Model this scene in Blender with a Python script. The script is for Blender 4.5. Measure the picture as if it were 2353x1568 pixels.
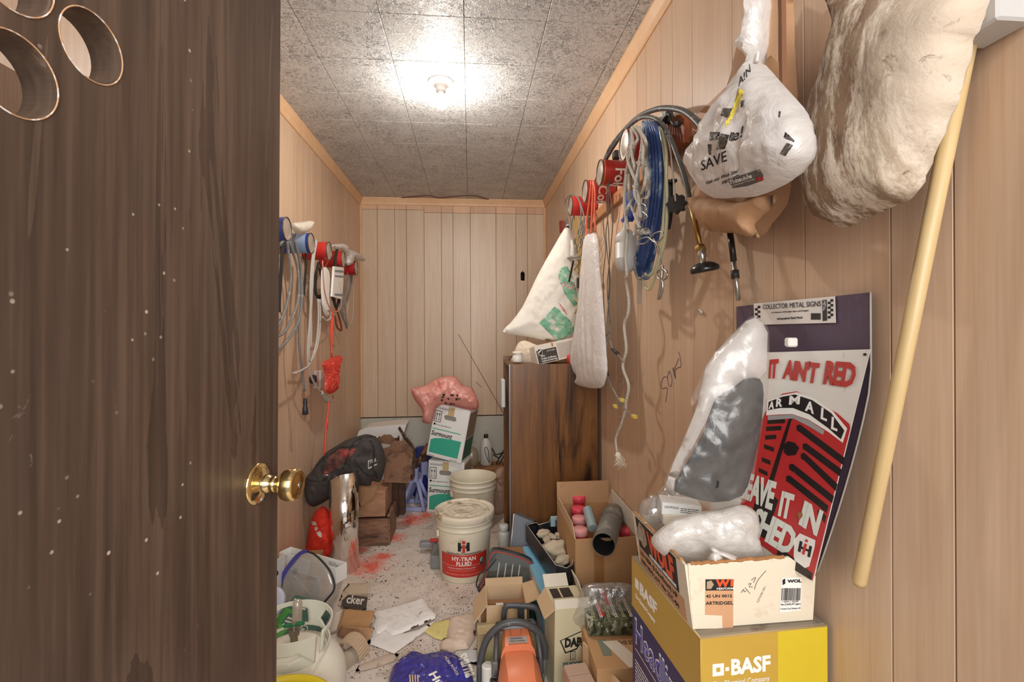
import bpy, math, random
import numpy as np
from math import sin, cos, pi, radians, sqrt, atan2
from mathutils import Vector as V, Matrix, noise as NZ
from mathutils.geometry import tessellate_polygon, delaunay_2d_cdt
random.seed(7)
for o in list(bpy.data.objects): bpy.data.objects.remove(o)
SC = bpy.context.scene
COL = SC.collection

# ------------------------------------------------------------------ camera, world, big lights, exposure
FPX, YAW, ROLL, SY = 1114.1, 0.0863, -0.0050, -23.2
CAMZ, CEIL, XL, XR, YB = 1.29, 2.44, -0.935, 0.672, 4.25
r0, u0 = V((cos(YAW), -sin(YAW), 0)), V((0, 0, 1))
CR = r0*cos(ROLL) + u0*sin(ROLL); CU = u0*cos(ROLL) - r0*sin(ROLL); CF = V((sin(YAW), cos(YAW), 0))
cam = bpy.data.objects.new('camera', bpy.data.cameras.new('camera')); COL.objects.link(cam)
cam.data.sensor_width = 36; cam.data.lens = FPX/2353*36; cam.data.shift_y = SY/2353; cam.data.clip_start = .02
B = -CF
cam.matrix_world = Matrix(((CR.x, CU.x, B.x, 0), (CR.y, CU.y, B.y, 0), (CR.z, CU.z, B.z, CAMZ), (0, 0, 0, 1)))
SC.camera = cam
def at(u, v, d=None, X=None, Y=None, Z=None):
    r = CR*((u-1176.5)/FPX) + CU*(-(v-784-SY)/FPX) + CF
    if d is not None: t = d
    elif X is not None: t = X/r.x
    elif Y is not None: t = Y/r.y
    else: t = (Z-CAMZ)/r.z
    return V((r.x*t, r.y*t, r.z*t + CAMZ))
w = bpy.data.worlds.new('world'); SC.world = w; w.use_nodes = True
w.node_tree.nodes['Background'].inputs[0].default_value = (.93, .95, 1, 1)
w.node_tree.nodes['Background'].inputs[1].default_value = .46
def area(name, loc, tgt, size, power, col=(1, 1, 1)):
    l = bpy.data.lights.new(name, 'AREA'); l.size = size; l.energy = power; l.color = col
    o = bpy.data.objects.new(name, l); COL.objects.link(o); o.location = loc
    o.rotation_euler = (V(tgt)-V(loc)).to_track_quat('-Z', 'Y').to_euler(); return o
area('hallway_light', (.2, -1.35, 1.75), (0, 1.7, .3), 1.5, 74, (1, .98, .95))
SC.view_settings.view_transform = 'Standard'; SC.view_settings.look = 'None'
SC.view_settings.gamma = 1; SC.view_settings.use_curve_mapping = False
SC.view_settings.exposure = 0.12
BULB = 800.0

# ------------------------------------------------------------------ materials
def lin(c):
    if isinstance(c, str):
        c = c.lstrip('#'); c = [int(c[i:i+2], 16)/255 for i in (0, 2, 4)]
    return tuple([(x/12.92 if x <= .04045 else ((x+.055)/1.055)**2.4) for x in c[:3]])+(1,)
class NT:
    def __init__(s, name):
        s.m = bpy.data.materials.new(name); s.m.use_nodes = True; s.t = s.m.node_tree
        s.p = s.t.nodes['Principled BSDF']; s.out = s.t.nodes['Material Output']; s.c = {}
    def n(s, k, **kw):
        n = s.t.nodes.new(k)
        for a, b in kw.items():
            if a[0] == '_': n.inputs[{'_s': 'Scale', '_d': 'Detail', '_dist': 'Distortion', '_r': 'Roughness', '_f': 'Factor', '_st': 'Strength', '_di': 'Distance'}.get(a, a[1:])].default_value = b
            else: setattr(n, a, b)
        return n
    def l(s, a, b): s.t.links.new(a, b)
    def co(s, kind='Object', scale=(1, 1, 1), rot=(0, 0, 0)):
        k = (kind, tuple(scale), tuple(rot))
        if k in s.c: return s.c[k]
        if kind == 'Position': o = s.n('ShaderNodeNewGeometry').outputs['Position']
        else: o = s.n('ShaderNodeTexCoord').outputs[kind]
        mp = s.n('ShaderNodeMapping'); mp.inputs['Scale'].default_value = scale; mp.inputs['Rotation'].default_value = rot
        s.l(o, mp.inputs[0]); s.c[k] = mp.outputs[0]; return mp.outputs[0]
    def noise(s, sc, co=None, det=4, dist=0, r=.55):
        n = s.n('ShaderNodeTexNoise', _s=sc, _d=det, _dist=dist, _r=r); s.l(co or s.co(), n.inputs['Vector']); return n.outputs['Fac']
    def ramp(s, fac, stops, interp='LINEAR'):
        n = s.n('ShaderNodeValToRGB'); e = n.color_ramp; e.interpolation = interp
        while len(e.elements) < len(stops): e.elements.new(.5)
        for el, (p, c) in zip(e.elements, stops): el.position = p; el.color = c if len(c) == 4 else lin(c)
        s.l(fac, n.inputs[0]); return n.outputs[0]
    def mix(s, f, a, b, mode='MIX'):
        n = s.n('ShaderNodeMix', data_type='RGBA', blend_type=mode)
        for i, x in ((0, f), (6, a), (7, b)):
            if isinstance(x, (int, float)): n.inputs[i].default_value = x
            elif isinstance(x, (tuple, str, list)): n.inputs[i].default_value = x if (isinstance(x, tuple) and len(x) == 4) else lin(x)
            else: s.l(x, n.inputs[i])
        return n.outputs[2]
    def math(s, op, a, b=0, c=None):
        n = s.n('ShaderNodeMath', operation=op)
        for i, x in enumerate((a, b) if c is None else (a, b, c)):
            if isinstance(x, (int, float)): n.inputs[i].default_value = x
            else: s.l(x, n.inputs[i])
        return n.outputs[0]
    def bump(s, h, st=.3, di=.01):
        n = s.n('ShaderNodeBump', _st=st, _di=di); s.l(h, n.inputs['Height']); s.l(n.outputs[0], s.p.inputs['Normal']); return n
    def base(s, c):
        if isinstance(c, (tuple, str)): s.p.inputs['Base Color'].default_value = lin(c) if isinstance(c, str) or len(c) == 3 else c
        else: s.l(c, s.p.inputs['Base Color'])
    def set(s, rough=.5, metal=0, spec=None, coat=0):
        s.p.inputs['Roughness'].default_value = rough; s.p.inputs['Metallic'].default_value = metal
        if spec is not None: s.p.inputs['Specular IOR Level'].default_value = spec
        if coat: s.p.inputs['Coat Weight'].default_value = coat; s.p.inputs['Coat Roughness'].default_value = .2
BL, WH = (0, 0, 0, 1), (1, 1, 1, 1)
def mat(name, col, rough=.5, metal=0, var=.08, vs=12, dirt=None, bump=0, bs=60, stretch=(1, 1, 1), coat=0, spec=None):
    t = NT(name); c = lin(col); t.set(rough, metal, spec, coat)
    a = tuple(max(0, x*(1-var)) for x in c[:3])+(1,); b = tuple(min(1, x*(1+var)) for x in c[:3])+(1,)
    res = t.mix(t.noise(vs, t.co(scale=stretch)), a, b) if var else None
    if dirt:
        dc, lo, ds = dirt
        m = t.ramp(t.noise(ds, det=7, r=.65), [(lo, BL), (min(1, lo+.14), WH)])
        res = t.mix(m, res if res is not None else c, lin(dc))
    t.base(res if res is not None else c)
    if bump: t.bump(t.noise(bs, t.co(scale=stretch), det=5), bump, .004)
    return t.m
def wood(name, c1, c2, sc=6, st=(1, 1, .06), rough=.5, ring=1.0, dark=None, kind='Object', fine=.35, bump=.05, rv=.1, coat=0):
    t = NT(name); t.set(rough, coat=coat); co = t.co(kind, st)
    n1 = t.noise(sc, co, det=5, dist=1.2*ring); n2 = t.noise(sc*14, t.co(kind, (st[0], st[1], st[2]*.6)), det=3)
    f = t.math('ADD', t.math('MULTIPLY', n1, 1-fine), t.math('MULTIPLY', n2, fine))
    f = t.math('FRACT', t.math('MULTIPLY', f, 1+2*ring)) if ring > 1 else f
    st_ = [(.3, c1), (.62, c2)] if ring <= 1 else [(.0, c1), (.45, c2), (.8, c1), (1, c1)]
    res = t.ramp(f, st_)
    if dark: res = t.mix(t.ramp(t.noise(sc*1.3, co, det=6, dist=2), [(.52, BL), (.66, WH)]), res, lin(dark))
    if rv:
        oi = t.n('ShaderNodeObjectInfo'); v = t.math('MULTIPLY_ADD', oi.outputs['Random'], rv, 1-rv/2)
        cc = t.n('ShaderNodeCombineColor'); [t.l(v, cc.inputs[i]) for i in range(3)]
        res = t.mix(1.0, res, cc.outputs[0], 'MULTIPLY')
    t.base(res); t.bump(n2, bump, .002); return t.m
def film(name, col, op=.5, rough=.25, gl=.16, tr=.5, bump=.3, bs=25):
    t = NT(name); m = t.t; c = lin(col)
    tp = t.n('ShaderNodeBsdfTransparent'); df = t.n('ShaderNodeBsdfDiffuse'); tl = t.n('ShaderNodeBsdfTranslucent'); g = t.n('ShaderNodeBsdfGlossy', _r=rough)
    df.inputs[0].default_value = c; tl.inputs[0].default_value = c
    nz = t.noise(bs, det=5, dist=.8, r=.6); b = t.n('ShaderNodeBump', _st=bump, _di=.01); t.l(nz, b.inputs['Height'])
    for x in (df, tl, g): t.l(b.outputs[0], x.inputs['Normal'])
    def mx(f, a, bb):
        n = t.n('ShaderNodeMixShader')
        if isinstance(f, float): n.inputs[0].default_value = f
        else: t.l(f, n.inputs[0])
        t.l(a, n.inputs[1]); t.l(bb, n.inputs[2]); return n.outputs[0]
    a = mx(tr, df.outputs[0], tl.outputs[0]); a = mx(t.math('MULTIPLY_ADD', nz, .35, op-.17) if op < 1 else 1.0, tp.outputs[0], a)
    a = mx(gl, a, g.outputs[0]); t.l(a, t.out.inputs[0]); return t.m

# ------------------------------------------------------------------ mesh helpers
def cr(pts, n=6, closed=False):
    pts = [V(p) for p in pts]
    if len(pts) < 3 and not closed: return pts
    P = ([pts[-1]]+pts+pts[:2]) if closed else [pts[0]*2-pts[1]]+pts+[pts[-1]*2-pts[-2]]
    out = []
    for i in range(1, len(P)-2):
        a, b, c, d = P[i-1:i+3]
        for k in range(n):
            t = k/n; out.append(.5*((2*b)+(c-a)*t+(2*a-5*b+4*c-d)*t*t+(3*b-a-3*c+d)*t**3))
    if not closed: out.append(P[-2])
    return out
def mtx(o, x, y, z=None):
    x = V(x).normalized(); z = x.cross(V(y)).normalized() if z is None else V(z).normalized(); y = z.cross(x)
    return Matrix(((x.x, y.x, z.x, o[0]), (x.y, y.y, z.y, o[1]), (x.z, y.z, z.z, o[2]), (0, 0, 0, 1)))
T = Matrix.Translation
def R(a, ax): return Matrix.Rotation(radians(a), 4, ax)
class MB:
    def __init__(s): s.v = []; s.f = []; s.sm = []
    def add(s, vs, fs, M=None, smooth=False):
        k = len(s.v); s.v += [(M @ V(p)) if M is not None else V(p) for p in vs]
        s.f += [tuple(i+k for i in f) for f in fs]; s.sm += [smooth]*len(fs); return s
    def box(s, c, d, M=None, b=0.0, taper=1.0):
        x, y, z = d[0]/2, d[1]/2, d[2]/2; C = V(c)
        if b <= 0:
            vs = [C+V((sx*x*(taper if sz > 0 else 1), sy*y*(taper if sz > 0 else 1), sz*z)) for sz in (-1, 1) for sy in (-1, 1) for sx in (-1, 1)]
            return s.add(vs, [(0, 2, 3, 1), (4, 5, 7, 6), (0, 1, 5, 4), (2, 6, 7, 3), (0, 4, 6, 2), (1, 3, 7, 5)], M)
        vs = []; idx = {}
        for sx in (-1, 1):
            for sy in (-1, 1):
                for sz in (-1, 1):
                    for a in range(3):
                        p = [sx*(x-b), sy*(y-b), sz*(z-b)]; p[a] += (sx, sy, sz)[a]*b
                        idx[sx, sy, sz, a] = len(vs); vs.append(C+V(p))
        fs = []
        for a in range(3):
            o1, o2 = [(1, 2), (2, 0), (0, 1)][a]
            for sg in (-1, 1):
                q = []
                for s1, s2 in ((-1, -1), (1, -1), (1, 1), (-1, 1)):
                    k = [0, 0, 0]; k[a] = sg; k[o1] = s1; k[o2] = s2; q.append(idx[k[0], k[1], k[2], a])
                fs.append(tuple(q if sg > 0 else q[::-1]))
            for s1 in (-1, 1):
                for s2 in (-1, 1):
                    def K(aa, e):
                        k = [0, 0, 0]; k[a] = e; k[o1] = s1; k[o2] = s2; return idx[k[0], k[1], k[2], aa]
                    q = (K(o1, -1), K(o1, 1), K(o2, 1), K(o2, -1)); fs.append(q if s1*s2 < 0 else q[::-1])
        for sx in (-1, 1):
            for sy in (-1, 1):
                for sz in (-1, 1):
                    q = tuple(idx[sx, sy, sz, a] for a in range(3)); fs.append(q if sx*sy*sz > 0 else q[::-1])
        return s.add(vs, fs, M)
    def lathe(s, prof, M=None, n=32, smooth=True, a0=0, a1=2*pi, cap=False):
        full = abs(a1-a0-2*pi) < 1e-6; m = n if full else n+1; vs = []
        for r, z in prof:
            for k in range(m):
                a = a0+(a1-a0)*k/n; vs.append((r*cos(a), r*sin(a), z))
        fs = []
        for i in range(len(prof)-1):
            for k in range(n):
                k2 = (k+1) % m; fs.append((i*m+k, i*m+k2, (i+1)*m+k2, (i+1)*m+k))
        s.add(vs, fs, M, smooth)
        if cap:
            k = len(s.v)-len(vs); s.f += [tuple(k+j for j in range(m))[::-1], tuple(k+(len(prof)-1)*m+j for j in range(m))]; s.sm += [False, False]
        return s
    def cyl(s, r, z0, z1, M=None, n=24, r2=None, bev=0):
        r2 = r if r2 is None else r2
        if bev: return s.lathe([(r-bev, z0), (r, z0+bev), (r2, z1-bev), (r2-bev, z1)], M, n, True, cap=True)
        return s.lathe([(r, z0), (r2, z1)], M, n, True, cap=True)
    def tube(s, pts, r, n=8, M=None, smooth=6, closed=False, flat=1.0, up=None):
        P = cr(pts, smooth, closed) if smooth else [V(p) for p in pts]
        m = len(P); rr = (lambda i: r) if not callable(r) else (lambda i: r(i/(m-1)))
        if not closed: tg = [(P[min(i+1, m-1)]-P[max(i-1, 0)]).normalized() for i in range(m)]
        else: tg = [(P[(i+1) % m]-P[i-1]).normalized() for i in range(m)]
        a = V(up) if up else (V((0, 0, 1)) if abs(tg[0].z) < .9 else V((1, 0, 0)))
        vs = []
        for i in range(m):
            a = (a-tg[i]*a.dot(tg[i])); a = a.normalized() if a.length > 1e-6 else tg[i].orthogonal().normalized(); b = tg[i].cross(a)
            for k in range(n):
                t = 2*pi*k/n; vs.append(P[i]+(a*cos(t)*flat+b*sin(t))*rr(i))
        fs = [(i*n+k, i*n+(k+1) % n, ((i+1) % m)*n+(k+1) % n, ((i+1) % m)*n+k) for i in range(m if closed else m-1) for k in range(n)]
        if not closed: fs += [tuple(range(n))[::-1], tuple((m-1)*n+k for k in range(n))]
        return s.add(vs, fs, M, True)
    def plate(s, outer, holes=(), t=.01, M=None, z0=0):
        loops = [list(outer)]+[list(h) for h in holes]; flat = [p for l in loops for p in l]; N = len(flat)
        tr = tessellate_polygon([[V((p[0], p[1], 0)) for p in l] for l in loops])
        vs = [(p[0], p[1], z0+t) for p in flat]+[(p[0], p[1], z0) for p in flat]; fs = []
        for q in tr:
            a, b, c = (V(flat[i]+(0,) if len(flat[i]) == 2 else flat[i]) for i in q)
            if (b-a).cross(c-a).z < 0: q = q[::-1]
            fs.append(tuple(q)); fs.append(tuple(i+N for i in q[::-1]))
        k = 0
        for li, l in enumerate(loops):
            n = len(l); ar = sum(l[i][0]*l[(i+1) % n][1]-l[(i+1) % n][0]*l[i][1] for i in range(n)); ccw = (ar > 0) == (li == 0)
            for i in range(n):
                j = (i+1) % n; q = (k+i, k+i+N, k+j+N, k+j); fs.append(q if ccw else q[::-1])
            k += n
        return s.add(vs, fs, M)
    def sphere(s, c, r, M=None, n=16, m=10, sc=(1, 1, 1), nz=0, seed=0, fr=3):
        vs = [V((0, 0, -1))]
        for i in range(1, m):
            a = -pi/2+pi*i/m
            for k in range(n): t = 2*pi*k/n; vs.append(V((cos(a)*cos(t), cos(a)*sin(t), sin(a))))
        vs.append(V((0, 0, 1))); L = len(vs)-1
        if nz: vs = [p*(1+nz*NZ.noise(p*fr+V((seed, seed*1.3, 0)))) for p in vs]
        vs = [V(c)+V((p.x*sc[0], p.y*sc[1], p.z*sc[2]))*r for p in vs]
        fs = [(0, 1+(k+1) % n, 1+k) for k in range(n)]+[(L, L-n+k, L-n+(k+1) % n) for k in range(n)]
        for i in range(m-2):
            for k in range(n): fs.append((1+i*n+k, 1+i*n+(k+1) % n, 1+(i+1)*n+(k+1) % n, 1+(i+1)*n+k))
        return s.add(vs, fs, M, True)
    def text(s, body, size, M, sx=1.0, bold=0.0, shear=0, align='LEFT', t=.0004, sp=1.0):
        c = bpy.data.curves.new('t', 'FONT'); c.body = body; c.size = size; c.offset = bold*size; c.shear = shear; c.align_x = align
        c.extrude = t/2; c.resolution_u = 2; c.space_character = sp
        o = bpy.data.objects.new('t', c); COL.objects.link(o); dg = bpy.context.evaluated_depsgraph_get()
        me = bpy.data.meshes.new_from_object(o.evaluated_get(dg)); bpy.data.objects.remove(o)
        s.add([V((v.co.x*sx, v.co.y, v.co.z+t/2)) for v in me.vertices], [tuple(p.vertices) for p in me.polygons], M)
        bpy.data.meshes.remove(me); return s
    def obj(s, name, m, parent=None, world=False, kind=None, label=None):
        vs = s.v
        if parent is not None and world: Mi = parent.matrix_basis.inverted(); vs = [Mi @ p for p in vs]
        loc = V((0, 0, 0))
        if parent is None:
            a = np.array([tuple(p) for p in vs]); loc = V(((a[:, 0].min()+a[:, 0].max())/2, (a[:, 1].min()+a[:, 1].max())/2, a[:, 2].min())); vs = [p-loc for p in vs]
        me = bpy.data.meshes.new(name); me.from_pydata([tuple(p) for p in vs], [], s.f); me.update()
        me.polygons.foreach_set('use_smooth', s.sm)
        if any(s.sm) and not all(s.sm) or getattr(s, 'auto', False):
            me.set_sharp_from_angle(angle=radians(40 if not hasattr(s, 'info') else 62))
        if m: me.materials.append(m)
        o = bpy.data.objects.new(name, me); COL.objects.link(o); o.location = loc
        if parent is not None: o.parent = parent
        if kind: o['kind'] = kind
        if label: o['label'] = label
        return o
def tag(o, label, cat, group=None):
    o['label'] = label; o['category'] = cat
    if group: o['group'] = group
    return o
def thing(name, label, cat, loc=(0, 0, 0), rz=0, group=None, M=None):
    o = bpy.data.objects.new(name, None); COL.objects.link(o); o.empty_display_size = .05
    o.matrix_basis = M if M is not None else T(V(loc)) @ R(rz, 'Z')
    return tag(o, label, cat, group)
def st(o): o['kind'] = 'structure'; return o
def interp(a, b, t): return a+(b-a)*t
WSM = 1.5
def cushion(pts, n, Tf, Tb=None, res=.012, Rr=None, wr=.006, ws=12, sm=4, seed=0, fn=None, cre=.6, sag=0):
    """closed puffed body over a 3-D outline; n = outward direction of its front"""
    P = [V(p) for p in pts]; P = cr(P, sm, True) if sm else P
    c = sum(P, V())/len(P); n = V(n).normalized(); x = V((0, 0, 1)).cross(n)
    x = x.normalized() if x.length > 1e-3 else V((1, 0, 0)); y = n.cross(x)
    q = [(p-c).dot(x) for p in P], [(p-c).dot(y) for p in P], [(p-c).dot(n) for p in P]
    B2 = np.array([q[0], q[1]]).T; Bz = np.array(q[2])
    b = []; bz = []
    for i in range(len(B2)):
        j = (i+1) % len(B2); L = np.linalg.norm(B2[j]-B2[i]); k = max(1, int(L/res))
        for t in range(k): b.append(B2[i]+(B2[j]-B2[i])*t/k); bz.append(Bz[i]+(Bz[j]-Bz[i])*t/k)
    b = np.array(b); bz = np.array(bz); nb = len(b)
    A = np.c_[b, np.ones(nb)]; pl = np.linalg.lstsq(A, bz, rcond=None)[0]
    rng = random.Random(seed+1); g = []
    x0, y0 = b.min(0); x1, y1 = b.max(0)
    yy = y0
    while yy < y1:
        xx = x0
        while xx < x1: g.append((xx+rng.uniform(-.3, .3)*res, yy+rng.uniform(-.3, .3)*res)); xx += res
        yy += res
    g = np.array(g)
    def dist(p):
        d = np.full(len(p), 1e9); ins = np.zeros(len(p), bool)
        for i in range(nb):
            a, e = b[i], b[(i+1) % nb]; ab = e-a; L2 = (ab**2).sum()+1e-12
            t = np.clip(((p-a)@ab)/L2, 0, 1); d = np.minimum(d, np.hypot(*(p-(a+t[:, None]*ab)).T))
            cnd = (a[1] > p[:, 1]) != (e[1] > p[:, 1])
            with np.errstate(divide='ignore', invalid='ignore'): xi = (e[0]-a[0])*(p[:, 1]-a[1])/(e[1]-a[1])+a[0]
            ins ^= cnd & (p[:, 0] < xi)
        return d, ins
    d, ins = dist(g); k = ins & (d > res*.6); g, d = g[k], d[k]
    allp = np.vstack([b, g]); dd = np.r_[np.zeros(nb), d]
    r = delaunay_2d_cdt([V(p) for p in allp], [], [list(range(nb))], 1, 1e-7, True)
    vo = r[0]; src = r[3]; Rr = Rr or max(d.max()*1.0, 1e-3) if len(d) else .01
    Tb = Tf*.5 if Tb is None else Tb; M = mtx(c, x, y, n); fr = []; bk = []; isb = []
    for i, p in enumerate(vo):
        s = src[i][0] if src[i] else 0; D = dd[s]; onb = s < nb
        t = min(1, D/Rr); h = sqrt(max(0, 1-(1-t)**2)); z = bz[s] if onb else p.x*pl[0]+p.y*pl[1]+pl[2]
        e = min(1, D/(res*4)); P3 = V((p.x*ws*WSM, p.y*ws*WSM, seed*3.7))
        wv = 0
        if wr:
            w1 = 1-2*abs(NZ.noise(P3+V((NZ.noise(P3*.7), NZ.noise(P3*.7+V((5, 5, 5))), 0))*1.2)); w2 = 1-2*abs(NZ.noise(P3*2.3+V((9, 1, 4)))); vd = NZ.voronoi(P3*1.15+V((w1*.25, w2*.25, 0)))[0]; vd2 = NZ.voronoi(P3*2.6+V((3, 7, 1)))[0]; wv = wr*(.55*w1*cre+.3*w2+.9*(min(vd[1]-vd[0], .8)-.3)+.4*(min(vd2[1]-vd2[0], .8)-.3)+.35*NZ.noise(P3*.4))
        if fn: wv += fn(p.x, p.y, t)
        fr.append((p.x, p.y, z+(Tf*h+wv*e))); bk.append((p.x, p.y, z-(Tb*h-wv*e*.2))); isb.append(onb)
    mb = MB(); N = len(vo); bi = [i if isb[i] else i+N for i in range(N)]
    fs = [tuple(f) for f in r[2]]; ctr = np.array([[sum(vo[i].x for i in f)/3, sum(vo[i].y for i in f)/3] for f in fs]); ok = dist(ctr)[1]; fs = [f for f, k_ in zip(fs, ok) if k_]; a, bb, cc = fs[0][:3]
    if (vo[bb]-vo[a]).cross(vo[cc]-vo[a]) < 0: fs = [f[::-1] for f in fs]
    mb.add(fr+bk, fs+[tuple(bi[i] for i in f[::-1]) for f in fs if not all(isb[i] for i in f)], M, True)
    used = sorted({i for f in mb.f for i in f}); mp = {o: i for i, o in enumerate(used)}
    mb.v = [mb.v[i] for i in used]; mb.f = [tuple(mp[i] for i in f) for f in mb.f]; mb.info = (c, x, y, n); mb.auto = True
    return mb
def sheet(cor, nx=14, ny=14, t=.0006, wr=.004, ws=14, seed=0, fn=None, jag=0):
    """thin limp sheet (paper, rag) over four world corners: a b c d counter-clockwise seen from its front"""
    a, b, c, d = [V(p) for p in cor]; n = (b-a).cross(d-a).normalized(); vs = []
    for j in range(ny+1):
        for i in range(nx+1):
            u, v = i/nx, j/ny; p = (a*(1-u)+b*u)*(1-v)+(d*(1-u)+c*u)*v
            if jag and (i in (0, nx) or j in (0, ny)): p += (b-a).normalized()*random.uniform(-jag, jag)+(d-a).normalized()*random.uniform(-jag, jag)
            h = wr*(NZ.noise(V((u*4, v*4, seed)))+.6*(1-2*abs(NZ.noise(p*ws+V((seed, 0, 0))))))
            if fn: h += fn(u, v)
            vs.append(p+n*h)
    N = len(vs); vs += [p-n*t for p in vs]; W = nx+1
    fs = [(j*W+i, j*W+i+1, (j+1)*W+i+1, (j+1)*W+i) for j in range(ny) for i in range(nx)]
    fs += [tuple(k+N for k in f[::-1]) for f in fs]
    ring = [i for i in range(nx)]+[j*W+nx for j in range(ny)]+[ny*W+nx-i for i in range(nx)]+[(ny-j)*W for j in range(ny)]
    fs += [(ring[k], ring[k]+N, ring[(k+1) % len(ring)]+N, ring[(k+1) % len(ring)]) for k in range(len(ring))]
    return MB().add(vs, fs, None, True)
def dup(root, M=None, label=None, group=None):
    r = root.copy(); COL.objects.link(r)
    if M is not None: r.matrix_basis = M
    if label: r['label'] = label
    if group: r['group'] = group
    for ch in list(root.children):
        c = ch.copy(); COL.objects.link(c); c.parent = r
        for g in ch.children: d = g.copy(); COL.objects.link(d); d.parent = c
    return r
def circ(cx, cy, r, n=32, ry=None): return [(cx+r*cos(2*pi*k/n), cy+(ry or r)*sin(2*pi*k/n)) for k in range(n)]

# ================================================================== THE ROOM
PANEL = wood('wall_panelling', '#c8a688', '#dabda2', 9, (1, 1, .05), .42, fine=.5, rv=.12, bump=.04)
PANELB = wood('back_panelling', '#c9ae92', '#dac3aa', 9, (1, 1, .05), .36, fine=.5, rv=.10, bump=.04)
PATCH = wood('patch_strips', '#d3a98a', '#e2bc9c', 9, (1, 1, .05), .5, rv=.25)
GROOVE = mat('groove_dark_brown', '#4a3426', .8)  # dark brown backing seen in the gaps between boards and tiles
TRIMW = wood('pine_trim', '#d9ab80', '#e8c29a', 5, (.3, .3, .3), .45, rv=.05)
def ceiling_mat():
    t = NT('embossed_ceiling_tile'); t.set(.38); co = t.co('Position')
    a = t.n('ShaderNodeTexNoise', _s=34, _d=3, _dist=1.6, _r=.6); t.l(co, a.inputs['Vector'])
    v = t.math('ABSOLUTE', t.math('SUBTRACT', a.outputs['Fac'], .5))
    big = t.noise(7, co, 3); v2 = t.math('ADD', v, t.math('MULTIPLY', t.math('SUBTRACT', big, .5), .10))
    h = t.ramp(v2, [(.008, WH), (.045, BL)])
    b = t.n('ShaderNodeTexNoise', _s=75, _d=2, _dist=1.0); t.l(co, b.inputs['Vector'])
    h2 = t.ramp(b.outputs['Fac'], [(.55, BL), (.62, WH)])
    t.bump(t.math('ADD', h, t.math('MULTIPLY', h2, .5)), .55, .0035)
    t.base(t.mix(h, '#d2d3d3', '#8f9194')); return t.m
CEILM = ceiling_mat()
def floor_mat():
    t = NT('stained_concrete_floor'); t.set(.8); co = t.co('Position')
    c = t.ramp(t.noise(3.5, co, 8, .4, .65), [(.3, '#c9b9ac'), (.5, '#dccfc4'), (.7, '#e8dfd7')])
    c = t.mix(t.ramp(t.noise(9, co, 8, .8, .7), [(.55, BL), (.72, WH)]), c, '#9b8a7e')
    c = t.mix(t.math('MULTIPLY', t.ramp(t.noise(1.7, co, 6, .6), [(.5, BL), (.62, WH)]), .5), c, '#e2dad2')
    # orange marking-paint overspray around the things that were painted there
    nz = t.noise(16, co, 6, .5, .7); m = None
    for (x, y, r) in [tuple(at(u, v, Z=0)[:2])+(r_,) for u, v, r_ in ((945, 1195, .17), (850, 1300, .17), (905, 1235, .12), (880, 1280, .10), (975, 1185, .10), (820, 1265, .10))]:
        d = t.n('ShaderNodeVectorMath', operation='DISTANCE'); t.l(co, d.inputs[0]); d.inputs[1].default_value = (x, y, 0)
        k = t.math('SUBTRACT', 1, t.math('DIVIDE', d.outputs['Value'], r)); m = k if m is None else t.math('MAXIMUM', m, k)
    f = t.ramp(t.math('ADD', t.math('MULTIPLY', m, .55), nz), [(.60, BL), (.98, WH)])
    c = t.mix(t.math('MULTIPLY', f, .9), c, '#f0644c')
    c = t.mix(t.ramp(t.noise(60, co, 5, 1, .7), [(.66, BL), (.70, WH)]), c, '#6a5648')
    t.base(c); t.bump(t.noise(30, co, 8), .35, .006); return t.m
FLOORM = floor_mat()
CONC = mat('painted_concrete_wall', '#c3c4bb', .8, var=.1, vs=5, dirt=('#93917f', .56, 4), bump=.3, bs=30)
st(MB().box((( XL+XR)/2, 1.9, -.03), (XR-XL+.1, 5.2, .06)).obj('floor', FLOORM))
ceil = st(MB().box(((XL+XR)/2, 1.9, CEIL+.04), (XR-XL+.1, 5.2, .05)).obj('ceiling', GROOVE))
tx0, ty0, S = -.0161, 1.783-.0, .305
for j in range(-6, 9):
    for i in range(-4, 3):
        x0, x1 = max(tx0+i*S, XL), min(tx0+(i+1)*S, XR); y0, y1 = ty0+(j-1)*S, min(ty0+j*S, YB)
        if x1-x0 < .02 or y1-y0 < .02: continue
        o = MB().box(((x0+x1)/2, (y0+y1)/2, CEIL+.0075), (x1-x0-.0016, y1-y0-.0016, .015), b=.0016).obj('ceiling_tile', CEILM, ceil, world=True)
# walls: a dark backing with one plank per board of the grooved panelling
wr_ = st(MB().box((XR+.035, 1.9, CEIL/2), (.06, 5.2, CEIL)).obj('wall_right', GROOVE))
wl_ = st(MB().box((XL-.035, 1.9, CEIL/2), (.06, 5.2, CEIL)).obj('wall_left', GROOVE))
wb_ = st(MB().box(((XL+XR)/2, YB+.05, CEIL/2), (XR-XL+.12, .06, CEIL)).obj('wall_back', GROOVE))
def ys(us, X, v=300): return sorted([at(u, v, X=X).y for u in us])
yr = ys([1414.5, 1429, 1464, 1484.7, 1519, 1545.4, 1591.3, 1683, 1775, 1848, 2045, 2190], XR)
yr = [.02, .21]+yr
y = yr[-1]
for dw in (.15, .10, .2, .13, .16, .11, .2, .14, .1, .2, .15, .12):
    y += dw
    if y < YB-.05: yr.append(y)
yr = [-.7, -.5, -.33, -.12]+yr+[YB-.002]
yl = ys([657.6, 681, 703, 718, 738, 761, 795], XL, 800); y = yl[0]; pre = []
for dw in (.1, .2, .15, .11, .2, .13, .16, .2, .12, .15, .2, .1, .17, .2, .15):
    y -= dw; pre.append(y)
yl = [p for p in pre[::-1] if p > -.7]+yl+[YB-.002]
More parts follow.
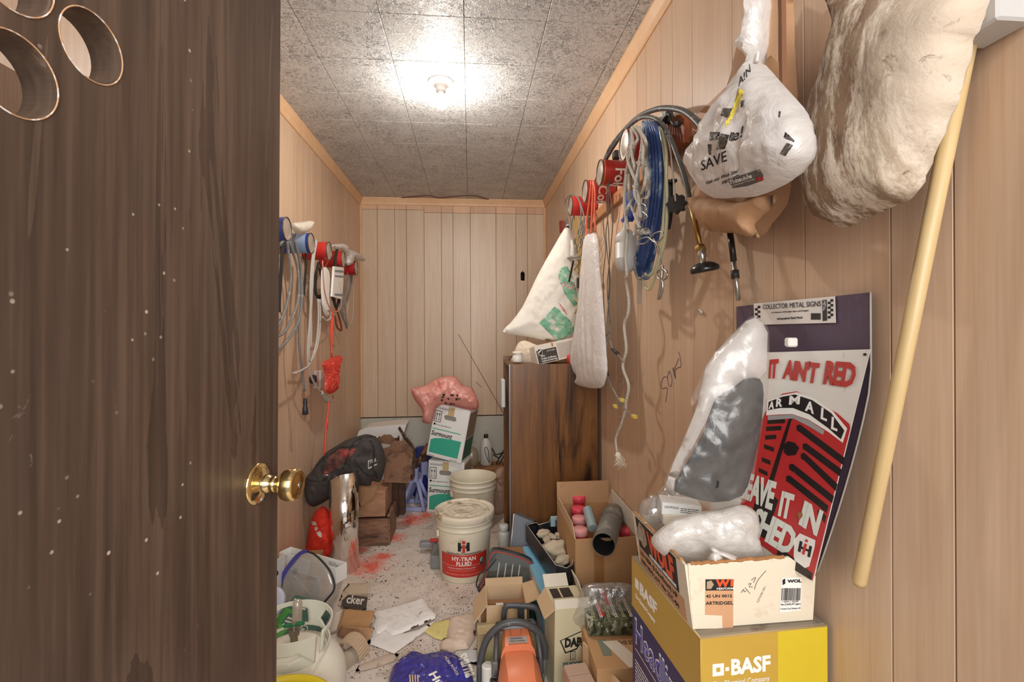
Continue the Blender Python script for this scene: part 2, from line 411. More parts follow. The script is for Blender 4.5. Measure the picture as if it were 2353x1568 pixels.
for ed, X, sg, wall in ((yr, XR, 1, wr_), (yl, XL, -1, wl_)):
    for a, b in zip(ed, ed[1:]):
        MB().box((X+sg*.003, (a+b)/2, CEIL/2), (.006, b-a-.003, CEIL), b=.0004).obj('plank', PANEL, wall, world=True)
zt = .555
xs = [XL+.001]+[at(u, 700, Y=YB).x for u in (867.7, 907.9, 934.9, 975.1, 1015, 1041.7, 1081.6, 1140.4, 1186.3, 1212.4)]+[XR-.001]
offs = [0, 0, 0, 0, .035, .035, .035, .035, .035, .035, .035]
hx = at(1201, 633, Y=YB)
for k, (a, b) in enumerate(zip(xs, xs[1:])):
    z1 = CEIL-.1-offs[k]*.6
    if a < hx.x < b:      # board with the small hole broken through it
        Mh = mtx((0, YB, 0), (1, 0, 0), (0, 0, 1)); h = [(hx.x+p, hx.z+q) for p, q in ((-.017, -.045), (.017, -.048), (.019, .02), (.004, .032), (.002, .042), (-.003, .041), (-.005, .03), (-.018, .024))]
        MB().plate([(a+.0013, zt), (b-.0013, zt), (b-.0013, z1), (a+.0013, z1)], [h], .004, T((0, .004, 0)) @ Mh).obj('plank', PANELB, wb_, world=True)
    else: MB().box(((a+b)/2, YB+.003, (zt+z1)/2), (b-a-.003, .006, z1-zt), b=.0004).obj('plank', PANELB, wb_, world=True)
    MB().box(((a+b)/2, YB+.003, (z1+CEIL)/2+.001), (b-a-.002, .008, CEIL-z1-.002), b=.001).obj('patch_strip', PATCH, wb_, world=True)
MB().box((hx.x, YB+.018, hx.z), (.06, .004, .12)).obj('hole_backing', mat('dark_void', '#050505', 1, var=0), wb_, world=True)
st(MB().box(((XL+XR)/2, YB+.005, zt/2-.004), (XR-XL, .03, zt-.012), b=.003).obj('trim_1', CONC))
# crown mouldings (cove section) and corner strips
prof = [(0, 0), (.006, 0), (.011, .006), (.014, .02), (.026, .045), (.03, .052), (.03, .062), (0, .062)]
def crown(name, p0, p1, nrm):
    p0, p1, nrm = V(p0), V(p1), V(nrm); mb = MB(); k = len(prof)
    vs = [p0+nrm*a+V((0, 0, b)) for a, b in prof]+[p1+nrm*a+V((0, 0, b)) for a, b in prof]
    fs = [(i, (i+1) % k, (i+1) % k+k, i+k) for i in range(k)]+[tuple(range(k))[::-1], tuple(range(k, 2*k))]
    if (p1-p0).cross(V((0, 0, 1))).dot(nrm) < 0: fs = [f[::-1] for f in fs]
    return st(mb.add(vs, fs).obj(name, TRIMW))
zc = CEIL-.0625
crown('trim_2', (XR, -.6, zc), (XR, YB, zc), (-1, 0, 0)); crown('trim_3', (XL, -.6, zc), (XL, YB, zc), (1, 0, 0)); crown('trim_4', (XL, YB, zc), (XR, YB, zc), (0, -1, 0))
for i, (x, sg) in enumerate(((XL, 1), (XR, -1))):
    st(MB().box((x+sg*.009, YB-.009, (zt+zc)/2), (.018, .018, zc-zt), b=.004).obj('trim_%d' % (5+i), TRIMW))
# sagging torn edge of the last ceiling tiles
edge = [at(u, v, Z=CEIL-.004) for u, v in ((912, 456), (950, 452), (985, 450), (1010, 455), (1040, 452), (1070, 450), (1095, 451), (1120, 458), (1152, 462))]
MB().tube(edge, .003, 5).obj('torn_tile_edge', mat('torn_edge', '#6b3c26', .9), ceil, world=True, label='ragged brown torn tile edge')

# ------------------------------------------------------------------ bulb and porcelain lampholder
lp = at(1013, 188, Z=CEIL)
POR = mat('white_porcelain', '#f4f2ee', .25, var=0)
lamp = thing('ceiling_lampholder', 'round white porcelain lampholder with a lit bare bulb on the tiled ceiling', 'lamp', (lp.x, lp.y, CEIL))
MB().lathe([(.0, 0), (.058, 0), (.058, -.006), (.054, -.012), (.03, -.02), (.024, -.026), (.022, -.045), (.0205, -.047), (.0, -.047)], n=40).obj('base', POR, lamp)
[MB().sphere(q_, .003).obj('screw', mat('screw_steel', '#888888', .4, 1), lamp) for q_ in ((-.03, -.035, -.011), (.03, .03, -.011))]
t = NT('lit_bulb'); t.p.inputs['Emission Color'].default_value = (1, .93, .84, 1); t.p.inputs['Emission Strength'].default_value = BULB; t.base((1, 1, 1))
MB().lathe([(.0, -.125), (.012, -.1235), (.022, -.118), (.029, -.107), (.030, -.095), (.0295, -.091)], n=24).obj('bulb', t.m, lamp)
MB().lathe([(.0297, -.091), (.026, -.08), (.018, -.066), (.0145, -.05), (.0145, -.042)], n=24).obj('bulb_neck', mat('opaque_neck_white', '#f6f4f0', .4, var=0), lamp)  # neck made opaque to keep bulb light off the ceiling

# ------------------------------------------------------------------ the open door
DF = mat('brass', '#dcc48c', .14, 1, var=.05)
DW = NT('dark_walnut_veneer'); DW.set(.40, spec=.75); co = DW.co('Object', (1, 1, .09))
n1 = DW.noise(7, co, 5, 1.8); n2 = DW.noise(90, DW.co('Object', (1, 1, .03)), 3); 
f = DW.math('FRACT', DW.math('MULTIPLY', n1, 3)); f = DW.math('ADD', DW.math('MULTIPLY', f, .22), DW.math('MULTIPLY', n2, .78))
c = DW.ramp(f, [(.28, '#3a2d26'), (.5, '#4d3e34'), (.78, '#675548')])
spk = DW.n('ShaderNodeTexVoronoi', _s=46); DW.l(DW.co(), spk.inputs['Vector']); m1 = DW.ramp(spk.outputs['Distance'], [(.07, WH), (.12, BL)])
gz = DW.n('ShaderNodeSeparateXYZ'); DW.l(DW.n('ShaderNodeTexCoord').outputs['Object'], gz.inputs[0])
m2 = DW.math('MULTIPLY', m1, DW.ramp(DW.noise(5), [(.5, BL), (.56, WH)])); m2 = DW.math('MULTIPLY', m2, DW.math('LESS_THAN', gz.outputs[0], .55))
sc = DW.noise(18, DW.co('Object', (1, 1, .25)), 6, 2.5, .7); m3 = DW.ramp(sc, [(.69, BL), (.71, WH)])
c = DW.mix(m2, c, '#b9aca0'); c = DW.mix(DW.math('MULTIPLY', m3, .35), c, '#94877c'); DW.base(c); DW.bump(n2, .06, .002)
e1, e0 = V((-.337, .882, 0)), V((-.401, .452, 0)); dd_ = (e1-e0).normalized(); hinge = e1-dd_*.76
TILT = .66
Md = T(V((hinge.x-.0113*1.0*.99, hinge.y, .012))) @ Matrix.Rotation(atan2(dd_.y, dd_.x), 4, 'Z') @ R(TILT, 'X')
door = thing('door_1', 'dark walnut veneer door standing open with round holes cut through it', 'door', M=Md); door['kind'] = 'structure'
del door['category']
def on_door(u, v):
    o = Md.inverted() @ V((0, 0, CAMZ)); p = Md.inverted() @ at(u, v, d=1); d = p-o; t = -o.y/d.y; q = o+d*t; return q
Mp = mtx((0, 0, 0), (1, 0, 0), (0, 0, 1))          # plate plane x-z, extruded along -y
holes = []
for u, v, r in ((213, 108, .035), (39, 173, .036), (28, -72, .036), (-150, 90, .035)):
    q = on_door(u, v); holes.append(circ(q.x, q.z, r, 40))
kq = on_door(592, 1112)
MB().plate([(0, 0), (.76, 0), (.76, 2.03), (0, 2.03)], holes, .036, T((0, .036, 0)) @ Mp).obj('door_slab', DW.m, door)
rim = MB()
for h in holes: rim.tube([(p[0], -.0004, p[1]) for p in h], .0008, 6, smooth=0, closed=True)
rim.obj('cut_edge', mat('raw_cut_edge', '#b08a68', .8, dirt=('#e8e6e2', .5, 60)), door)
Mk = T((kq.x, 0, kq.z)) @ Matrix.Rotation(radians(90), 4, 'X')   # local z -> -y
MB().lathe([(0, 0), (.0335, 0), (.0335, .0015), (.032, .0035), (.026, .0065), (.016, .0105), (.0145, .012)], Mk, 48).obj('rosette', DF, door)
k = MB().lathe([(.0145, .010), (.0145, .020), (.012, .022), (.0115, .026), (.0125, .028), (.0125, .030), (.011, .031), (.0115, .036), (.017, .040), (.0235, .046), (.0262, .054), (.0262, .062), (.0235, .0675), (.0205, .069), (.0195, .068), (.0175, .068), (.014, .0695), (0, .070)], Mk, 48).obj('knob', DF, door)
MB().cyl(.004, .068, .0715, Mk, 16, bev=.001).obj('knob_button', mat('steel_button', '#b8bcc4', .25, 1), door)
pq = MB().cyl(.004, .006, .0085, Mk @ T((0.0, -.024, 0)), 12, bev=.001).obj('pin', mat('pin', '#d8d8d8', .3, .8), door)
# bits of the left wall seen through the holes
q = at(30, 222, X=XL+.03)
b = tag(MB().box((XL+.02, q.y, q.z-.03), (.038, .1, .16), b=.004).obj('wood_block', wood('block_wood', '#6a4528', '#8b6038', 14, rough=.6)), 'brown wooden block fixed to left wall, seen through the larger door hole', 'block')

# ================================================================== helpers for faces, print and hanging things
from mathutils.bvhtree import BVHTree
class Face:
    """a flat face in the room: o origin, x/y in-plane axes; pixel readings of the photo are intersected with it"""
    def __init__(s, o, x, y): s.o = V(o); s.x = V(x).normalized(); s.n = s.x.cross(V(y)).normalized(); s.y = s.n.cross(s.x)
    def p3(s, u, v):
        r = at(u, v, d=1)-V((0, 0, CAMZ)); t = (s.o-V((0, 0, CAMZ))).dot(s.n)/r.dot(s.n); return V((0, 0, CAMZ))+r*t
    def p(s, u, v): q = s.p3(u, v)-s.o; return (q.dot(s.x), q.dot(s.y))
    def M(s, e=0): return mtx(s.o+s.n*e, s.x, s.y, s.n)
    def poly(s, px, t=.0006, e=.0002, mb=None): return (mb or MB()).plate([s.p(*q) for q in px], (), t, s.M(e))
    def text(s, body, a, b, c, bold=0, shear=0, t=.0004, e=.0004, mb=None, **k):
        """baseline from pixel a to b, c = pixel of the top left corner"""
        A, Bq, C = V(s.p(*a)), V(s.p(*b)), V(s.p(*c)); m = MB().text(body, 1, Matrix(), bold=bold, shear=shear, t=t, **k)
        v = np.array([tuple(p) for p in m.v]); x0, x1 = v[:, 0].min(), v[:, 0].max(); H = .73 if not body.islower() else max(.5, v[:, 1].max())
        X = (Bq-A)/(x1-x0); Y = (C-A)/H; mb = mb or MB(); MM = s.M(e)
        return mb.add([V((A.x+(p.x-x0)*X.x+p.y*Y.x, A.y+(p.x-x0)*X.y+p.y*Y.y, p.z)) for p in m.v], m.f, MM)
def drape(mb, on, n, e=.0012, far=.4):
    """lay flat print onto an uneven surface"""
    bv = BVHTree.FromPolygons([p for p in on.v], on.f); n = V(n).normalized(); last = None; out = []
    cp_ = V((0, 0, CAMZ))
    for p in mb.v:
        h = bv.ray_cast(cp_, (p-cp_).normalized())
        if not h[0]: h = bv.ray_cast(p+n*far, -n)
        out.append(h[0]+n*e if h[0] else p)
    mb.v = out; return mb
def subdiv(mb, L):
    """split long flat polygons so print can follow folds"""
    import bmesh
    bm = bmesh.new(); vs = [bm.verts.new(p) for p in mb.v]
    for f in mb.f:
        try: bm.faces.new([vs[i] for i in f])
        except ValueError: pass
    bmesh.ops.triangulate(bm, faces=bm.faces)
    for _ in range(5):
        es = [e for e in bm.edges if e.calc_length() > L]
        if not es: break
        bmesh.ops.subdivide_edges(bm, edges=es, cuts=1); bmesh.ops.triangulate(bm, faces=bm.faces)
    bm.verts.index_update(); mb.v = [v.co.copy() for v in bm.verts]; mb.f = [tuple(v.index for v in f.verts) for f in bm.faces]; mb.sm = [True]*len(mb.f); bm.free(); return mb
def cc(ox, oy, s): return lambda x, y: (ox+x/s, oy+y/s)
c1 = cc(620, 450, 2.85); c2 = cc(1150, 220, 3.136); c3 = cc(1150, 600, 3.136); c4 = cc(1560, 0, 2.8)
def onX(f, pts, X): return [at(*f(p[0], p[1]), X=(p[2] if len(p) > 2 else X)) for p in pts]
def wrap(mb, r, a0, M, flip=1, L=.006):
    """print wrapped round a cylinder: flat x -> round it, flat y -> along its axis"""
    subdiv(mb, L); mb.v = [M @ V(((r+p.z)*cos(a0+flip*p.x/r), (r+p.z)*sin(a0+flip*p.x/r), p.y)) for p in mb.v]; return mb

INK = mat('black_print', '#1c1a1a', .6, var=0); PAPERW = mat('white_print', '#ece8e2', .55, var=.03)
REDP = mat('red_print', '#c8322c', .5, var=.06)
TIN = mat('tin_can_end', '#cfc3b8', .35, .55, dirt=('#9a8a78', .55, 60)); TINR = mat('tin_rim', '#6e655c', .4, .8)
GREYC = mat('grey_rubber_cord', '#7b7c7d', .55, dirt=('#a9a296', .55, 40)); BLKC = mat('black_rubber_cord', '#2c2b2b', .5, dirt=('#55504a', .6, 40))
STRAP = mat('black_webbing', '#2a2827', .85, var=.2, bump=.4, bs=300, stretch=(1, 1, .2)); STEEL = mat('bright_steel', '#b9b6b0', .28, .9); BRASS = mat('dull_brass', '#a5834a', .35, .9)
WHITEBAG = film('white_plastic_bag', '#f3efea', .88, .32, .12, .35, .5, 30); CLEARB = film('clear_plastic_bag', '#eceae6', .42, .2, .2, .5, .5, 22)
LGREY = mat('light_grey_cord', '#bdbab4', .5, var=.05)

# ------------------------------------------------------------------ coffee cans nailed to the walls as cord hooks
def can(px, X0, wallX, sg, cols, label, group, word=None, side=None, wcol=PAPERW):
    c = at(*px, X=X0); M = mtx((wallX, c.y, c.z), (0, 1, 0), (0, 0, 1), None) if sg > 0 else mtx((wallX, c.y, c.z), (0, -1, 0), (0, 0, 1), None)
    L = abs(X0-wallX); r = .051
    t = thing('coffee_can', label, 'can', group=group, M=M)     # local z runs from the wall into the room
    n = len(cols)-1; z0 = .004
    for k in range(n):
        a, b = cols[k][0], cols[k+1][0]
        MB().lathe([(r, interp(z0, L-.004, a)), (r, interp(z0, L-.004, b))], n=40).obj('can_body' if k == 0 else 'label_band', cols[k][1], t)
    MB().lathe([(r, L-.006), (r+.0018, L-.004), (r+.0018, L-.001), (r+.0004, L), (r-.0015, L-.001), (r-.002, L-.005)], n=40).obj('rim', TINR, t)
    MB().lathe([(0, L-.004), (r*.62, L-.004), (r*.66, L-.0052), (r*.8, L-.004), (r-.001, L-.004)], n=40).obj('can_end', TIN, t)
    MB().lathe([(r+.0006, L*.5), (r+.0012, L*.52), (r+.0006, L*.54)], n=40).lathe([(r+.0006, L*.3), (r+.0012, L*.32), (r+.0006, L*.34)], n=40).obj('bead', cols[0][1], t)
    if word:
        m = MB().text(word, .062, Matrix(), bold=.02, sx=.95, t=.0003)
        m.v = [V((p.x, L*.62-p.y, p.z)) for p in m.v]; m.f = [f[::-1] for f in m.f]
        wrap(m, r+.0015, side, Matrix(), -1 if side is not None else 1).obj('lettering', wcol, t)
    return t
RED = mat('red_can_lithograph', '#a82420', .38, dirt=('#7a3a2a', .62, 50)); RED2 = mat('bright_red_can', '#c92f2c', .35, dirt=('#8a3028', .64, 50)); GOLD = mat('gold_band', '#c29a50', .35, .4)
BLUE = mat('blue_can', '#2b3f8f', .35); LBLUE = mat('pale_label', '#b9c2d8', .4); GRN = mat('label_dark_band', '#5a5a44', .4)
XL0 = XL+.14
GL, GR = 'coffee cans nailed along the left wall', 'coffee cans nailed along the right wall'
can((661.4, 526.5), XL0, XL, 1, [(0, LBLUE), (.55, BLUE), (1, 0)], 'blue and pale lavender coffee can on left wall nearest the door edge', GL)
can((716.5, 559.5), XL0, XL, 1, [(0, mat('mid_blue', '#2f4fa3', .35)), (.3, mat('sky_label', '#8fa9cf', .4)), (.9, BLUE), (1, 0)], 'sky blue coffee can on left wall, second from the door', GL)
can((757, 577), XL0, XL, 1, [(0, RED2), (.4, GRN), (.55, RED2), (1, 0)], 'red coffee can with dark band on left wall, third from the door', GL)
can((790, 596), XL0, XL, 1, [(0, RED2), (1, 0)], 'red coffee can on left wall with black strap over it, fourth from the door', GL)
can((819.5, 615.6), XL0, XL, 1, [(0, RED2), (.6, mat('deep_red', '#b01f24', .35)), (1, 0)], 'farthest red coffee can on left wall under a white bag', GL)
XR0 = XR-.14
can(c2(885, 355), XR0-.015, XR, -1, [(0, RED), (.93, GOLD), (.955, RED), (1, 0)], 'nearest dark red coffee can on right wall under ropes and blue hose', GR, 'Folgers', -.1)
can(c2(712, 555), XR0-.0, XR, -1, [(0, RED), (.93, GOLD), (.955, RED), (1, 0)], 'second dark red coffee can on right wall with thin black wires hung on it', GR, 'Folgers', 0.1)
can(c2(605, 690), XR0, XR, -1, [(0, RED2), (1, 0)], 'third red coffee can on right wall with orange strap over it', GR, 'Coffee', .3)
can(c2(500, 795), XR0, XR, -1, [(0, RED2), (1, 0)], 'fourth and farthest red coffee can on right wall with grey wire looped over it', GR)
# wooden rail behind the right cans and the old brown block above them
tag(MB().box((XR-.011, 1.92, 1.885), (.02, 1.5, .05), b=.002).obj('wooden_rail', wood('rail_wood', '#a9744c', '#c6906a', 8, (1, .1, 1), .55)), 'thin brown wooden rail fixed to right wall behind the coffee cans', 'rail')
fx = Face((XR-.02, 0, 0), (0, -1, 0), (0, 0, 1))
blk = fx.poly([c2(*p) for p in ((1175, 160), (1335, 138), (1366, 170), (1362, 338), (1290, 420), (1170, 480), (1160, 300))], .018, 0)
blk = tag(blk.obj('mounting_board', wood('old_red_wood', '#6d3119', '#9a5028', 10, rough=.6)), 'reddish brown chamfered wooden board on right wall above nearest can', 'board')
hk = thing('latch_hardware', 'black and white metal latch hook screwed on top of the reddish brown board', 'latch', at(*c2(1210, 190), X=XR-.045))
MB().tube(onX(c2, [(1140, 200), (1180, 175), (1215, 130), (1235, 180), (1262, 215), (1295, 200), (1285, 175)], XR-.06), .006, 8).obj('hook', BLKC, hk, world=True)
MB().box(at(*c2(1165, 160), X=XR-.06), (.01, .034, .028), b=.002).obj('strike_plate', mat('painted_plate', '#d6d4ce', .4), hk, world=True)
MB().box(at(*c2(1215, 155), X=XR-.045), (.02, .02, .036), b=.002).obj('latch_body', BLKC, hk, world=True)

# ------------------------------------------------------------------ things hanging on the left wall
XM = XL+.085
def hang(name, strands, m, label, cat, f, X, r, n=8, group=None, **k):
    mb = MB()
    if len(strands) == 1:
        return tag(mb.tube(onX(f, strands[0], X), r, n, **k).obj(name, m), label, cat, group)
    t = thing(name, label, cat, onX(f, strands[0][:1], X)[0], group=group)
    for s in strands: MB().tube(onX(f, s, X), r, n, **k).obj('strand', m, t, world=True)
    return t
hs = hang('rubber_extension_cord', [[(150, 255), (195, 430), (212, 620), (195, 800), (125, 935), (35, 1010), (-60, 940), (-40, 500), (110, 262)],
    [(125, 300), (182, 480), (185, 680), (115, 865), (35, 922), (-50, 850), (-40, 480)], [(112, 300), (137, 520), (112, 710), (40, 865), (-30, 780), (-25, 450)],
    [(150, 262), (200, 440), (205, 700), (192, 860), (196, 1010), (213, 1160), (226, 1280)]], GREYC, 'thick grey rubber extension cord coiled on the blue can nearest the door', 'cord', c1, XM, .0068)
q = onX(c1, [(228, 1280), (232, 1392), (236, 1440)], XM)
MB().lathe([(.009, .05), (.011, .03), (.010, .01), (.014, 0), (.016, -.03), (.012, -.034), (0, -.034)], T(q[1]), 16).obj('taped_plug', mat('black_tape', '#33343a', .35, var=.3, vs=60), hs, world=True)
for dx in (-.006, .006): MB().box(q[1]+V((0, dx, -.043)), (.0015, .005, .02)).obj('prong', BRASS, hs, world=True)
def strap(name, pts, wd, label, m=STRAP, f=c1, X=XM, buckle=True):
    P = cr(onX(f, pts, X), 6); mb = MB(); vs = []
    for i, p in enumerate(P):
        tg = (P[min(i+1, len(P)-1)]-P[max(i-1, 0)]).normalized(); s = V((1, .0, 0)).cross(tg).normalized()*wd/2
        vs += [p-s+V((.0012, 0, 0)), p+s+V((.0012, 0, 0)), p+s-V((.0012, 0, 0)), p-s-V((.0012, 0, 0))]
    fs = [(4*i+k, 4*i+(k+1) % 4, 4*i+4+(k+1) % 4, 4*i+4+k) for i in range(len(P)-1) for k in range(4)]+[(3, 2, 1, 0), tuple(4*(len(P)-1)+k for k in range(4))]
    mb.add(vs, fs)
    if not buckle: return tag(mb.obj(name, m), label, 'strap')
    t = thing(name, label, 'strap', P[0]); mb.obj('webbing', m, t, world=True); e = P[-1]; w = wd*.6
    MB().tube([e+V((0, -w, 0)), e+V((0, -w, -.03)), e+V((0, w, -.03)), e+V((0, w, 0))], .0025, 6, smooth=0, closed=True).obj('buckle', STEEL, t, world=True)
    return t
strap('webbing_strap', [(88, 285), (78, 420), (70, 560), (62, 690), (62, 765)], .036, 'wide black webbing strap with wire buckle beside the door edge')
strap('webbing_strap', [(238, 365), (235, 480), (226, 600), (226, 655)], .028, 'narrow black strap with metal end under the sky blue can')
lp_ = MB().tube(onX(c1, [(318, 440), (300, 540), (302, 640), (325, 665), (350, 630), (340, 540), (325, 470)], XM), .008, 4, flat=1.6)
tag(lp_.obj('belt_loop', STRAP), 'black folded belt loop hanging below the third can on left wall', 'belt')
cd = hang('flat_appliance_cord', [[(302, 290), (283, 400), (272, 560), (262, 800), (247, 1010), (254, 1130), (290, 1225), (335, 1290)], [(308, 300), (290, 400), (280, 560), (268, 800), (256, 1040), (266, 1090)],
    [(315, 675), (318, 800), (305, 960), (265, 1095), (215, 1140), (165, 1163)], [(327, 678), (330, 830), (312, 980), (280, 1070)], [(297, 300), (276, 420), (264, 620), (272, 850), (268, 1000)]], LGREY,
    'light grey flat dryer cord hanging from the sky blue can down to a plug', 'cord', c1, XM+.01, .0052)
pl = onX(c1, [(338, 1288), (385, 1345)], XM+.012)
MB().tube([pl[0], (pl[0]+pl[1])/2, pl[1]], lambda t: .009+.008*t, 8).obj('plug', mat('plug_white', '#c9c6bd', .5), cd, world=True)
for dx in (0, .014): MB().box(onX(c1, [(410, 1312)], XM+.02)[0]+V((0, dx, -dx)), (.003, .024, .009), R(0, 'X')).obj('brass_prong', BRASS, cd, world=True)
# white sleeved belts on can four
ps = thing('packaged_belt', 'new black belt in a printed white card sleeve on the fourth left can', 'belt', onX(c1, [(440, 560)], XM+.03)[0])
fl = Face(onX(c1, [(440, 560)], XM+.04)[0], (0, -1, 0), (0, 0, 1)); fl = Face(fl.o, (0, 1, 0), (0, 0, 1))
MB().tube(onX(c1, [(440, 352), (428, 420), (428, 520), (420, 660), (432, 725), (452, 690), (455, 560), (452, 400)], XM+.03), .009, 4, flat=1.8).obj('belt', STRAP, ps, world=True)
fl.poly([c1(*p) for p in ((410, 463), (474, 470), (462, 680), (396, 660))], .012, .0, None).obj('card_sleeve', PAPERW, ps, world=True)
for a, b in ((485, 500), (520, 532), (640, 655)):
    fl.poly([c1(*p) for p in ((412, a), (470, a+5), (469, b+5), (411, b))], .0006, .0122).obj('printed_stripe', mat('grey_print', '#7f8a90', .6), ps, world=True)
wc = cushion(onX(c1, [(340, 478), (385, 490), (392, 640), (385, 780), (358, 775), (340, 700), (335, 600)], XM+.02), (1, 0, 0), .012, res=.008, wr=.004, ws=40)
tag(wc.obj('folded_card_sleeve', PAPERW), 'crumpled blank white card hanging between third and fourth left cans', 'card')
hang('cord_loop', [[(345, 425), (352, 560), (362, 640), (392, 735), (430, 762), (464, 730), (466, 650), (452, 560)]], mat('salmon_cord', '#cf8f7c', .5), 'salmon pink cord loop dangling in front of white card sleeve', 'cord', c1, XM+.05, .0035)
hang('white_cord_loop', [[(345, 795), (370, 818), (398, 800), (395, 760), (375, 745)]], LGREY, 'short white cord loop under the third left can', 'cord', c1, XM+.03, .005)
hang('dark_cord_bundle', [[(510, 500), (500, 600), (478, 680), (480, 780), (503, 870)], [(530, 505), (520, 620), (495, 700), (500, 800), (506, 860)], [(540, 510), (530, 600), (505, 690), (470, 760), (492, 830)], [(520, 500), (505, 560), (470, 660), (465, 760), (500, 850)]], GREYC,
    'bundle of dark grey cords hanging from the farthest left can', 'cord', c1, XM, .0046)
hang('wire_loop', [[(540, 520), (548, 640), (545, 780), (525, 845), (505, 800), (515, 690)]], LGREY, 'thin white wire loop behind the dark grey cord bundle', 'wire', c1, XM-.004, .003)
hang('leather_strap', [[(385, 425), (360, 480), (362, 560), (420, 700), (455, 800), (470, 880), (440, 860), (428, 790)]], mat('brown_leather', '#8f3d28', .6), 'red brown leather strap loop below the packaged belt', 'strap', c1, XM-.01, .006)
# orange flagging ribbon
OR = mat('fluorescent_orange', '#ff5a48', .5, var=.12, vs=30); ORB = film('orange_plastic', '#fb5a4a', .9, .3, .1, .3)
rib = thing('flagging_ribbon', 'orange plastic flagging ribbon knotted halfway, hanging from the fourth left can', 'ribbon', onX(c1, [(404, 700)], XM+.03)[0])
for s in ([(404, 750), (400, 900), (405, 1060)], [(412, 745), (408, 880), (402, 1050)], [(385, 1350), (378, 1430), (370, 1500), (366, 1560), (358, 1700)]): MB().tube(onX(c1, s, XM+.03), .0028, 4, flat=2).obj('streamer', OR, rib, world=True)
MB().tube(onX(c1, [(376, 1462), (374, 1525)], XM+.032), .006, 4, smooth=0).obj('streamer', OR, rib, world=True)
MB().tube(onX(c1, [(358, 1700), (352, 1760)], XM+.032), .006, 4, smooth=0).obj('streamer', OR, rib, world=True)
cushion(onX(c1, [(345, 1095), (385, 1070), (455, 1045), (460, 1085), (440, 1130), (438, 1220), (428, 1280), (395, 1300), (372, 1290), (360, 1270), (362, 1180), (350, 1130)], XM+.03), (1, -.2, 0), .03, res=.006, wr=.016, ws=38, sm=3).obj('knotted_ribbon', ORB, rib, world=True)
# white carrier bags stuffed on top of the cans
b1 = cushion(onX(c1, [(150, 182), (210, 172), (276, 165), (262, 205), (240, 238), (190, 250), (158, 232)], XM+.03), (1, -.3, 0), .025, res=.007, wr=.012, ws=34, seed=2)
tag(b1.obj('folded_plastic_bag', film('pale_bag', '#e9e2d4', .95, .4, .08, .3)), 'cream plastic bag folded on top of the sky blue can', 'bag')
b2 = cushion(onX(c1, [(405, 325), (450, 315), (492, 318), (500, 345), (560, 365), (600, 395), (617, 428), (575, 425), (535, 410), (530, 450), (505, 455), (500, 400), (470, 360), (430, 350)], XM+.03), (1, -.3, 0), .03, res=.007, wr=.012, ws=34, seed=4, sm=3)
tag(b2.obj('crumpled_plastic_bag', WHITEBAG), 'white plastic bag crumpled over the two farthest left cans', 'bag')
# outlet
ob = thing('surface_outlet', 'white surface mounted outlet with a black plug in it on left wall', 'outlet', at(725, 872, X=XL+.03))
MB().box(at(733, 872, X=XL+.022), (.04, .075, .105), b=.004).obj('box', mat('outlet_cream', '#dcdcd4', .45), ob, world=True)
MB().box(at(729, 872, X=XL+.045), (.006, .06, .1), b=.002).obj('face_plate', mat('outlet_face', '#cfd0ca', .4), ob, world=True)
MB().cyl(.024, 0, .03, mtx(at(713, 872, X=XL+.05), (0, 1, 0), (0, 0, 1)), 20, bev=.003).obj('plug', BLKC, ob, world=True)
MB().tube([at(672, 858, X=XL+.03), at(690, 852, X=XL+.04), at(706, 846, X=XL+.05)], .005, 8).obj('cord_stub', LGREY, ob, world=True)

# ------------------------------------------------------------------ things hanging on the right wall
def rope_mat(name, col, rough=.7, sc=140):
    t = NT(name); t.set(rough); wv = t.n('ShaderNodeTexWave', _s=sc, _dist=2, bands_direction='DIAGONAL'); t.l(t.co(), wv.inputs['Vector'])
    c = lin(col); t.base(t.mix(wv.outputs['Fac'], tuple(x*.62 for x in c[:3])+(1,), c)); t.bump(wv.outputs['Fac'], .6, .003); return t.m
ROPE = rope_mat('dirty_white_rope', '#ded6c9'); BHOSE = mat('blue_hose', '#28467c', .4, dirt=('#9fb2c4', .5, 9)); CHOSE = mat('clear_yellowed_hose', '#c5c3a2', .25, var=.1)
XC = XR-.11
rnd = random.Random(5)
bl = thing('blue_air_hose', 'coiled dusty blue air hose draped over the nearest right can', 'hose', onX(c2, [(1085, 170)], XC)[0])
for k in range(6):
    j = lambda a: rnd.uniform(-a, a); o = k*23-64
    s = [(1060+o*.5, 185+j(12), XC-.02), (1085+o*.8, 260, XC-.03), (1100+o, 450+j(10), XC), (1098+o, 700, XC), (1070+o*.9, 950+j(15), XC+.01), (1020+o*.6, 1180, XC+.01), (985+k*10, 1290-k*4, XC+.02), (1010+k*10, 1318, XC+.02), (1060+o*.5, 1240, XC+.03), (1110+o*.6, 980, XC+.03), (1140+o*.7, 650, XC+.03), (1130+o*.8, 350, XC+.03), (1090+o*.5, 190, XC+.02)]
    MB().tube(onX(c2, s, XC), .0046, 8).obj('coil', BHOSE, bl, world=True)
tie = MB().tube(onX(c2, [(975, 1160), (965, 1230), (985, 1300), (1010, 1320), (1030, 1300)], XC), .005, 8).obj('hose_end', GREYC, bl, world=True)
ch = thing('clear_hose', 'clear yellowed plastic hose looped beside the blue air hose', 'hose', onX(c2, [(1150, 240)], XC+.03)[0])
for s in ([(1150, 230), (1180, 400), (1196, 620), (1200, 850), (1180, 1060), (1130, 1240), (1090, 1370), (1060, 1395), (1030, 1350), (1050, 1280)], [(1165, 240), (1195, 420), (1188, 700), (1175, 900), (1160, 1100), (1100, 1270), (1065, 1300)]):
    MB().tube(onX(c2, s, XC+.02), .0055, 8).obj('coil', CHOSE, ch, world=True)
rp = thing('white_rope_hank', 'tangled hank of dirty white rope hanging over the nearest right can', 'rope', onX(c2, [(960, 240)], XC)[0])
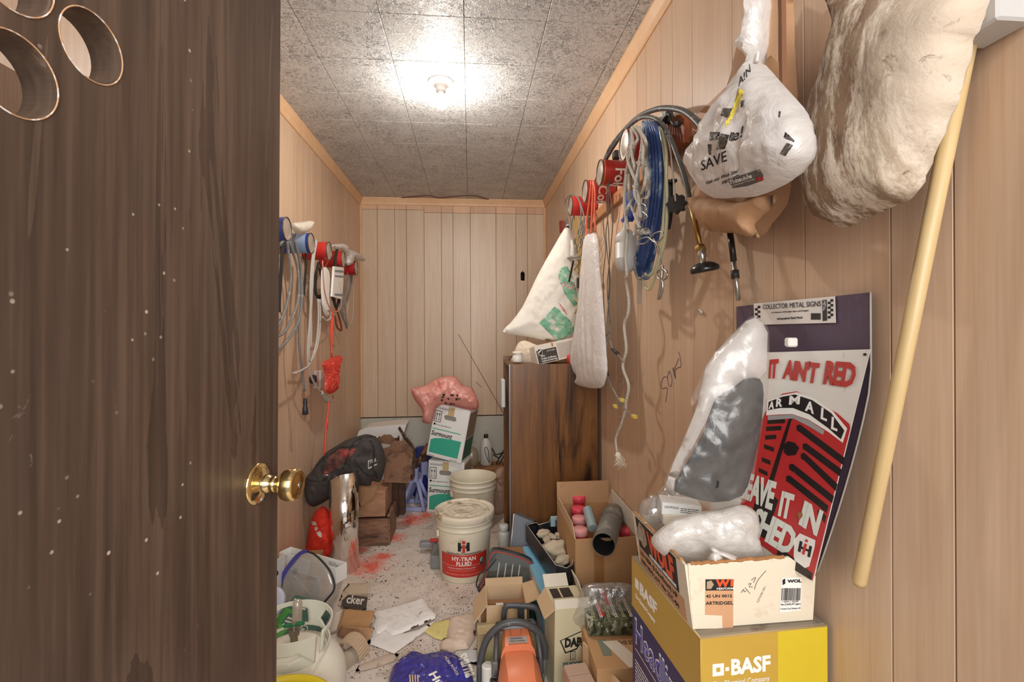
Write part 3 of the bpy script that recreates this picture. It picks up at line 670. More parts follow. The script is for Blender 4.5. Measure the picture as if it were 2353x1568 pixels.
for s in ([(945, 232), (955, 330), (935, 420), (905, 560), (890, 700), (905, 860), (920, 960)], [(950, 225), (990, 300), (970, 360), (945, 480), (925, 640), (940, 780), (975, 880), (1000, 950)],
          [(975, 225), (1010, 260), (1050, 340), (1045, 450), (1050, 560), (1030, 680), (985, 760), (960, 850)], [(985, 232), (1020, 300), (1010, 420), (990, 560), (1005, 700), (1050, 740), (1070, 680), (1060, 560), (1045, 470)],
          [(1000, 230), (1030, 330), (1025, 470), (1040, 620), (1075, 720)], [(955, 230), (945, 400), (965, 520), (955, 640), (990, 700), (1000, 820), (975, 940), (960, 1010)], [(965, 340), (935, 380), (915, 450), (950, 560), (985, 650), (960, 740), (920, 800), (900, 900)], [(1010, 470), (985, 560), (965, 700), (1000, 790), (1010, 880)]):
    s = [(p[0], p[1], XC-.05 if i < 3 else XC-.03+rnd.uniform(-.03, .03)) for i, p in enumerate(s)]
    MB().tube(onX(c2, s, XC-.03), .0048, 8).obj('strand', ROPE, rp, world=True)
# long rope with frayed end
lr = thing('frayed_rope', 'long off white rope hanging down right wall to a frayed tuft', 'rope', at(1443, 640, X=XC))
pts = onX(c2, [(945, 235), (930, 420), (905, 620), (893, 760), (905, 880), (915, 1000), (905, 1150), (912, 1300)], XC-.04)+onX(c3, [(905, 130), (925, 270), (920, 380), (892, 460), (905, 590), (905, 660), (885, 730), (888, 790), (925, 900), (905, 1020), (900, 1080), (870, 1180), (832, 1280), (845, 1390)], XC+.01)
MB().tube(pts, .0055, 8, smooth=5).obj('rope', ROPE, lr, world=True)
fr = MB(); e = onX(c3, [(850, 1395)], XC+.01)[0]
fr.sphere(e-V((0, 0, .004)), .012, nz=.4)
for k in range(46):
    a = rnd.uniform(-1.1, 1.1); L = rnd.uniform(.03, .055); dy = sin(a)*L+(-.01); fr.tube([e, e+V((rnd.uniform(-.015, .015), dy*.6+rnd.uniform(-.004, .004), -L*.5*cos(a))), e+V((rnd.uniform(-.02, .02), dy, -L*cos(a)))], .0011, 4, smooth=3)
fr.obj('frayed_tuft', mat('rope_fibre', '#e6ddcd', .8), lr, world=True, kind='stuff')
# grey hose over everything, ending in the brass rod and suction foot
RUB = mat('dark_grey_hose', '#4b4b4a', .42, dirt=('#8a8a88', .55, 30))
gh = thing('rubber_hose_with_suction_foot', 'dark grey rubber hose arched over the cans ending in brass rod and black foot', 'hose', onX(c2, [(1240, 100)], XC)[0])
MB().tube(onX(c2, [(750, 470), (790, 380), (860, 285), (980, 165), (1100, 105), (1200, 90), (1320, 112), (1420, 190), (1470, 265), (1500, 330)], XC+.03), .0088, 10).obj('hose', RUB, gh, world=True)
MB().tube(onX(c2, [(765, 455), (820, 360), (900, 250), (990, 170), (1080, 155), (1160, 200), (1230, 320), (1280, 450), (1330, 600), (1372, 785)], XC), .0068, 10).obj('hose', RUB, gh, world=True)
MB().tube(onX(c2, [(1368, 780), (1400, 900), (1440, 1095)], XC), .0065, 10, smooth=0).obj('brass_rod', BRASS, gh, world=True)
kp = onX(c2, [(1441, 1095), (1448, 1150), (1465, 1215)], XC); Mk2 = mtx(kp[0], (kp[2]-kp[0]).orthogonal(), (kp[2]-kp[0]).cross((kp[2]-kp[0]).orthogonal()))
MB().lathe([(0, -.004), (.0125, -.004), (.0135, .003), (.0125, .01), (0, .01)], Mk2, 6, smooth=False).obj('hex_nut', BRASS, gh, world=True)
MB().lathe([(.0095, .01), (.0105, .018), (.0105, .026), (.007, .031), (.0075, .045), (.014, .052), (.017, .056)], Mk2, 20).obj('neck', STEEL, gh, world=True)
Mk3 = mtx(kp[2]+V((0, 0, -.001)), (1, 0, .18), (0, 1, 0))
MB().lathe([(0, .006), (.012, .006), (.026, .001), (.0335, -.007), (.0345, -.014), (.031, -.018), (0, -.017)], Mk3, 32).obj('rubber_foot', mat('black_gloss_rubber', '#1c1b1a', .25), gh, world=True)
# black hose clamp behind first can, grey sockets etc.
tag(MB().box(at(*c2(838, 428), X=XC+.02), (.03, .035, .03), b=.004).obj('black_bracket', BLKC), 'small black bracket between the two nearest right cans', 'bracket')
# black valve with star knob
vk = thing('valve_assembly', 'black hand valve with a fluted knob hanging behind the blue hose', 'valve', at(*c2(1230, 740), X=XC+.05))
MB().tube(onX(c2, [(1220, 610), (1222, 720), (1220, 860), (1205, 960)], XC+.05), .009, 8).obj('body', BLKC, vk, world=True)
MB().box(at(*c2(1228, 628), X=XC+.05), (.02, .05, .01), b=.002).obj('lever', BLKC, vk, world=True)
kc = at(*c2(1275, 785), X=XC+.04); mb = MB()
flu = [((.026+.003*cos(8*a))*cos(a), (.026+.003*cos(8*a))*sin(a)) for a in [2*pi*i/64 for i in range(64)]]
mb.plate(flu, (), .018, mtx(kc, (0, 0, 1), (-.6, .5, 0))).obj('fluted_knob', BLKC, vk, world=True)
MB().tube([at(*c2(1225, 785), X=XC+.05), kc], .006, 8, smooth=0).obj('stem', BLKC, vk, world=True)
hang('thin_black_cable', [[(1165, 215), (1210, 330), (1235, 480), (1250, 640), (1262, 760)]], LGREY, 'thin pale cable running down beside the hose to the black valve', 'cable', c2, XC+.02, .0024, 6)
# hanging drop-light bottle
DOM = mat('dusty_translucent_plastic', '#c9c6c0', .45, var=.05)
db = thing('plastic_float_bottle', 'grey white capsule shaped plastic container hanging below the white rope', 'container', at(*c2(900, 1000), X=XC-.02))
bc = at(*c2(905, 1100), X=XC-.02); s_ = .00162*.32*3.05
MB().lathe([(.007, .093), (.009, .088), (.01, .072), (.018, .06), (.034, .047), (.037, .038), (.037, .02), (.0358, .019), (.0358, .016), (.037, .015), (.0365, -.035), (.038, -.036), (.038, -.04)], T(bc), 32).obj('body', DOM, db, world=True)
MB().lathe([(.038, -.036), (.0385, -.042), (.037, -.055), (.030, -.072), (.018, -.083), (0, -.087)], T(bc), 32).obj('dome', mat('dome_plastic', '#b4b0aa', .3), db, world=True)
bb = cushion(onX(c2, [(905, 700), (960, 690), (975, 800), (960, 900), (930, 910), (890, 925), (880, 890), (905, 840)], XC), (-1, 0, 0), .015, res=.008, wr=.012, ws=34)
tag(bb.obj('blue_cloth', mat('royal_blue_cloth', '#2c45a0', .7)), 'small royal blue cloth tucked behind rope above the grey container', 'cloth')
# springs, hooks
sp = MB(); e0 = onX(c2, [(985, 985), (1060, 975)], XC-.03); ax = (e0[1]-e0[0]); pts = []
for i in range(100):
    t_ = i/99; a = t_*2*pi*9; p = e0[0]+ax*t_; pts.append(p+V((cos(a)*.01, 0, sin(a)*.01)))
tag(sp.tube(pts, .0016, 5, smooth=0).obj('coil_spring', STEEL), 'small steel coil spring caught in the white rope hank', 'spring')
wires = [[(990, 1040), (1060, 1020), (1120, 1060), (1170, 1020), (1160, 980), (1100, 1000), (1050, 1060), (1000, 1070)], [(1010, 900), (1060, 870), (1010, 820), (1020, 780), (1050, 800), (1040, 870), (1000, 900)], [(1100, 1030), (1140, 1100), (1150, 1220)], [(1105, 1030), (1135, 1140), (1165, 1230)]]
hang('wire_hooks', wires, STEEL, 'bent steel wire hooks hanging in front of the blue hose', 'hooks', c2, XC-.035, .0022, 6)
sh = thing('swivel_snap_hook', 'chrome swivel snap hook on a ring at the end of the clear hose', 'hook', at(*c2(1165, 1290), X=XC))
MB().tube([at(*c2(1165+38*cos(a), 1290+38*sin(a)), X=XC) for a in [2*pi*i/20 for i in range(20)]], .0035, 8, smooth=0, closed=True).obj('ring', STEEL, sh, world=True)
MB().tube(onX(c2, [(1165, 1225), (1163, 1260), (1160, 1320)], XC), .006, 8).obj('swivel', STEEL, sh, world=True)
MB().tube(onX(c2, [(1160, 1320), (1152, 1380), (1142, 1440), (1138, 1465), (1155, 1445), (1168, 1390), (1168, 1330)], XC), .004, 8).obj('snap', STEEL, sh, world=True)
for k, (x, y0, y1, X, lb) in enumerate(((1003, 1320, 1498, XC+.02, 'thin grey steel ruler strip hanging below the blue hose'),)):
    a, b_ = at(*c2(x-18, y0), X=X), at(*c2(x+18, y1), X=X)
    tag(MB().box((X, (a.y+b_.y)/2, (a.z+b_.z)/2), (.002, abs(a.y-b_.y), abs(a.z-b_.z))).obj('metal_strip', STEEL), lb, 'strip')
# black wires with yellow connectors from the second can
bw = thing('wiring_pigtails', 'thin black wires looped on second right can ending in yellow connectors', 'wires', at(*c2(770, 460), X=XC))
for s in ([(765, 462), (772, 600), (765, 780), (770, 860), (780, 1000), (785, 1200), (778, 1500)], [(775, 462), (780, 640), (775, 860), (760, 1000), (775, 1180), (790, 1300), (780, 1568)], [(770, 500), (790, 700), (810, 850), (800, 1050), (780, 1250), (770, 1400), (790, 1650)],
          [(700, 560), (650, 700), (620, 900), (600, 1050), (615, 1230), (635, 1400), (630, 1568), (640, 1680), (690, 1800), (760, 1960)], [(690, 600), (640, 800), (640, 1050), (665, 1300), (700, 1500), (720, 1640), (740, 1900), (765, 1990)], [(740, 860), (745, 1000), (760, 1100), (740, 1300), (745, 1480), (750, 1600), (755, 1700)]):
    MB().tube(onX(c2, s, XC), .0019, 6).obj('wire', mat('wire_grey', '#55524e', .5) if 'wg' not in globals() else wg, bw, world=True)
wg = None
for s, r in (([(785, 280), (770, 430), (785, 540), (805, 620), (830, 655), (885, 725)], .0028), ([(768, 540), (765, 680), (765, 790), (785, 870), (830, 960), (857, 1010), (850, 1045)], .0036), ([(800, 500), (760, 540), (710, 590), (708, 610)], .002), ([(855, 1010), (900, 1070), (950, 1112)], .0028)):
    MB().tube(onX(c3, s, XC), r, 6).obj('wire', GREYC, bw, world=True)
MB().tube(onX(c3, [(708, 610), (712, 730), (718, 850)], XC), .0042, 8).obj('black_lead', BLKC, bw, world=True)
for s in ([(712, 845), (722, 870)], [(805, 635), (845, 670)], [(762, 790), (772, 830)]): MB().tube(onX(c3, s, XC), .007, 8, smooth=0).obj('ferrule', BLKC, bw, world=True)
YEL = mat('yellow_plastic', '#cdb85a', .45)
for x, y in ((830, 1048), (875, 1003), (965, 1122)): MB().box(at(*c3(x, y), X=XC), (.016, .03, .014), b=.003).obj('connector', YEL, bw, world=True)
# orange strap over can three, grey wire + yellow rope on can four
hang('orange_tie_strap', [[(670, 612), (682, 700), (678, 850), (686, 985)], [(655, 618), (640, 760), (622, 900), (622, 1010)], [(668, 618), (662, 780), (655, 930), (652, 1050)]], mat('orange_strap', '#e0684a', .5), 'orange plastic strap looped over the third right can tying the white bag', 'strap', c2, XC-.02, .0042, 4)
hang('grey_wire_coil', [[(470, 850), (462, 780), (490, 725), (530, 712), (560, 740), (590, 820), (600, 900), (560, 1040), (545, 1130), (590, 1060), (570, 900)], [(480, 870), (470, 960), (490, 1040), (545, 1100), (590, 1010), (605, 880)], [(500, 870), (510, 980), (530, 1060), (560, 980), (590, 900)], [(520, 870), (510, 960), (500, 1050), (560, 1190), (590, 1130)], [(545, 720), (575, 780), (580, 880), (560, 990), (520, 1060), (480, 1010), (472, 900)]], GREYC, 'coil of grey insulated wire looped on the farthest right can', 'wire', c2, XC, .0034)
hang('yellow_rope_hank', [[(530, 870), (540, 960), (560, 1080), (575, 1200), (570, 1330)], [(545, 880), (555, 1000), (580, 1120), (580, 1260)], [(560, 870), (575, 980), (568, 1120), (560, 1290)], [(570, 1200), (520, 1280), (500, 1360), (520, 1450), (560, 1500), (540, 1568)]], rope_mat('yellow_rope', '#c9a95a'), 'thin yellow rope hanging below the farthest right can', 'rope', c2, XC, .0034)
gun = thing('caulking_rod', 'black rod with pale handle grip hanging in front of the feed sack', 'tool', at(*c2(515, 1130), X=XC-.03))
MB().tube(onX(c2, [(525, 1190), (505, 1290), (480, 1400), (450, 1540), (425, 1670)], XC-.03), .0055, 8).obj('rod', BLKC, gun, world=True)
MB().tube(onX(c2, [(515, 1045), (520, 1100), (520, 1160)], XC-.03), lambda t: .007+.008*t, 8).obj('grip', DOM, gun, world=True)
MB().tube(onX(c2, [(475, 1170), (560, 1160)], XC-.03), .012, 8, smooth=0, flat=.5).obj('cross_bar', mat('bar_grey', '#8f8d86', .5), gun, world=True)
MB().box(at(*c2(565, 1350), X=XC), (.02, .028, .055), b=.003).obj('clip', BLKC, gun, world=True)
rc = fx.poly([c2(*p) for p in ((432, 905), (458, 898), (462, 970), (436, 990))], .01, 0)
tag(rc.obj('red_card', mat('faded_red_card', '#a4483c', .7)), 'small faded red card pinned to right wall near the back corner', 'card')

# ------------------------------------------------------------------ sacks and bags on the right wall
SACK = mat('woven_white_sack', '#e2ddd3', .6, var=.06, vs=20, dirt=('#c8bda9', .62, 8), bump=.25, bs=200)
fs_o = [(478, 930), (500, 960), (560, 1100), (600, 1250), (610, 1450), (600, 1620), (560, 1690), (480, 1750), (330, 1765), (210, 1740), (110, 1725), (15, 1700), (70, 1640), (160, 1520), (250, 1330), (330, 1180), (400, 1060)]
sackc = cushion([at(*c2(p[0], p[1]), Y=2.62) for p in fs_o], (-.15, -1, 0), .055, .03, res=.012, wr=.010, ws=9, seed=11, sm=2)
fs_t = thing('feed_sack', 'white woven feed sack with faded green print hanging above the cabinet', 'sack', at(*c2(490, 940), Y=2.62)); sackc.obj('sack', SACK, fs_t, world=True)
fc = Face(sackc.info[0], sackc.info[1], sackc.info[2])
GP = mat('faded_green_print', '#7fc0a0', .6, dirt=('#dcd8cc', .5, 30)); RP = mat('faded_red_print', '#cf7f86', .6, dirt=('#dcd8cc', .5, 40))
for px, m, nm in (([(440, 1240), (480, 1230), (520, 1300), (545, 1400), (560, 1500), (530, 1520), (470, 1440), (430, 1350), (415, 1290)], GP, 'green_print'), ([(390, 1520), (440, 1560), (520, 1640), (540, 1690), (480, 1740), (410, 1770), (300, 1660), (280, 1640)], GP, 'green_print'),
                  ([(455, 1340), (500, 1345), (540, 1370), (530, 1400), (480, 1390), (440, 1360)], RP, 'red_print'), ([(420, 1490), (470, 1550), (480, 1580), (440, 1540)], RP, 'red_print')):
    drape(subdiv(fc.poly([c2(*p) for p in px]), .012), sackc, sackc.info[3], .0012).obj(nm, m, fs_t, world=True)
wb = [(618, 1010), (650, 990), (690, 1000), (705, 1090), (715, 1250), (735, 1450), (750, 1650), (762, 1850), (770, 1980), (745, 2090), (690, 2110), (600, 2100), (530, 2070), (560, 2020), (480, 2000), (500, 1900), (540, 1700), (570, 1500), (590, 1250), (605, 1080)]
wbc = cushion(onX(c2, wb, XC-.02), (-.8, -.6, 0), .05, .03, res=.010, wr=.004, ws=12, seed=13, sm=2, fn=lambda x, y, t: .009*t*sin(x*85+2*NZ.noise(V((x*6, y*5, 0)))))
tag(wbc.obj('long_white_bag', film('thin_white_plastic', '#f2eeec', .93, .35, .1, .3, .5, 40)), 'long thin white plastic bag hanging from third right can over the cabinet', 'bag')

# hanging carrier bag with a shoe box in it, paper sack behind
KRAFT = mat('brown_kraft_paper', '#b08763', .7, var=.1, vs=9, dirt=('#9a7352', .6, 5), bump=.2, bs=25)
pb = thing('paper_sack', 'large crumpled brown paper sack hanging behind the white carrier bag', 'bag', at(*c4(460, 900), X=XR-.05))
ks = cushion(onX(c4, [(640, 20), (735, 0), (745, 300), (765, 620), (740, 900), (725, 1150), (700, 1310), (600, 1440), (525, 1530), (390, 1500), (300, 1500), (215, 1480), (140, 1450), (80, 1255), (160, 1150), (250, 900), (330, 640), (400, 350), (430, 160), (465, 150), (500, 220)], XR-.06), (-1, -.15, 0), .05, .03, res=.012, wr=.012, ws=9, seed=21, sm=2, cre=.9)
ks.obj('sack', KRAFT, pb, world=True)
fp = Face(at(*c4(690, 300), X=XR-.125), (0, -1, .0), (0, 0, 1))
fp.poly([c4(*p) for p in ((738, -40), (762, -40), (768, 640), (748, 600))], .008, .02).obj('folded_edge', mat('dark_card_edge', '#7c5237', .7), pb, world=True)
fp.poly([c4(*p) for p in ((575, -30), (660, 20), (655, 280), (600, 300), (578, 180))], .006, .015).obj('torn_flap', KRAFT, pb, world=True)
fp.poly([c4(*p) for p in ((640, 30), (720, -20), (742, 10), (735, 400), (690, 360), (665, 380), (655, 200))], .004, .024).obj('torn_flap', mat('pale_kraft', '#d7ae88', .7), pb, world=True)
cu = cushion(onX(c4, [(85, 1262), (400, 1300), (620, 1250), (600, 1330), (480, 1440), (525, 1530), (430, 1520), (340, 1490), (200, 1490), (140, 1440)], XR-.13), (-1, -.2, .3), .03, .02, res=.01, wr=.02, ws=12, seed=22, sm=2, cre=1)
cu.obj('crumpled_bottom', KRAFT, pb, world=True)
# pale slat behind the bag
tag(MB().tube(onX(c4, [(445, 150), (380, 400), (290, 690)], XR-.02), .007, 4, smooth=0, flat=2).obj('pale_lath', TRIMW), 'slim pale wooden slat leaning behind the hanging carrier bag', 'slat')
bag_o = [(470, -60), (575, -60), (575, 120), (560, 300), (525, 400), (560, 420), (640, 510), (720, 600), (800, 690), (850, 800), (862, 960), (820, 1060), (740, 1150), (640, 1210), (500, 1265), (370, 1272), (225, 1275), (160, 1210), (110, 1120), (98, 1060), (130, 960), (190, 840), (270, 700), (370, 560), (440, 460), (480, 405), (420, 340), (393, 270), (420, 235), (470, 215), (480, 100)]
def bagf(x, y, t):    # folds gathered to the neck
    return .011*t*sin(15*atan2(x+.02, -(y-.16))+3*NZ.noise(V((x*9, y*9, 3))))
bagc = cushion(onX(c4, bag_o, XR-.16), (-1, -.3, 0), .07, .05, res=.0075, wr=.014, ws=13, seed=31, sm=2, fn=bagf, cre=.9, Rr=.13)
cb = thing('carrier_bag', 'knotted semi-clear carrier bag hung on right wall with printed box inside', 'bag', at(*c4(520, 400), X=XR-.16))
bagc.obj('bag', film('carrier_film', '#efeae6', .84, .34, .09, .35, .6, 18), cb, world=True)
MB().tube(onX(c4, [(470, 235), (505, 330), (500, 400)], XR-.17), .004, 6).obj('handle_knot', WHITEBAG, cb, world=True)
fb = Face(bagc.info[0], bagc.info[1], bagc.info[2]); nn = bagc.info[3]
def onbag(mb, L=.01): return drape(subdiv(mb, L), bagc, nn, .0012)
DKP = mat('dark_brown_print', '#4a433d', .5); YP = mat('yellow_print', '#d7c44e', .5)
for q in ([(290, 695), (350, 700), (330, 760), (270, 745)], [(205, 850), (268, 850), (262, 900), (200, 905)], [(275, 860), (330, 870), (300, 960), (240, 965)], [(340, 850), (365, 855), (350, 910), (325, 905)], [(190, 930), (215, 930), (210, 1000), (195, 990)], [(405, 650), (428, 645), (415, 690), (400, 690)]):
    onbag(fb.poly([c4(*p) for p in q])).obj('dark_print', DKP, cb, world=True)
for q in ([(385, 570), (425, 585), (395, 660), (360, 740), (310, 820), (303, 790), (340, 720), (370, 640)],): onbag(fb.poly([c4(*p) for p in q])).obj('yellow_print', YP, cb, world=True)
for body, a, b_, c_ in (('at', (388, 560), (440, 500), (375, 520)), ('home', (440, 500), (475, 445), (425, 465)), ('brand', (150, 1100), (330, 1030), (130, 1040)), ('name', (355, 910), (430, 870), (345, 850)), ('Visit our Web Site!', (180, 1190), (390, 1110), (178, 1168)), ('mart.com', (280, 1190), (392, 1140), (278, 1168))):
    if body in ('at', 'home', 'brand', 'name'): body = {'at': 'A!', 'home': 'N', 'brand': 'SAVE', 'name': 'e!'}[body]
    onbag(fb.text(body, c4(*a), c4(*b_), c4(*c_), bold=.01, shear=.3), .008).obj('lettering', INK, cb, world=True)
onbag(fb.poly([c4(*p) for p in ((320, 1165), (400, 1130), (525, 1090), (548, 1130), (540, 1165), (440, 1200), (350, 1212))]), .012).obj('printed_patch', mat('grey_box_print', '#5f5b58', .5), cb, world=True)
dr = lambda mb: drape(subdiv(mb, .008), bagc, nn, .0022)
dr(fb.text('Thinsulate', c4(335, 1190), c4(478, 1145), c4(330, 1163), bold=.01)).obj('lettering', PAPERW, cb, world=True)
dr(fb.text('INSULATION', c4(345, 1203), c4(488, 1160), c4(344, 1195))).obj('lettering', PAPERW, cb, world=True)
dr(fb.text('3M', c4(505, 1170), c4(552, 1160), c4(500, 1145), bold=.03)).obj('lettering', REDP, cb, world=True)
for q in ([(700, 920), (740, 935), (690, 1005), (655, 990)], [(650, 715), (660, 720), (655, 755), (645, 752)], [(690, 850), (750, 905), (745, 915), (680, 885)]): onbag(fb.poly([c4(*p) for p in q])).obj('dark_print', DKP, cb, world=True)
# dirty canvas sack
def canvas():
    t = NT('mildewed_canvas'); t.set(.9); co = t.co('Position')
    c = t.ramp(t.noise(6, co, 6), [(.35, '#c6b5a2'), (.65, '#dacebd')])
    st2 = t.co('Position', (5, 14, 3.2), (.15, 0, 0)); k = t.noise(2.2, st2, 9, .12, .78)
    sy_ = t.n('ShaderNodeSeparateXYZ'); t.l(t.n('ShaderNodeNewGeometry').outputs['Position'], sy_.inputs[0]); gy = t.n('ShaderNodeMapRange'); t.l(sy_.outputs[1], gy.inputs[0]); gy.inputs[1].default_value = .54; gy.inputs[2].default_value = .64
    c = t.mix(t.math('MULTIPLY', t.math('MULTIPLY', t.ramp(k, [(.42, BL), (.53, WH)]), .92), gy.outputs[0]), c, '#735539')
    c = t.mix(t.math('MULTIPLY', t.ramp(t.noise(5, t.co('Position', (1, 2, 1)), 5), [(.52, BL), (.7, WH)]), .4), c, '#b3a98a')
    c = t.mix(t.math('MULTIPLY', t.ramp(t.noise(30, co, 6, .5, .7), [(.60, BL), (.68, WH)]), .8), c, '#6a533a')
    t.base(c); t.bump(t.noise(180, co, 4), .5, .002); return t.m
CAN = canvas()
cvo = [(1005, -60), (1690, -60), (1990, -60), (1973, 60), (1935, 200), (1890, 250), (1880, 350), (1830, 500), (1805, 640), (1750, 730), (1690, 900), (1640, 1000), (1590, 1130), (1540, 1230), (1470, 1300), (1420, 1310), (1300, 1370), (1170, 1425), (1100, 1460), (1030, 1460), (960, 1420), (905, 1395), (870, 1250), (860, 1050), (870, 850), (920, 650), (980, 480), (1040, 300), (1065, 200), (1020, 60)]
cvc = cushion(onX(c4, cvo, XR-.07), (-1, -.1, 0), .065, .03, res=.011, wr=.008, ws=7, seed=41, sm=2, cre=.7, Rr=.09, fn=lambda x, y, t: .016*t*(NZ.noise(V((x*13+y*5, y*2.5, 1)))))
tag(cvc.obj('canvas_sack', CAN), 'large mildew stained canvas sack hanging at top right of the wall', 'sack')
tag(MB().box(at(*c4(2000, -10), X=XR-.03), (.05, .06, .09), b=.003).obj('shelf_bracket', mat('grey_bracket', '#b9b7b5', .6)), 'grey bracket at ceiling height beside the canvas sack', 'bracket')
# the long handle below it
q0, q1 = at(1973, 1345, X=XR-.045), at(2190, 262, X=XR-.03); dr_ = (q1-q0).normalized(); q1 = q0+dr_*1.03
POLE = wood('ash_handle', '#b89a66', '#cdb486', 8, (1, .3, .08), .42, rv=0)
tag(MB().tube([q0, q0+dr_*.008, q0+dr_*.3, q1], lambda t: .0106 if t > .005 else .008, 16, smooth=0).obj('wooden_pole', POLE), 'long pale wooden pole leaning on right wall below the canvas sack', 'pole')
# black telescopic rod
tr = thing('telescopic_rod', 'thin black telescopic rod hanging below the brown paper sack', 'rod', at(1685, 600, X=XR-.02))
P_ = [at(1677, 530, X=XR-.025), at(1686, 600, X=XR-.025), at(1690, 640, X=XR-.025), at(1697, 690, X=XR-.025)]
MB().tube(P_[:2], .0075, 10, smooth=0).obj('upper_tube', mat('satin_black', '#3a3735', .3, .5), tr, world=True)
MB().tube(P_[1:3], .010, 10, smooth=0).obj('collar', BLKC, tr, world=True) if False else MB().tube([interp(P_[1], P_[2], .55), P_[2]], .0095, 10, smooth=0).obj('collar', BLKC, tr, world=True)
MB().tube([P_[1], P_[3]], .0055, 10, smooth=0).obj('lower_tube', STEEL, tr, world=True)
# pencil and marker writing on the panelling
FPN = mat('faint_pencil', '#9a6f62', .7, var=0); MK = mat('marker_ink', '#5b4a58', .7, var=0); fw = Face((XR-.0005, 0, 0), (0, -1, 0), (0, 0, 1))
def scrawl(px, name, label, r=.0011, f=fw, X=XR-.0005):
    return tag(MB().tube([at(u, v, X=X) for u, v in px], r, 5, flat=.5).obj(name, MK), label, 'writing')
c5 = cc(1370, 600, 2.85)
for s in ([(470, 765), (445, 760), (428, 795), (430, 835), (462, 830), (466, 850), (455, 925)], [(480, 720), (468, 760), (475, 810), (490, 820), (497, 780), (488, 735), (475, 725)], [(505, 700), (520, 765), (512, 715), (540, 640)], [(500, 700), (520, 770), (518, 720), (535, 700), (555, 690), (552, 640), (540, 595)]):
    MB().tube([at(*c5(*p), X=XR-.0004) for p in s], .0012, 5).obj('marker_stroke', MK, wr_, world=True, label='dark marker writing on the boards')
for s in ([(150, 760), (172, 755), (165, 790), (140, 795), (135, 850), (165, 840)], [(135, 860), (150, 880), (170, 850), (172, 800)], [(195, 835), (210, 860), (215, 820), (200, 800)], [(160, 975), (150, 1000), (170, 1010), (160, 1040), (145, 1030)], [(222, 750), (225, 800), (238, 790), (235, 830)], [(210, 880), (225, 900), (220, 930)]):
    MB().tube([at(*c5(*p), X=XR-.0004) for p in s], .0009, 5).obj('pencil_stroke', FPN, wr_, world=True, label='faint handwritten figure on the boards')
pn = thing('leaning_stick', 'long thin diagonal stick leaning on the back wall behind the boxes', 'stick', at(1100, 850, Y=YB))
MB().tube([at(1053, 768, Y=YB-.004), at(1100, 850, Y=YB-.006), at(1157, 950, Y=YB-.012)], .0022, 6, smooth=0).obj('stick', mat('dry_stick', '#8f6f4a', .8), pn, world=True)
MB().tube([at(1093, 878, Y=YB-.003), at(1107, 890, Y=YB-.003)], .0016, 5, smooth=0).obj('twig', mat('dry_twig', '#7d6246', .8), pn, world=True)
tag(MB().tube([at(1606, 712, X=XR-.004), at(1611, 716, X=XR-.01), at(1612, 722, X=XR-.004), at(1608, 716, X=XR-.008)], .003, 5).obj('torn_paper_scrap', mat('scrap', '#d8d2c8', .7, dirt=('#4a3a34', .5, 90))), 'tiny torn paper scrap stapled to right wall above the word SOW', 'scrap')

# ================================================================== things standing on the floor
def ft(f, body, x, y, h, wd=None, bold=0, shear=0, e=.0006, t=.0004, mb=None, **k):
    """text on a face in metres: lower left x,y and cap height h, fitted to width wd"""
    m = MB().text(body, 1, Matrix(), bold=bold, shear=shear, t=t, **k); xs_ = [p.x for p in m.v]; x0, x1 = min(xs_), max(xs_); s = h/.73; sx = wd/(x1-x0) if wd else s
    return (mb or MB()).add([V((x+(p.x-x0)*sx, y+p.y*s, p.z)) for p in m.v], m.f, f.M(e))
def fr_(f, x0, y0, x1, y1, t=.0003, e=.0002, mb=None): return (mb or MB()).plate([(x0, y0), (x1, y0), (x1, y1), (x0, y1)], (), t, f.M(e))
def lines(f, x0, y0, x1, n, gap, h, seed=0, e=.0006, mb=None):
    """rows of small print too fine to read in the photo, as broken bars"""
    rr = random.Random(seed); mb = mb or MB()
    for k in range(n):
        x = x0; y = y0-k*gap; xe = x1-(rr.random()*.3*(x1-x0) if rr.random() < .3 else 0)
        while x < xe: L = rr.uniform(.6, 2.6)*h*2; fr_(f, x, y, min(x+L, xe), y+h, mb=mb, e=e); x += L+h*.9
    return mb
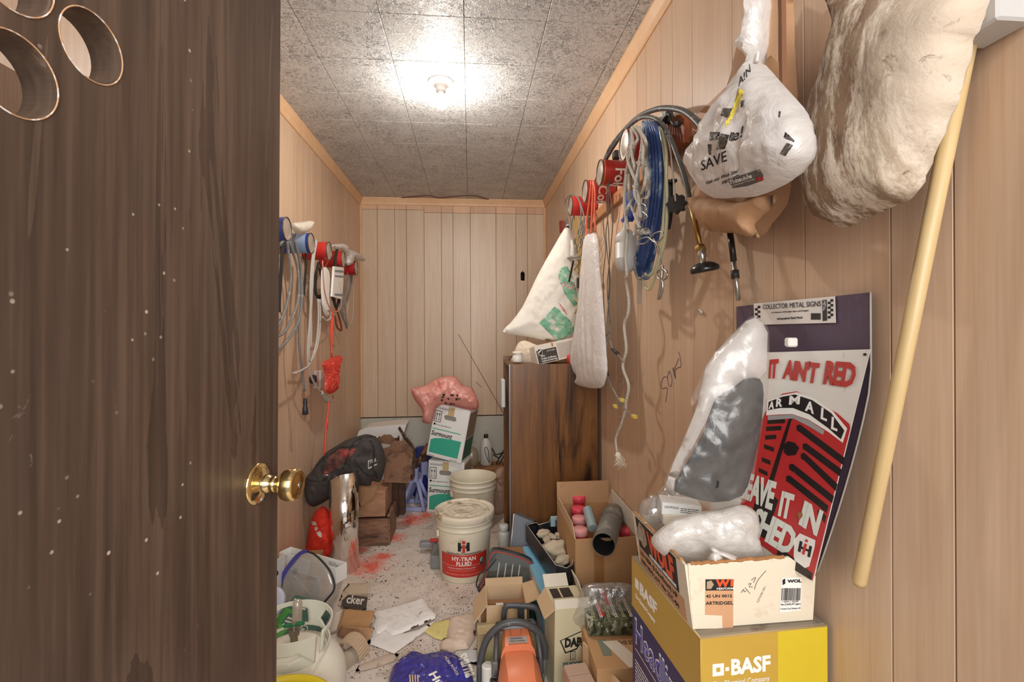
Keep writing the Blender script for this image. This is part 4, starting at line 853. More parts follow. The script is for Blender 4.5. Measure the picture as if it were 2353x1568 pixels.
class Box:
    """carton: local x width, y depth, z up, origin at the bottom centre"""
    def __init__(s, name, label, M, W, D, H, m, cat='box', op=False, wall=.004, b=.002, group=None, inner=None, flapm=None, seam=True):
        s.W, s.D, s.H = W, D, H; s.M = M; s.t = thing(name, label, cat, M=M, group=group); t = s.t
        if not op:
            MB().box((0, 0, H/2), (W, D, H), b=b).obj('carton_body', m, t)
            if seam:
                for sg in (-1, 1): MB().box((0, sg*(D/4+.0006), H+.0012), (W-.004, D/2-.0025, .0024), b=.0008).obj('top_flap', flapm or m, t)
        else:
            mb = MB(); o = [(-W/2, -D/2), (W/2, -D/2), (W/2, D/2), (-W/2, D/2)]; i_ = [(-W/2+wall, -D/2+wall), (W/2-wall, -D/2+wall), (W/2-wall, D/2-wall), (-W/2+wall, D/2-wall)]
            mb.plate(o, [i_], H-.003, T((0, 0, .003))).obj('carton_walls', m, t)
            MB().box((0, 0, .002), (W-.001, D-.001, .003)).obj('carton_bottom', inner or m, t)
    def front(s): x, y, z = s.ax(); return Face(s.M @ V((-s.W/2, -s.D/2, 0)), x, z)
    def left(s): x, y, z = s.ax(); return Face(s.M @ V((-s.W/2, s.D/2, 0)), -y, z)
    def right(s): x, y, z = s.ax(); return Face(s.M @ V((s.W/2, -s.D/2, 0)), y, z)
    def top(s, e=.0025): x, y, z = s.ax(); return Face(s.M @ V((-s.W/2, -s.D/2, s.H+e)), x, y)
    def back_in(s, wall=.004): x, y, z = s.ax(); return Face(s.M @ V((-s.W/2, s.D/2-wall, 0)), x, z)
    def ax(s): m = s.M.to_3x3(); return m.col[0], m.col[1], m.col[2]
    def put(s, mb, name, m, **k): return mb.obj(name, m, s.t, world=True, **k)
def frame(bl, rots, W, D):
    """matrix whose front lower left corner is the world point bl"""
    m = Matrix.Identity(4)
    for a, ax in rots: m = m @ R(a, ax)
    return T(bl-m.to_3x3() @ V((-W/2, -D/2, 0))) @ m
KB = lambda n, c, **k: mat(n, c, .75, var=.07, vs=8, dirt=(k.get('d', '#8a6a4c'), k.get('lo', .62), k.get('s', 7)), bump=.12, bs=90, stretch=(1, 1, .15))
CARD = KB('corrugated_card', '#bd9468'); CARD2 = KB('pale_card', '#cdb08c'); CARD3 = KB('worn_dark_card', '#9a6f4a', lo=.52); CIN = KB('card_inside', '#c49c74')
WCARD = mat('white_carton', '#ecedea', .55, var=.04, dirt=('#a79c8c', .66, 8)); WCARD2 = mat('dirty_white_carton', '#d8cfbf', .65, dirt=('#a9906c', .55, 7))
TEAL = mat('teal_print', '#3cae94', .5, var=.03); TAPE = mat('packing_tape', '#c9b184', .25, var=.05)

# ---- cabinet against the right wall
CABW = wood('cabinet_walnut_laminate', '#432a1b', '#85592f', 5.5, (1, 1, .10), .34, ring=1, fine=.3, dark='#2b1a10', rv=0)
ctl = at(1172, 838, d=2.45); cH = ctl.z; cx0, cx1, cy0, cy1 = .198, .650, ctl.y, ctl.y+.47
cab = thing('cabinet', 'tall walnut laminate cabinet standing side-on against the right wall', 'cabinet', ((cx0+cx1)/2, (cy0+cy1)/2, 0))
MB().box(((cx0+cx1)/2, cy0+.008, cH/2), (cx1-cx0, .016, cH), b=.001).obj('side_panel', CABW, cab, world=True)
MB().box(((cx0+cx1)/2, cy1-.008, cH/2+.01), (cx1-cx0, .016, cH+.02), b=.001).obj('side_panel', CABW, cab, world=True)
MB().box(((cx0+cx1)/2, (cy0+cy1)/2, cH-.009), (cx1-cx0-.001, cy1-cy0-.034, .016), b=.001).obj('top_board', CABW, cab, world=True)
MB().box((cx1-.004, (cy0+cy1)/2, cH/2), (.006, cy1-cy0-.034, cH-.02)).obj('back_board', CARD3, cab, world=True)
for z in (.08, .42, .77): MB().box(((cx0+cx1)/2+.01, (cy0+cy1)/2, z), (cx1-cx0-.03, cy1-cy0-.034, .016), b=.001).obj('shelf', CABW, cab, world=True)
MB().box((cx0+.0, cy0+.0005, cH/2), (.003, .019, cH+.001)).obj('edge_band', mat('metal_edge', '#8d8f98', .35, .6), cab, world=True)
MB().box((cx0-.001, cy0+.0095, cH/2), (.003, .018, cH)).obj('edge_band', mat('metal_edge2', '#8d8f98', .35, .6), cab, world=True)
for u, v in ((1217, 923), (1328, 922), (1221, 1118)):
    p = at(u, v, Y=cy0); MB().cyl(.0045, -.0005, .0018, mtx(p, (1, 0, 0), (0, 0, 1)), 12, bev=.0006).obj('screw_head', mat('bronze_screw', '#8a6640', .4, .7), cab, world=True)
MB().box((cx0-.008, cy1-.09, .93), (.022, .1, .16), b=.005).obj('white_bottle_holder', mat('shelf_white', '#dfe4e4', .4), cab, world=True)
# ---- things on the cabinet
def bottle(name, label, prof, at_, m, cap, caprof, n=28, cat='bottle', group=None):
    t = thing(name, label, cat, at_, group=group); MB().lathe(prof, n=n).obj('body', m, t); MB().lathe(caprof, n=n).obj('cap', cap, t); return t
HD = mat('white_hdpe', '#d9d9d2', .4, var=.03)
bottle('pill_bottle', 'small white ribbed bottle with flat cap on the cabinet corner', [(0, 0), (.025, 0), (.026, .003), (.026, .03), (.022, .036), (.0215, .045)], at(1189, 832, d=2.52), HD, mat('cream_cap', '#e7dfcf', .4), [(.0215, .042), (.0265, .042), (.0265, .052), (.024, .054), (0, .054)])
Mj = T(at(1232, 835, d=2.5)+V((.118, .07, .006))) @ R(10, 'Z') @ R(-11, 'Y') @ R(-8, 'X')
jd = Box('printed_carton', 'tilted white printed carton with dark label block on top of cabinet', Mj, .245, .13, .098, mat('newsprint_white', '#ddd3c8', .6, dirt=('#b9a693', .58, 12)))
f = jd.front()
jd.put(fr_(f, .005, .004, .115, .072), 'dark_label', mat('black_brown_print', '#3d362f', .5))
jd.put(ft(f, '80%', .024, .036, .009, .022, bold=.01, e=.001), 'lettering', PAPERW); jd.put(ft(f, "D'ether de Marque", .024, .022, .0095, .082, bold=.02, e=.001), 'lettering', PAPERW); jd.put(ft(f, 'Liquide de Demarrage', .024, .010, .0095, .085, bold=.02, e=.001), 'lettering', PAPERW)
jd.put(ft(f, 'JOHN DEERE', .062, .058, .006, .045, e=.001), 'lettering', PAPERW)
lg = MB().plate([(.012, .052), (.017, .046), (.032, .046), (.037, .052), (.037, .074), (.032, .079), (.017, .079), (.012, .074)], (), .0006, f.M(.0008)); jd.put(lg, 'logo_shield', PAPERW)
lg = MB().plate([(.0135, .053), (.018, .048), (.031, .048), (.0355, .053), (.0355, .073), (.031, .0775), (.018, .0775), (.0135, .073)], (), .0004, f.M(.0014)); jd.put(lg, 'logo_field', INK)
dq = [(.016, .056), (.019, .058), (.022, .063), (.027, .064), (.030, .069), (.033, .070), (.032, .073), (.029, .073), (.028, .076), (.0265, .073), (.025, .069), (.020, .068), (.017, .064), (.015, .059)]
jd.put(MB().plate(dq, (), .0004, f.M(.0019)), 'logo_animal', PAPERW)
jd.put(lines(f, .122, .085, .238, 17, .0046, .0016, 3), 'small_print', mat('brown_print', '#7b5a4c', .6), kind='stuff')
jd.put(fr_(f, .094, .078, .102, .096), 'brown_tape_mark', mat('brown_mark', '#a66a45', .6)); jd.put(ft(jd.top(), 'NEW PARTS LINE 10', .11, .05, .012, .09), 'lettering', mat('grey_text', '#77706a', .6))
sb = cushion([at(u, v, d=2.62) for u, v in ((1190, 790), (1205, 783), (1225, 790), (1240, 800), (1240, 834), (1178, 834), (1180, 815))], (-.2, -1, .2), .03, res=.008, wr=.01, ws=30)
tag(sb.obj('crumpled_paper_bag', mat('cream_paper', '#dccbb6', .7)), 'crumpled cream paper bag between pill bottle and printed carton', 'bag')
tag(MB().lathe([(0, 0), (.014, 0), (.015, .03), (.012, .045), (0, .047)], T(at(1309, 836, d=2.52))).obj('red_top_bottle', REDP), 'small red topped bottle beside the printed carton on cabinet', 'bottle')

# ---- buckets
def rng(z, rb, rt, H): return interp(rb, rt, max(0, min(1, z/H)))
def wrapc(mb, rf, a0, L=.006): subdiv(mb, L); mb.v = [V(((rf(p.y)+p.z)*cos(a0+p.x/rf(p.y)), (rf(p.y)+p.z)*sin(a0+p.x/rf(p.y)), p.y)) for p in mb.v]; return mb
PLC = mat('cream_bucket_plastic', '#e6ddc6', .42, var=.04, dirt=('#a99a7a', .62, 9)); PLC2 = mat('dusty_lid_plastic', '#e3d9c4', .55, var=.05, dirt=('#8d7556', .52, 11))
def bucket(pos, label, lid=True, H=.335):
    t = thing('plastic_bucket', label, 'bucket', pos)
    out = [(0, 0), (.126, 0), (.130, .004), (rng(.25, .130, .144, .335), .25), (.1445, .262), (.152, .264), (.152, .268), (.1465, .272), (.1475, .292), (.1545, .294), (.1545, .298), (.1485, .302), (.150, .322), (.1555, .324), (.156, .332), (.154, H), (.149, H), (.147, .33), (.142, .25), (.127, .008), (0, .008)]
    MB().lathe(out, n=64).obj('bucket_body', PLC, t)
    if lid:
        MB().lathe([(.158, .306), (.1605, .308), (.1605, .334), (.159, .340), (.152, .342), (.149, .339), (.147, .333), (.128, .331), (.126, .334), (.122, .334), (.12, .331), (.09, .332), (.088, .334), (.085, .332), (.06, .331), (.058, .333), (.055, .331), (0, .331)], n=64).obj('lid', PLC2, t)
        for k in range(24):
            a = 2*pi*k/24+.1; MB().box((.1607, 0, .321), (.0012, .0018, .022), R(math.degrees(a), 'Z')).obj('lid_notch', PLC2, t)
        sp = T((-.035, -.072, .332)); MB().lathe([(0, .006), (.014, .006), (.016, .004), (.018, 0), (.023, 0), (.024, .002), (.026, 0)], sp, 28).obj('pour_spout', PLC2, t)
    for a in (0.35, pi+.35):
        MB().box((.149, 0, .236), (.012, .024, .034), R(math.degrees(a), 'Z'), b=.003).obj('handle_ear', PLC, t)
    return t
hb = at(1067, 1165, d=2.60); hb = V((hb.x, hb.y, 0))
hy = bucket(hb, 'lidded cream bucket with red and white hydraulic fluid label, front of floor')
a0 = atan2(-hb.y, -hb.x)-.03; rf = lambda z: interp(.130, .144, z/.25)+.0006
wrapc(MB().plate([(-.135, .034), (.135, .034), (.135, .150), (-.135, .150)], (), .0004), rf, a0, .012).obj('red_label', mat('label_red', '#c23328', .4, dirt=('#d99a86', .66, 50)), hy)
for y0, y1, m in ((.1535, .1545, REDP), (.094, .0948, PAPERW)): wrapc(MB().plate([(-.135, y0), (.135, y0), (.135, y1), (-.135, y1)], (), .0003, T((0, 0, .0006))), rf, a0, .012).obj('label_line', m, hy)
I0 = Matrix.Identity(4)
class Flat(Face):
    def __init__(s): pass
    def M(s, e=0): return T((0, 0, e))
FL = Flat()
def wt(body, x, y, h, wd, m, **k): return wrapc(ft(FL, body, x, y, h, wd, e=.0008, **k), rf, a0, .01).obj('lettering', m, hy)
wt('Hydraulic/Transmissions', -.092, .153, .012, .185, INK, bold=.01); wt('HY-TRAN', -.062, .121, .021, .124, PAPERW, bold=.03); wt('FLUID', -.038, .096, .021, .078, PAPERW, bold=.03)
wt('CAUTION: HARMFUL IF SWALLOWED', -.088, .078, .006, .15, PAPERW); wt('SEE BACK PANEL FOR CAUTION AND WARNING', -.080, .067, .0045, .14, mat('pink_print', '#e0a093', .5)); wt('NET CONTENTS: FIVE GALLONS (18.9 L)', -.10, .046, .006, .19, mat('pink_print2', '#e6b0a4', .5))
for x0, x1, y0, y1, m in ((-.030, -.014, .171, .216, INK), (.014, .030, .171, .216, INK), (-.014, -.009, .186, .200, INK), (.009, .014, .186, .200, INK), (-.007, .007, .164, .206, REDP), (-.008, .008, .210, .226, REDP)):
    wrapc(MB().plate([(x0, y0), (x1, y0), (x1, y1), (x0, y1)], (), .0004, T((0, 0, .0003))), rf, a0, .01).obj('logo_bar', m, hy)
for xc_, m, r in ((.100, INK, .0135), (.100, PAPERW, .0118), (.100, TEAL, .0095)): wrapc(MB().plate(circ(xc_, .112, r, 24), (), .0003, T((0, 0, .0006+(.0135-r)*.2))), rf, a0, .01).obj('seal', m, hy)
wrapc(MB().plate([(.088, .104), (.112, .104), (.114, .086), (.107, .090), (.104, .082), (.099, .092), (.094, .082), (.091, .090), (.086, .087)], (), .0003, T((0, 0, .0004))), rf, a0, .01).obj('seal_ribbon', INK, hy)
ob_ = at(1087, 1090, d=3.2); ob_ = V((ob_.x, ob_.y, 0)); ob2 = bucket(ob_, 'open empty cream bucket behind the lidded bucket', lid=False)
ang = atan2(-ob_.y, -ob_.x)
MB().box((.1435, 0, .225), (.004, .034, .034), R(math.degrees(ang), 'Z')).obj('ear_plate', HD, ob2)
MB().tube([(.147*cos(ang-.02), .147*sin(ang-.02), .228), (.152*cos(ang+.12), .152*sin(ang+.12), .213), (.15*cos(ang+.22), .15*sin(ang+.22), .203)], .0018, 6).obj('bail_wire', STEEL, ob2)

# ---- the two tall herbicide cartons and the red bag on them
SW, SD, SH = .262, .21, .375
def surmount(bl, rots, label):
    b = Box('chemical_carton', label, frame(bl, rots, SW, SD), SW, SD, SH, WCARD, b=.004, group=None)
    f = b.front(); b.put(ft(f, '00242636', .016, SH-.032, .015, .092, e=.0008), 'lettering', INK)
    x, y = .012, SH-.125; mb = MB().plate([(x, y), (x+.05, y), (x+.05, y+.08), (x, y+.08)], [[(x+.004, y+.004), (x+.046, y+.004), (x+.046, y+.076), (x+.004, y+.076)]], .0003, f.M(.0004)); b.put(mb, 'arrow_frame', INK)
    for dx in (.010, .029): b.put(MB().plate([(x+dx, y+.014), (x+dx+.011, y+.014), (x+dx+.011, y+.018), (x+dx+.007, y+.018), (x+dx+.007, y+.05), (x+dx+.012, y+.05), (x+dx+.0055, y+.066), (x+dx-.001, y+.05), (x+dx+.004, y+.05), (x+dx+.004, y+.018), (x+dx, y+.018)], (), .0003, f.M(.0004)), 'arrow', INK)
    hs_ = [(.098+.016*cos(a), SH-.078+.013*sin(a)) for a in [pi/2+pi*i/8 for i in range(9)]]+[(.155+.016*cos(a), SH-.078+.013*sin(a)) for a in [-pi/2+pi*i/8 for i in range(9)]]
    b.put(MB().plate(hs_, (), .0004, f.M(.0004)), 'hand_hole', mat('slot_dark', '#6b655f', .8)); b.put(MB().plate([(p[0]+.002, p[1]-.005 if p[1] < SH-.078 else p[1]-.004) for p in hs_], (), .0004, f.M(.001)), 'slot_shadow', mat('slot_flap', '#8f8a83', .8))  # slightly lighter inset plate laid over the hand hole
    b.put(fr_(f, .105, SH-.066, .15, SH-.003, e=.0012), 'yellowed_tape', TAPE)
    b.put(MB().plate(circ(.021, SH-.142, .008, 16), (), .0003, f.M(.0004)), 'logo_dot', INK); b.put(ft(f, 'Dow AgroSciences', .034, SH-.148, .010, .112, e=.0008), 'lettering', INK)
    b.put(fr_(f, .012, SH-.178, .222, SH-.172), 'teal_line', TEAL); b.put(ft(f, 'Surmount', .010, SH-.222, .034, .155, bold=.022, shear=.15, e=.0008), 'lettering', INK)
    b.put(MB().plate([(.014, .028), (.230, .028), (.236, .150), (.15, .150), (.09, .144), (.045, .134), (.014, .120)], (), .0003, f.M(.0004)), 'teal_field', TEAL)
    b.put(ft(f, 'Herbicide', .012, .006, .009, .045, e=.0008), 'lettering', INK); b.put(ft(f, '2 x 2.5 gal', .178, .008, .009, .05, e=.0008), 'lettering', INK)
    g = b.right(); b.put(fr_(g, .004, .02, SD-.004, .165), 'teal_side', mat('dark_teal', '#2c6b58', .5)); b.put(fr_(g, .004, .17, SD-.006, SH-.02), 'brown_side', mat('grey_brown_side', '#9a8878', .6, var=.2, vs=30, stretch=(1, 1, .1)))  # side panels darker and browner than the front print
    return b
lo = surmount(at(981, 1180, Z=0)+V((0, 0, .001)), [(-14, 'Z'), (2, 'Y')], 'lower white and teal herbicide carton, partly behind open bucket')
up = surmount(at(979, 1050, d=3.42)+V((0, 0, .012)), [(-17, 'Z'), (11, 'Y')], 'upper white and teal herbicide carton leaning to the right, red bag on it')
RB = film('coral_plastic_bag', '#ffb9ad', .97, .3, .08, .25, .5, 30)
rb_o = [(945, 893), (975, 887), (1000, 872), (1025, 864), (1050, 868), (1066, 888), (1085, 892), (1099, 922), (1096, 942), (1062, 937), (1030, 930), (1004, 936), (997, 960), (990, 974), (970, 970), (972, 950), (965, 935), (952, 918)]
rbc = cushion([at(u, v, d=3.40) for u, v in rb_o], (-.1, -1, .25), .10, .06, res=.011, wr=.035, ws=9, seed=51, sm=2, cre=1)
rbt = thing('red_plastic_bag', 'crumpled coral red plastic bag slumped over the upper herbicide carton', 'bag', at(1020, 950, d=3.4)); rbc.obj('bag', RB, rbt, world=True)
rf2 = Face(rbc.info[0], rbc.info[1], rbc.info[2]); rr = random.Random(3)
for k in range(13):
    u, v = 1000+rr.random()*55, 905+rr.random()*24; drape(subdiv(rf2.poly([(u, v), (u+3+rr.random()*5, v-2+rr.random()*4), (u+5, v+4), (u+1, v+5)]), .01), rbc, rbc.info[3]).obj('print_fleck', INK, rbt, world=True)
# ---- jack stand
JK = mat('lavender_blue_paint', '#a3addc', .45, dirt=('#a39a94', .6, 20)); RUST = mat('rusty_steel', '#5d4436', .75, .2, var=.3, vs=20, dirt=('#3a2c26', .5, 14), bump=.4, bs=60)
jb = at(952, 1174, Z=0); jk = thing('jack_stand', 'lavender blue steel jack stand on orange stained floor', 'jack stand', (jb.x, jb.y+.06, 0), -8)
for sx in (-1, 1):
    for sy in (-1, 1): MB().tube([(sx*.085, sy*.085, .008), (sx*.022, sy*.022, .2)], .016, 4, smooth=0).obj('leg', JK, jk)
    MB().box((sx*.083, 0, .02), (.006, .16, .026)).obj('foot_brace', JK, jk); MB().box((0, sx*.083, .02), (.16, .006, .026)).obj('foot_brace', JK, jk)
MB().box((0, 0, .24), (.048, .048, .1), b=.004).obj('sleeve', JK, jk); MB().box((0, 0, .30), (.034, .028, .06), b=.002).obj('post', RUST, jk)
MB().box((0, 0, .335), (.05, .07, .012), b=.002).obj('saddle', RUST, jk); 
for sg in (-1, 1): MB().box((0, sg*.032, .346), (.05, .01, .016), b=.002).obj('saddle_horn', RUST, jk)
j2 = at(972, 1158, Z=0); jk2 = dup(jk, T((j2.x+.0, j2.y+.10, 0)) @ R(20, 'Z'), 'lavender blue jack stand standing behind the first, half hidden by cartons'); jk['group'] = jk2['group'] = 'jack stands by the cartons'
# ---- rusty steel brackets in front of a wood block
def channel(px, d, L, zb, label):
    P = [at(u, v, d=d) for u, v in px]; o = P[0]; f = Face(o, (1, 0, 0), (0, 0, 1)); t = thing('steel_bracket', label, 'bracket', V((sum(p.x for p in P)/len(P), o.y, zb)))
    q = [f.p(u, v) for u, v in px]; MB().plate(q, (), .008, f.M()).obj('end_plate', RUSTO, t, world=True)
    xs_ = [p[0] for p in q]; ys_ = [p[1] for p in q]; x0, x1, y0, y1 = min(xs_), max(xs_), min(ys_), max(ys_)
    for x in (x0, x1): MB().box(o+V((x, L/2, y0+(y1-y0)*.3)), (.006, L, (y1-y0)*.5), b=.001).obj('side_flange', RUST, t, world=True)
    MB().box(o+V(((x0+x1)/2, L/2, y0+.02)), (x1-x0, L, .006)).obj('web', RUST, t, world=True); return t
RUSTO = mat('rust_orange_plate', '#8d6850', .7, .1, var=.3, vs=18, dirt=('#2b2623', .50, 9), bump=.4, bs=70)
channel([(883, 1108), (884, 1055), (900, 1043), (930, 1040), (948, 1055), (942, 1110)], 3.02, .10, .3, 'front rusty steel bracket end plate with clipped corners')
channel([(880, 1085), (876, 1032), (893, 1028), (905, 1014), (930, 1013), (950, 1035), (946, 1085)], 3.16, .10, .4, 'middle grey rusty bracket rising behind the front one')
channel([(866, 1018), (870, 1008), (882, 999), (898, 999), (912, 1014), (905, 1022)], 3.3, .10, .45, 'rearmost black bracket beside the black bag')
po = thing('steel_post', 'dark rusty steel post standing under the rusty brackets', 'post', at(908, 1190, Z=0))
a, b = at(894, 1190, Z=0), at(915, 1190, Z=0); MB().box(((a.x+b.x)/2, a.y+.03, .16), (b.x-a.x, .05, .32), b=.002).obj('column', RUST, po, world=True)
MB().box((b.x+.02, a.y+.06, .17), (.04, .06, .33), b=.002).obj('angle_iron', RUST, po, world=True)
an = MB().tube([at(918, 985, d=3.5), at(930, 1005, d=3.4), at(947, 1025, d=3.3), at(950, 1036, d=3.22)], .012, 4, smooth=0, flat=1.6); ant = thing('angle_iron_with_wire', 'slanting brown angle iron with curled wire behind the brackets', 'iron', at(930, 1005, d=3.4)); an.obj('iron', RUST, ant, world=True)
for u, v in ((925, 993), (934, 1003), (942, 1006)): MB().tube([at(u+4*cos(a), v+4*sin(a), d=3.36) for a in [i*.7 for i in range(8)]], .0016, 5, smooth=3).obj('wire_curl', STEEL, ant, world=True)
# ---- wooden blocks
OLDW = wood('weathered_timber', '#6b4a3a', '#a17c62', 7, (.15, 1, 1), .85, fine=.55, bump=.4, rv=.1, dark='#4a3228'); OLDW2 = wood('worn_timber', '#8a6048', '#bb9070', 7, (.15, 1, 1), .85, fine=.5, bump=.3)
l0 = at(893, 1253, Z=0)
tb = thing('timber_crate', 'weathered brown wooden crate at the bottom of the stack beside chrome pipe', 'crate', (l0.x-.15, l0.y+.1, 0))
for nm, c, d in (('front_board', (l0.x-.15, l0.y, .082), (.30, .02, .162)), ('end_board', (l0.x+.0, l0.y+.12, .09), (.018, .24, .18)), ('end_board', (l0.x-.30, l0.y+.12, .08), (.018, .24, .16)), ('back_board', (l0.x-.15, l0.y+.235, .08), (.28, .018, .16)), ('base_board', (l0.x-.15, l0.y+.12, .012), (.28, .21, .02))):
    MB().box(c, d, b=.002).obj(nm, OLDW, tb, world=True)
MB().box((l0.x-.15, l0.y+.10, .09), (.27, .16, .13), b=.003)  # inner void stays open
u1 = at(885, 1187, d=2.93)
ub = tag(MB().box((u1.x-.135, u1.y+.13, .245), (.27, .24, .155), b=.003).obj('timber_block', OLDW2), 'sawn timber block with orange paint, stacked on the weathered crate', 'block')
OP = mat('orange_marking_paint', '#f0543f', .5, var=.05)
tag(MB().sphere(at(867, 1122, d=3.05), .02, sc=(1, .9, .5), nz=.2).obj('orange_chalk_lump', OP), 'small orange painted lump on the timber block', 'lump')
pbk = cushion([at(u, v, d=2.86) for u, v in ((822, 1118), (845, 1114), (866, 1118), (862, 1140), (845, 1156), (826, 1164))], (.2, -1, .3), .02, res=.008, wr=.01, ws=20)
tag(pbk.obj('kraft_paper_scrap', KRAFT), 'brown paper scrap drooping over timber block beside chrome pipe', 'paper')
# ---- white styrofoam tray box and blue barrel behind
wp = [(818, 1012), (826, 990), (843, 982), (920, 975), (934, 976), (925, 1008), (925, 1130), (822, 1130)]
fw2 = Face(at(870, 1010, d=3.75), (1, 0, 0), (0, 0, 1)); tag(MB().plate([fw2.p(*q) for q in wp], (), .22, fw2.M(-.2)).obj('white_carton', WCARD), 'low white carton against concrete wall behind the black bag', 'box')
brb = at(965, 1060, d=3.85); bar = thing('blue_container', 'dark blue plastic drum behind the herbicide cartons', 'drum', (brb.x+.02, brb.y, 0))
MB().lathe([(0, 0), (.10, 0), (.105, .01), (.105, .28), (.09, .33), (.05, .37), (0, .38)], n=32).obj('drum_body', mat('deep_blue_plastic', '#23378c', .35), bar)
MB().tube([(-.03, -.12, .26), (.06, -.1, .42)], .012, 4, smooth=0, flat=1.5).obj('wood_lath', OLDW2, bar)
# ---- bottles by the concrete wall
bp = at(1117, 1060, d=3.85); sh_ = thing('bottle_carton', 'brown paper wrapped carton under the bottles near the cabinet', 'box', (bp.x+.03, bp.y, 0))
MB().box((0, 0, .115), (.26, .2, .23), b=.006).obj('carton_body', CARD3, sh_)
oil_ = bottle('quart_oil_bottle', 'white oil bottle with black stripe and black cap beside the cabinet', [(0, 0), (.044, 0), (.048, .006), (.048, .12), (.044, .16), (.028, .195), (.015, .21), (.014, .215)], (bp.x, bp.y, .231), mat('white_oil_plastic', '#cfccc6', .35), BLKC, [(.014, .212), (.018, .212), (.018, .236), (.016, .239), (0, .239)])
bw_ = MB().tube([V((bp.x, bp.y, .231))+V(p) for p in ((.02, -.0475, .03), (.0, -.05, .08), (-.012, -.05, .13), (.0, -.048, .15), (.015, -.05, .12), (.022, -.048, .06), (.03, -.044, .02))], .006, 6, flat=.4); bw_.obj('printed_stripe', BLKC, oil_, world=True)
bottle('plastic_jug', 'small cloudy plastic jug left of the white oil bottle', [(0, 0), (.05, 0), (.054, .006), (.054, .09), (.04, .125), (.018, .14), (.018, .15)], (bp.x-.115, bp.y-.0, .231), film('cloudy_plastic', '#cfc4a8', .8, .3), HD, [(.018, .148), (.021, .148), (.021, .162), (0, .162)])
hang('black_cable_tangle', [[(1130, 1030), (1140, 1045), (1165, 1040), (1150, 1065), (1138, 1080)], [(1133, 1045), (1150, 1050), (1160, 1030), (1140, 1070), (1160, 1085)], [(1128, 1060), (1145, 1075), (1165, 1065)]], BLKC, 'tangle of black cable beside the white oil bottle', 'cable', lambda u, v: (u, v), .13, .004) if False else None
tc = thing('black_cable_tangle', 'tangle of black cable between oil bottle and cabinet', 'cable', at(1145, 1075, d=3.7))
for s in ([(1130, 1030), (1140, 1045), (1160, 1040), (1150, 1062), (1138, 1080)], [(1133, 1045), (1148, 1052), (1160, 1032), (1140, 1070), (1156, 1085)], [(1128, 1062), (1145, 1078), (1160, 1065), (1150, 1098), (1140, 1100)]): MB().tube([at(u, v, d=3.84) for u, v in s], .0055, 6).obj('cable', BLKC, tc, world=True)
tk = cushion([at(u, v, d=3.35) for u, v in ((1136, 1085), (1160, 1075), (1166, 1120), (1162, 1175), (1135, 1180), (1130, 1140))], (-.3, -1, 0), .05, res=.01, wr=.02, ws=14)
tag(tk.obj('kraft_bag', mat('red_brown_bag', '#a98a76', .7, dirt=('#b5523a', .56, 9))), 'crumpled brown and red paper bag between buckets and cabinet', 'bag')
# ---- chrome pipe
CHR = NT('scuffed_chrome'); CHR.set(.07, 1); n_ = CHR.noise(22, CHR.co('Object', (1, 1, .05)), 4, .5); CHR.base(CHR.mix(CHR.ramp(CHR.noise(26, CHR.co('Object', (1, 1, .5)), 7, .6, .7), [(.66, BL), (.76, WH)]), '#eceae6', '#a08c78')); CHR.bump(n_, .35, .012)
cp = at(790, 1310, Z=0); cp = V((cp.x, cp.y+.01, 0)); ct_ = thing('chrome_pipe', 'scuffed chrome pipe standing upright, slash cut at the top', 'pipe', cp)
mb = MB(); n = 64; vs = []; r = .0765
for k in range(n):
    a = 2*pi*k/n; zt_ = .535-.045*max(0, -cos(a-.2))**1.5
    for rr_, z in ((r, 0), (r, zt_), (r-.003, zt_), (r-.003, 0)): vs.append((rr_*cos(a), rr_*sin(a), z))
mb.add(vs, [(4*k+j, 4*((k+1) % n)+j, 4*((k+1) % n)+(j+1) % 4, 4*k+(j+1) % 4) for k in range(n) for j in range(4)], None, True); mb.obj('tube', CHR.m, ct_)
for u, v, s in ((787, 1305, -1), (812, 1308, 1)):
    p = at(u, v, Z=.03)-cp; a = -pi/2+s*.35; MB().box((r*cos(a), r*sin(a), .022), (.004, .003, .044), R(math.degrees(a), 'Z')).obj('slot', mat('slot_black', '#16120f', .8), ct_)
# ---- black duffel slumped over the block
DUF = mat('faded_black_canvas', '#474342', .85, var=.12, vs=14, dirt=('#564743', .6, 5), bump=.3, bs=350); DUFO = mat('orange_dusted_canvas', '#6a4440', .85, dirt=('#e4574a', .55, 10), bump=.3, bs=350)
dz = 2.78; f3 = lambda u, v: (u, v)
du_o = [(700, 1125), (704, 1098), (715, 1085), (732, 1060), (750, 1040), (778, 1022), (800, 1010), (822, 1003), (845, 998), (868, 1008), (880, 1030), (886, 1060), (882, 1085), (873, 1108), (855, 1106), (850, 1117), (820, 1116), (790, 1125), (760, 1145), (735, 1160), (716, 1165), (703, 1148)]
duc = cushion([at(u, v, d=dz) for u, v in du_o], (.1, -1, .35), .13, .08, res=.011, wr=.03, ws=9, seed=61, sm=3, cre=.8)
dt = thing('duffel_bag', 'faded black canvas duffel bag slumped over wood and chrome pipe', 'bag', at(790, 1160, d=dz)); duc.obj('bag_body', DUF, dt, world=True)
df_ = Face(duc.info[0], duc.info[1], duc.info[2]); dn = duc.info[3]
drape(subdiv(df_.poly([(752, 1052), (776, 1032), (800, 1030), (818, 1032), (805, 1052), (780, 1072), (760, 1085), (742, 1092), (752, 1070)]), .008), duc, dn, .0015).obj('orange_dusted_panel', DUFO, dt, world=True)
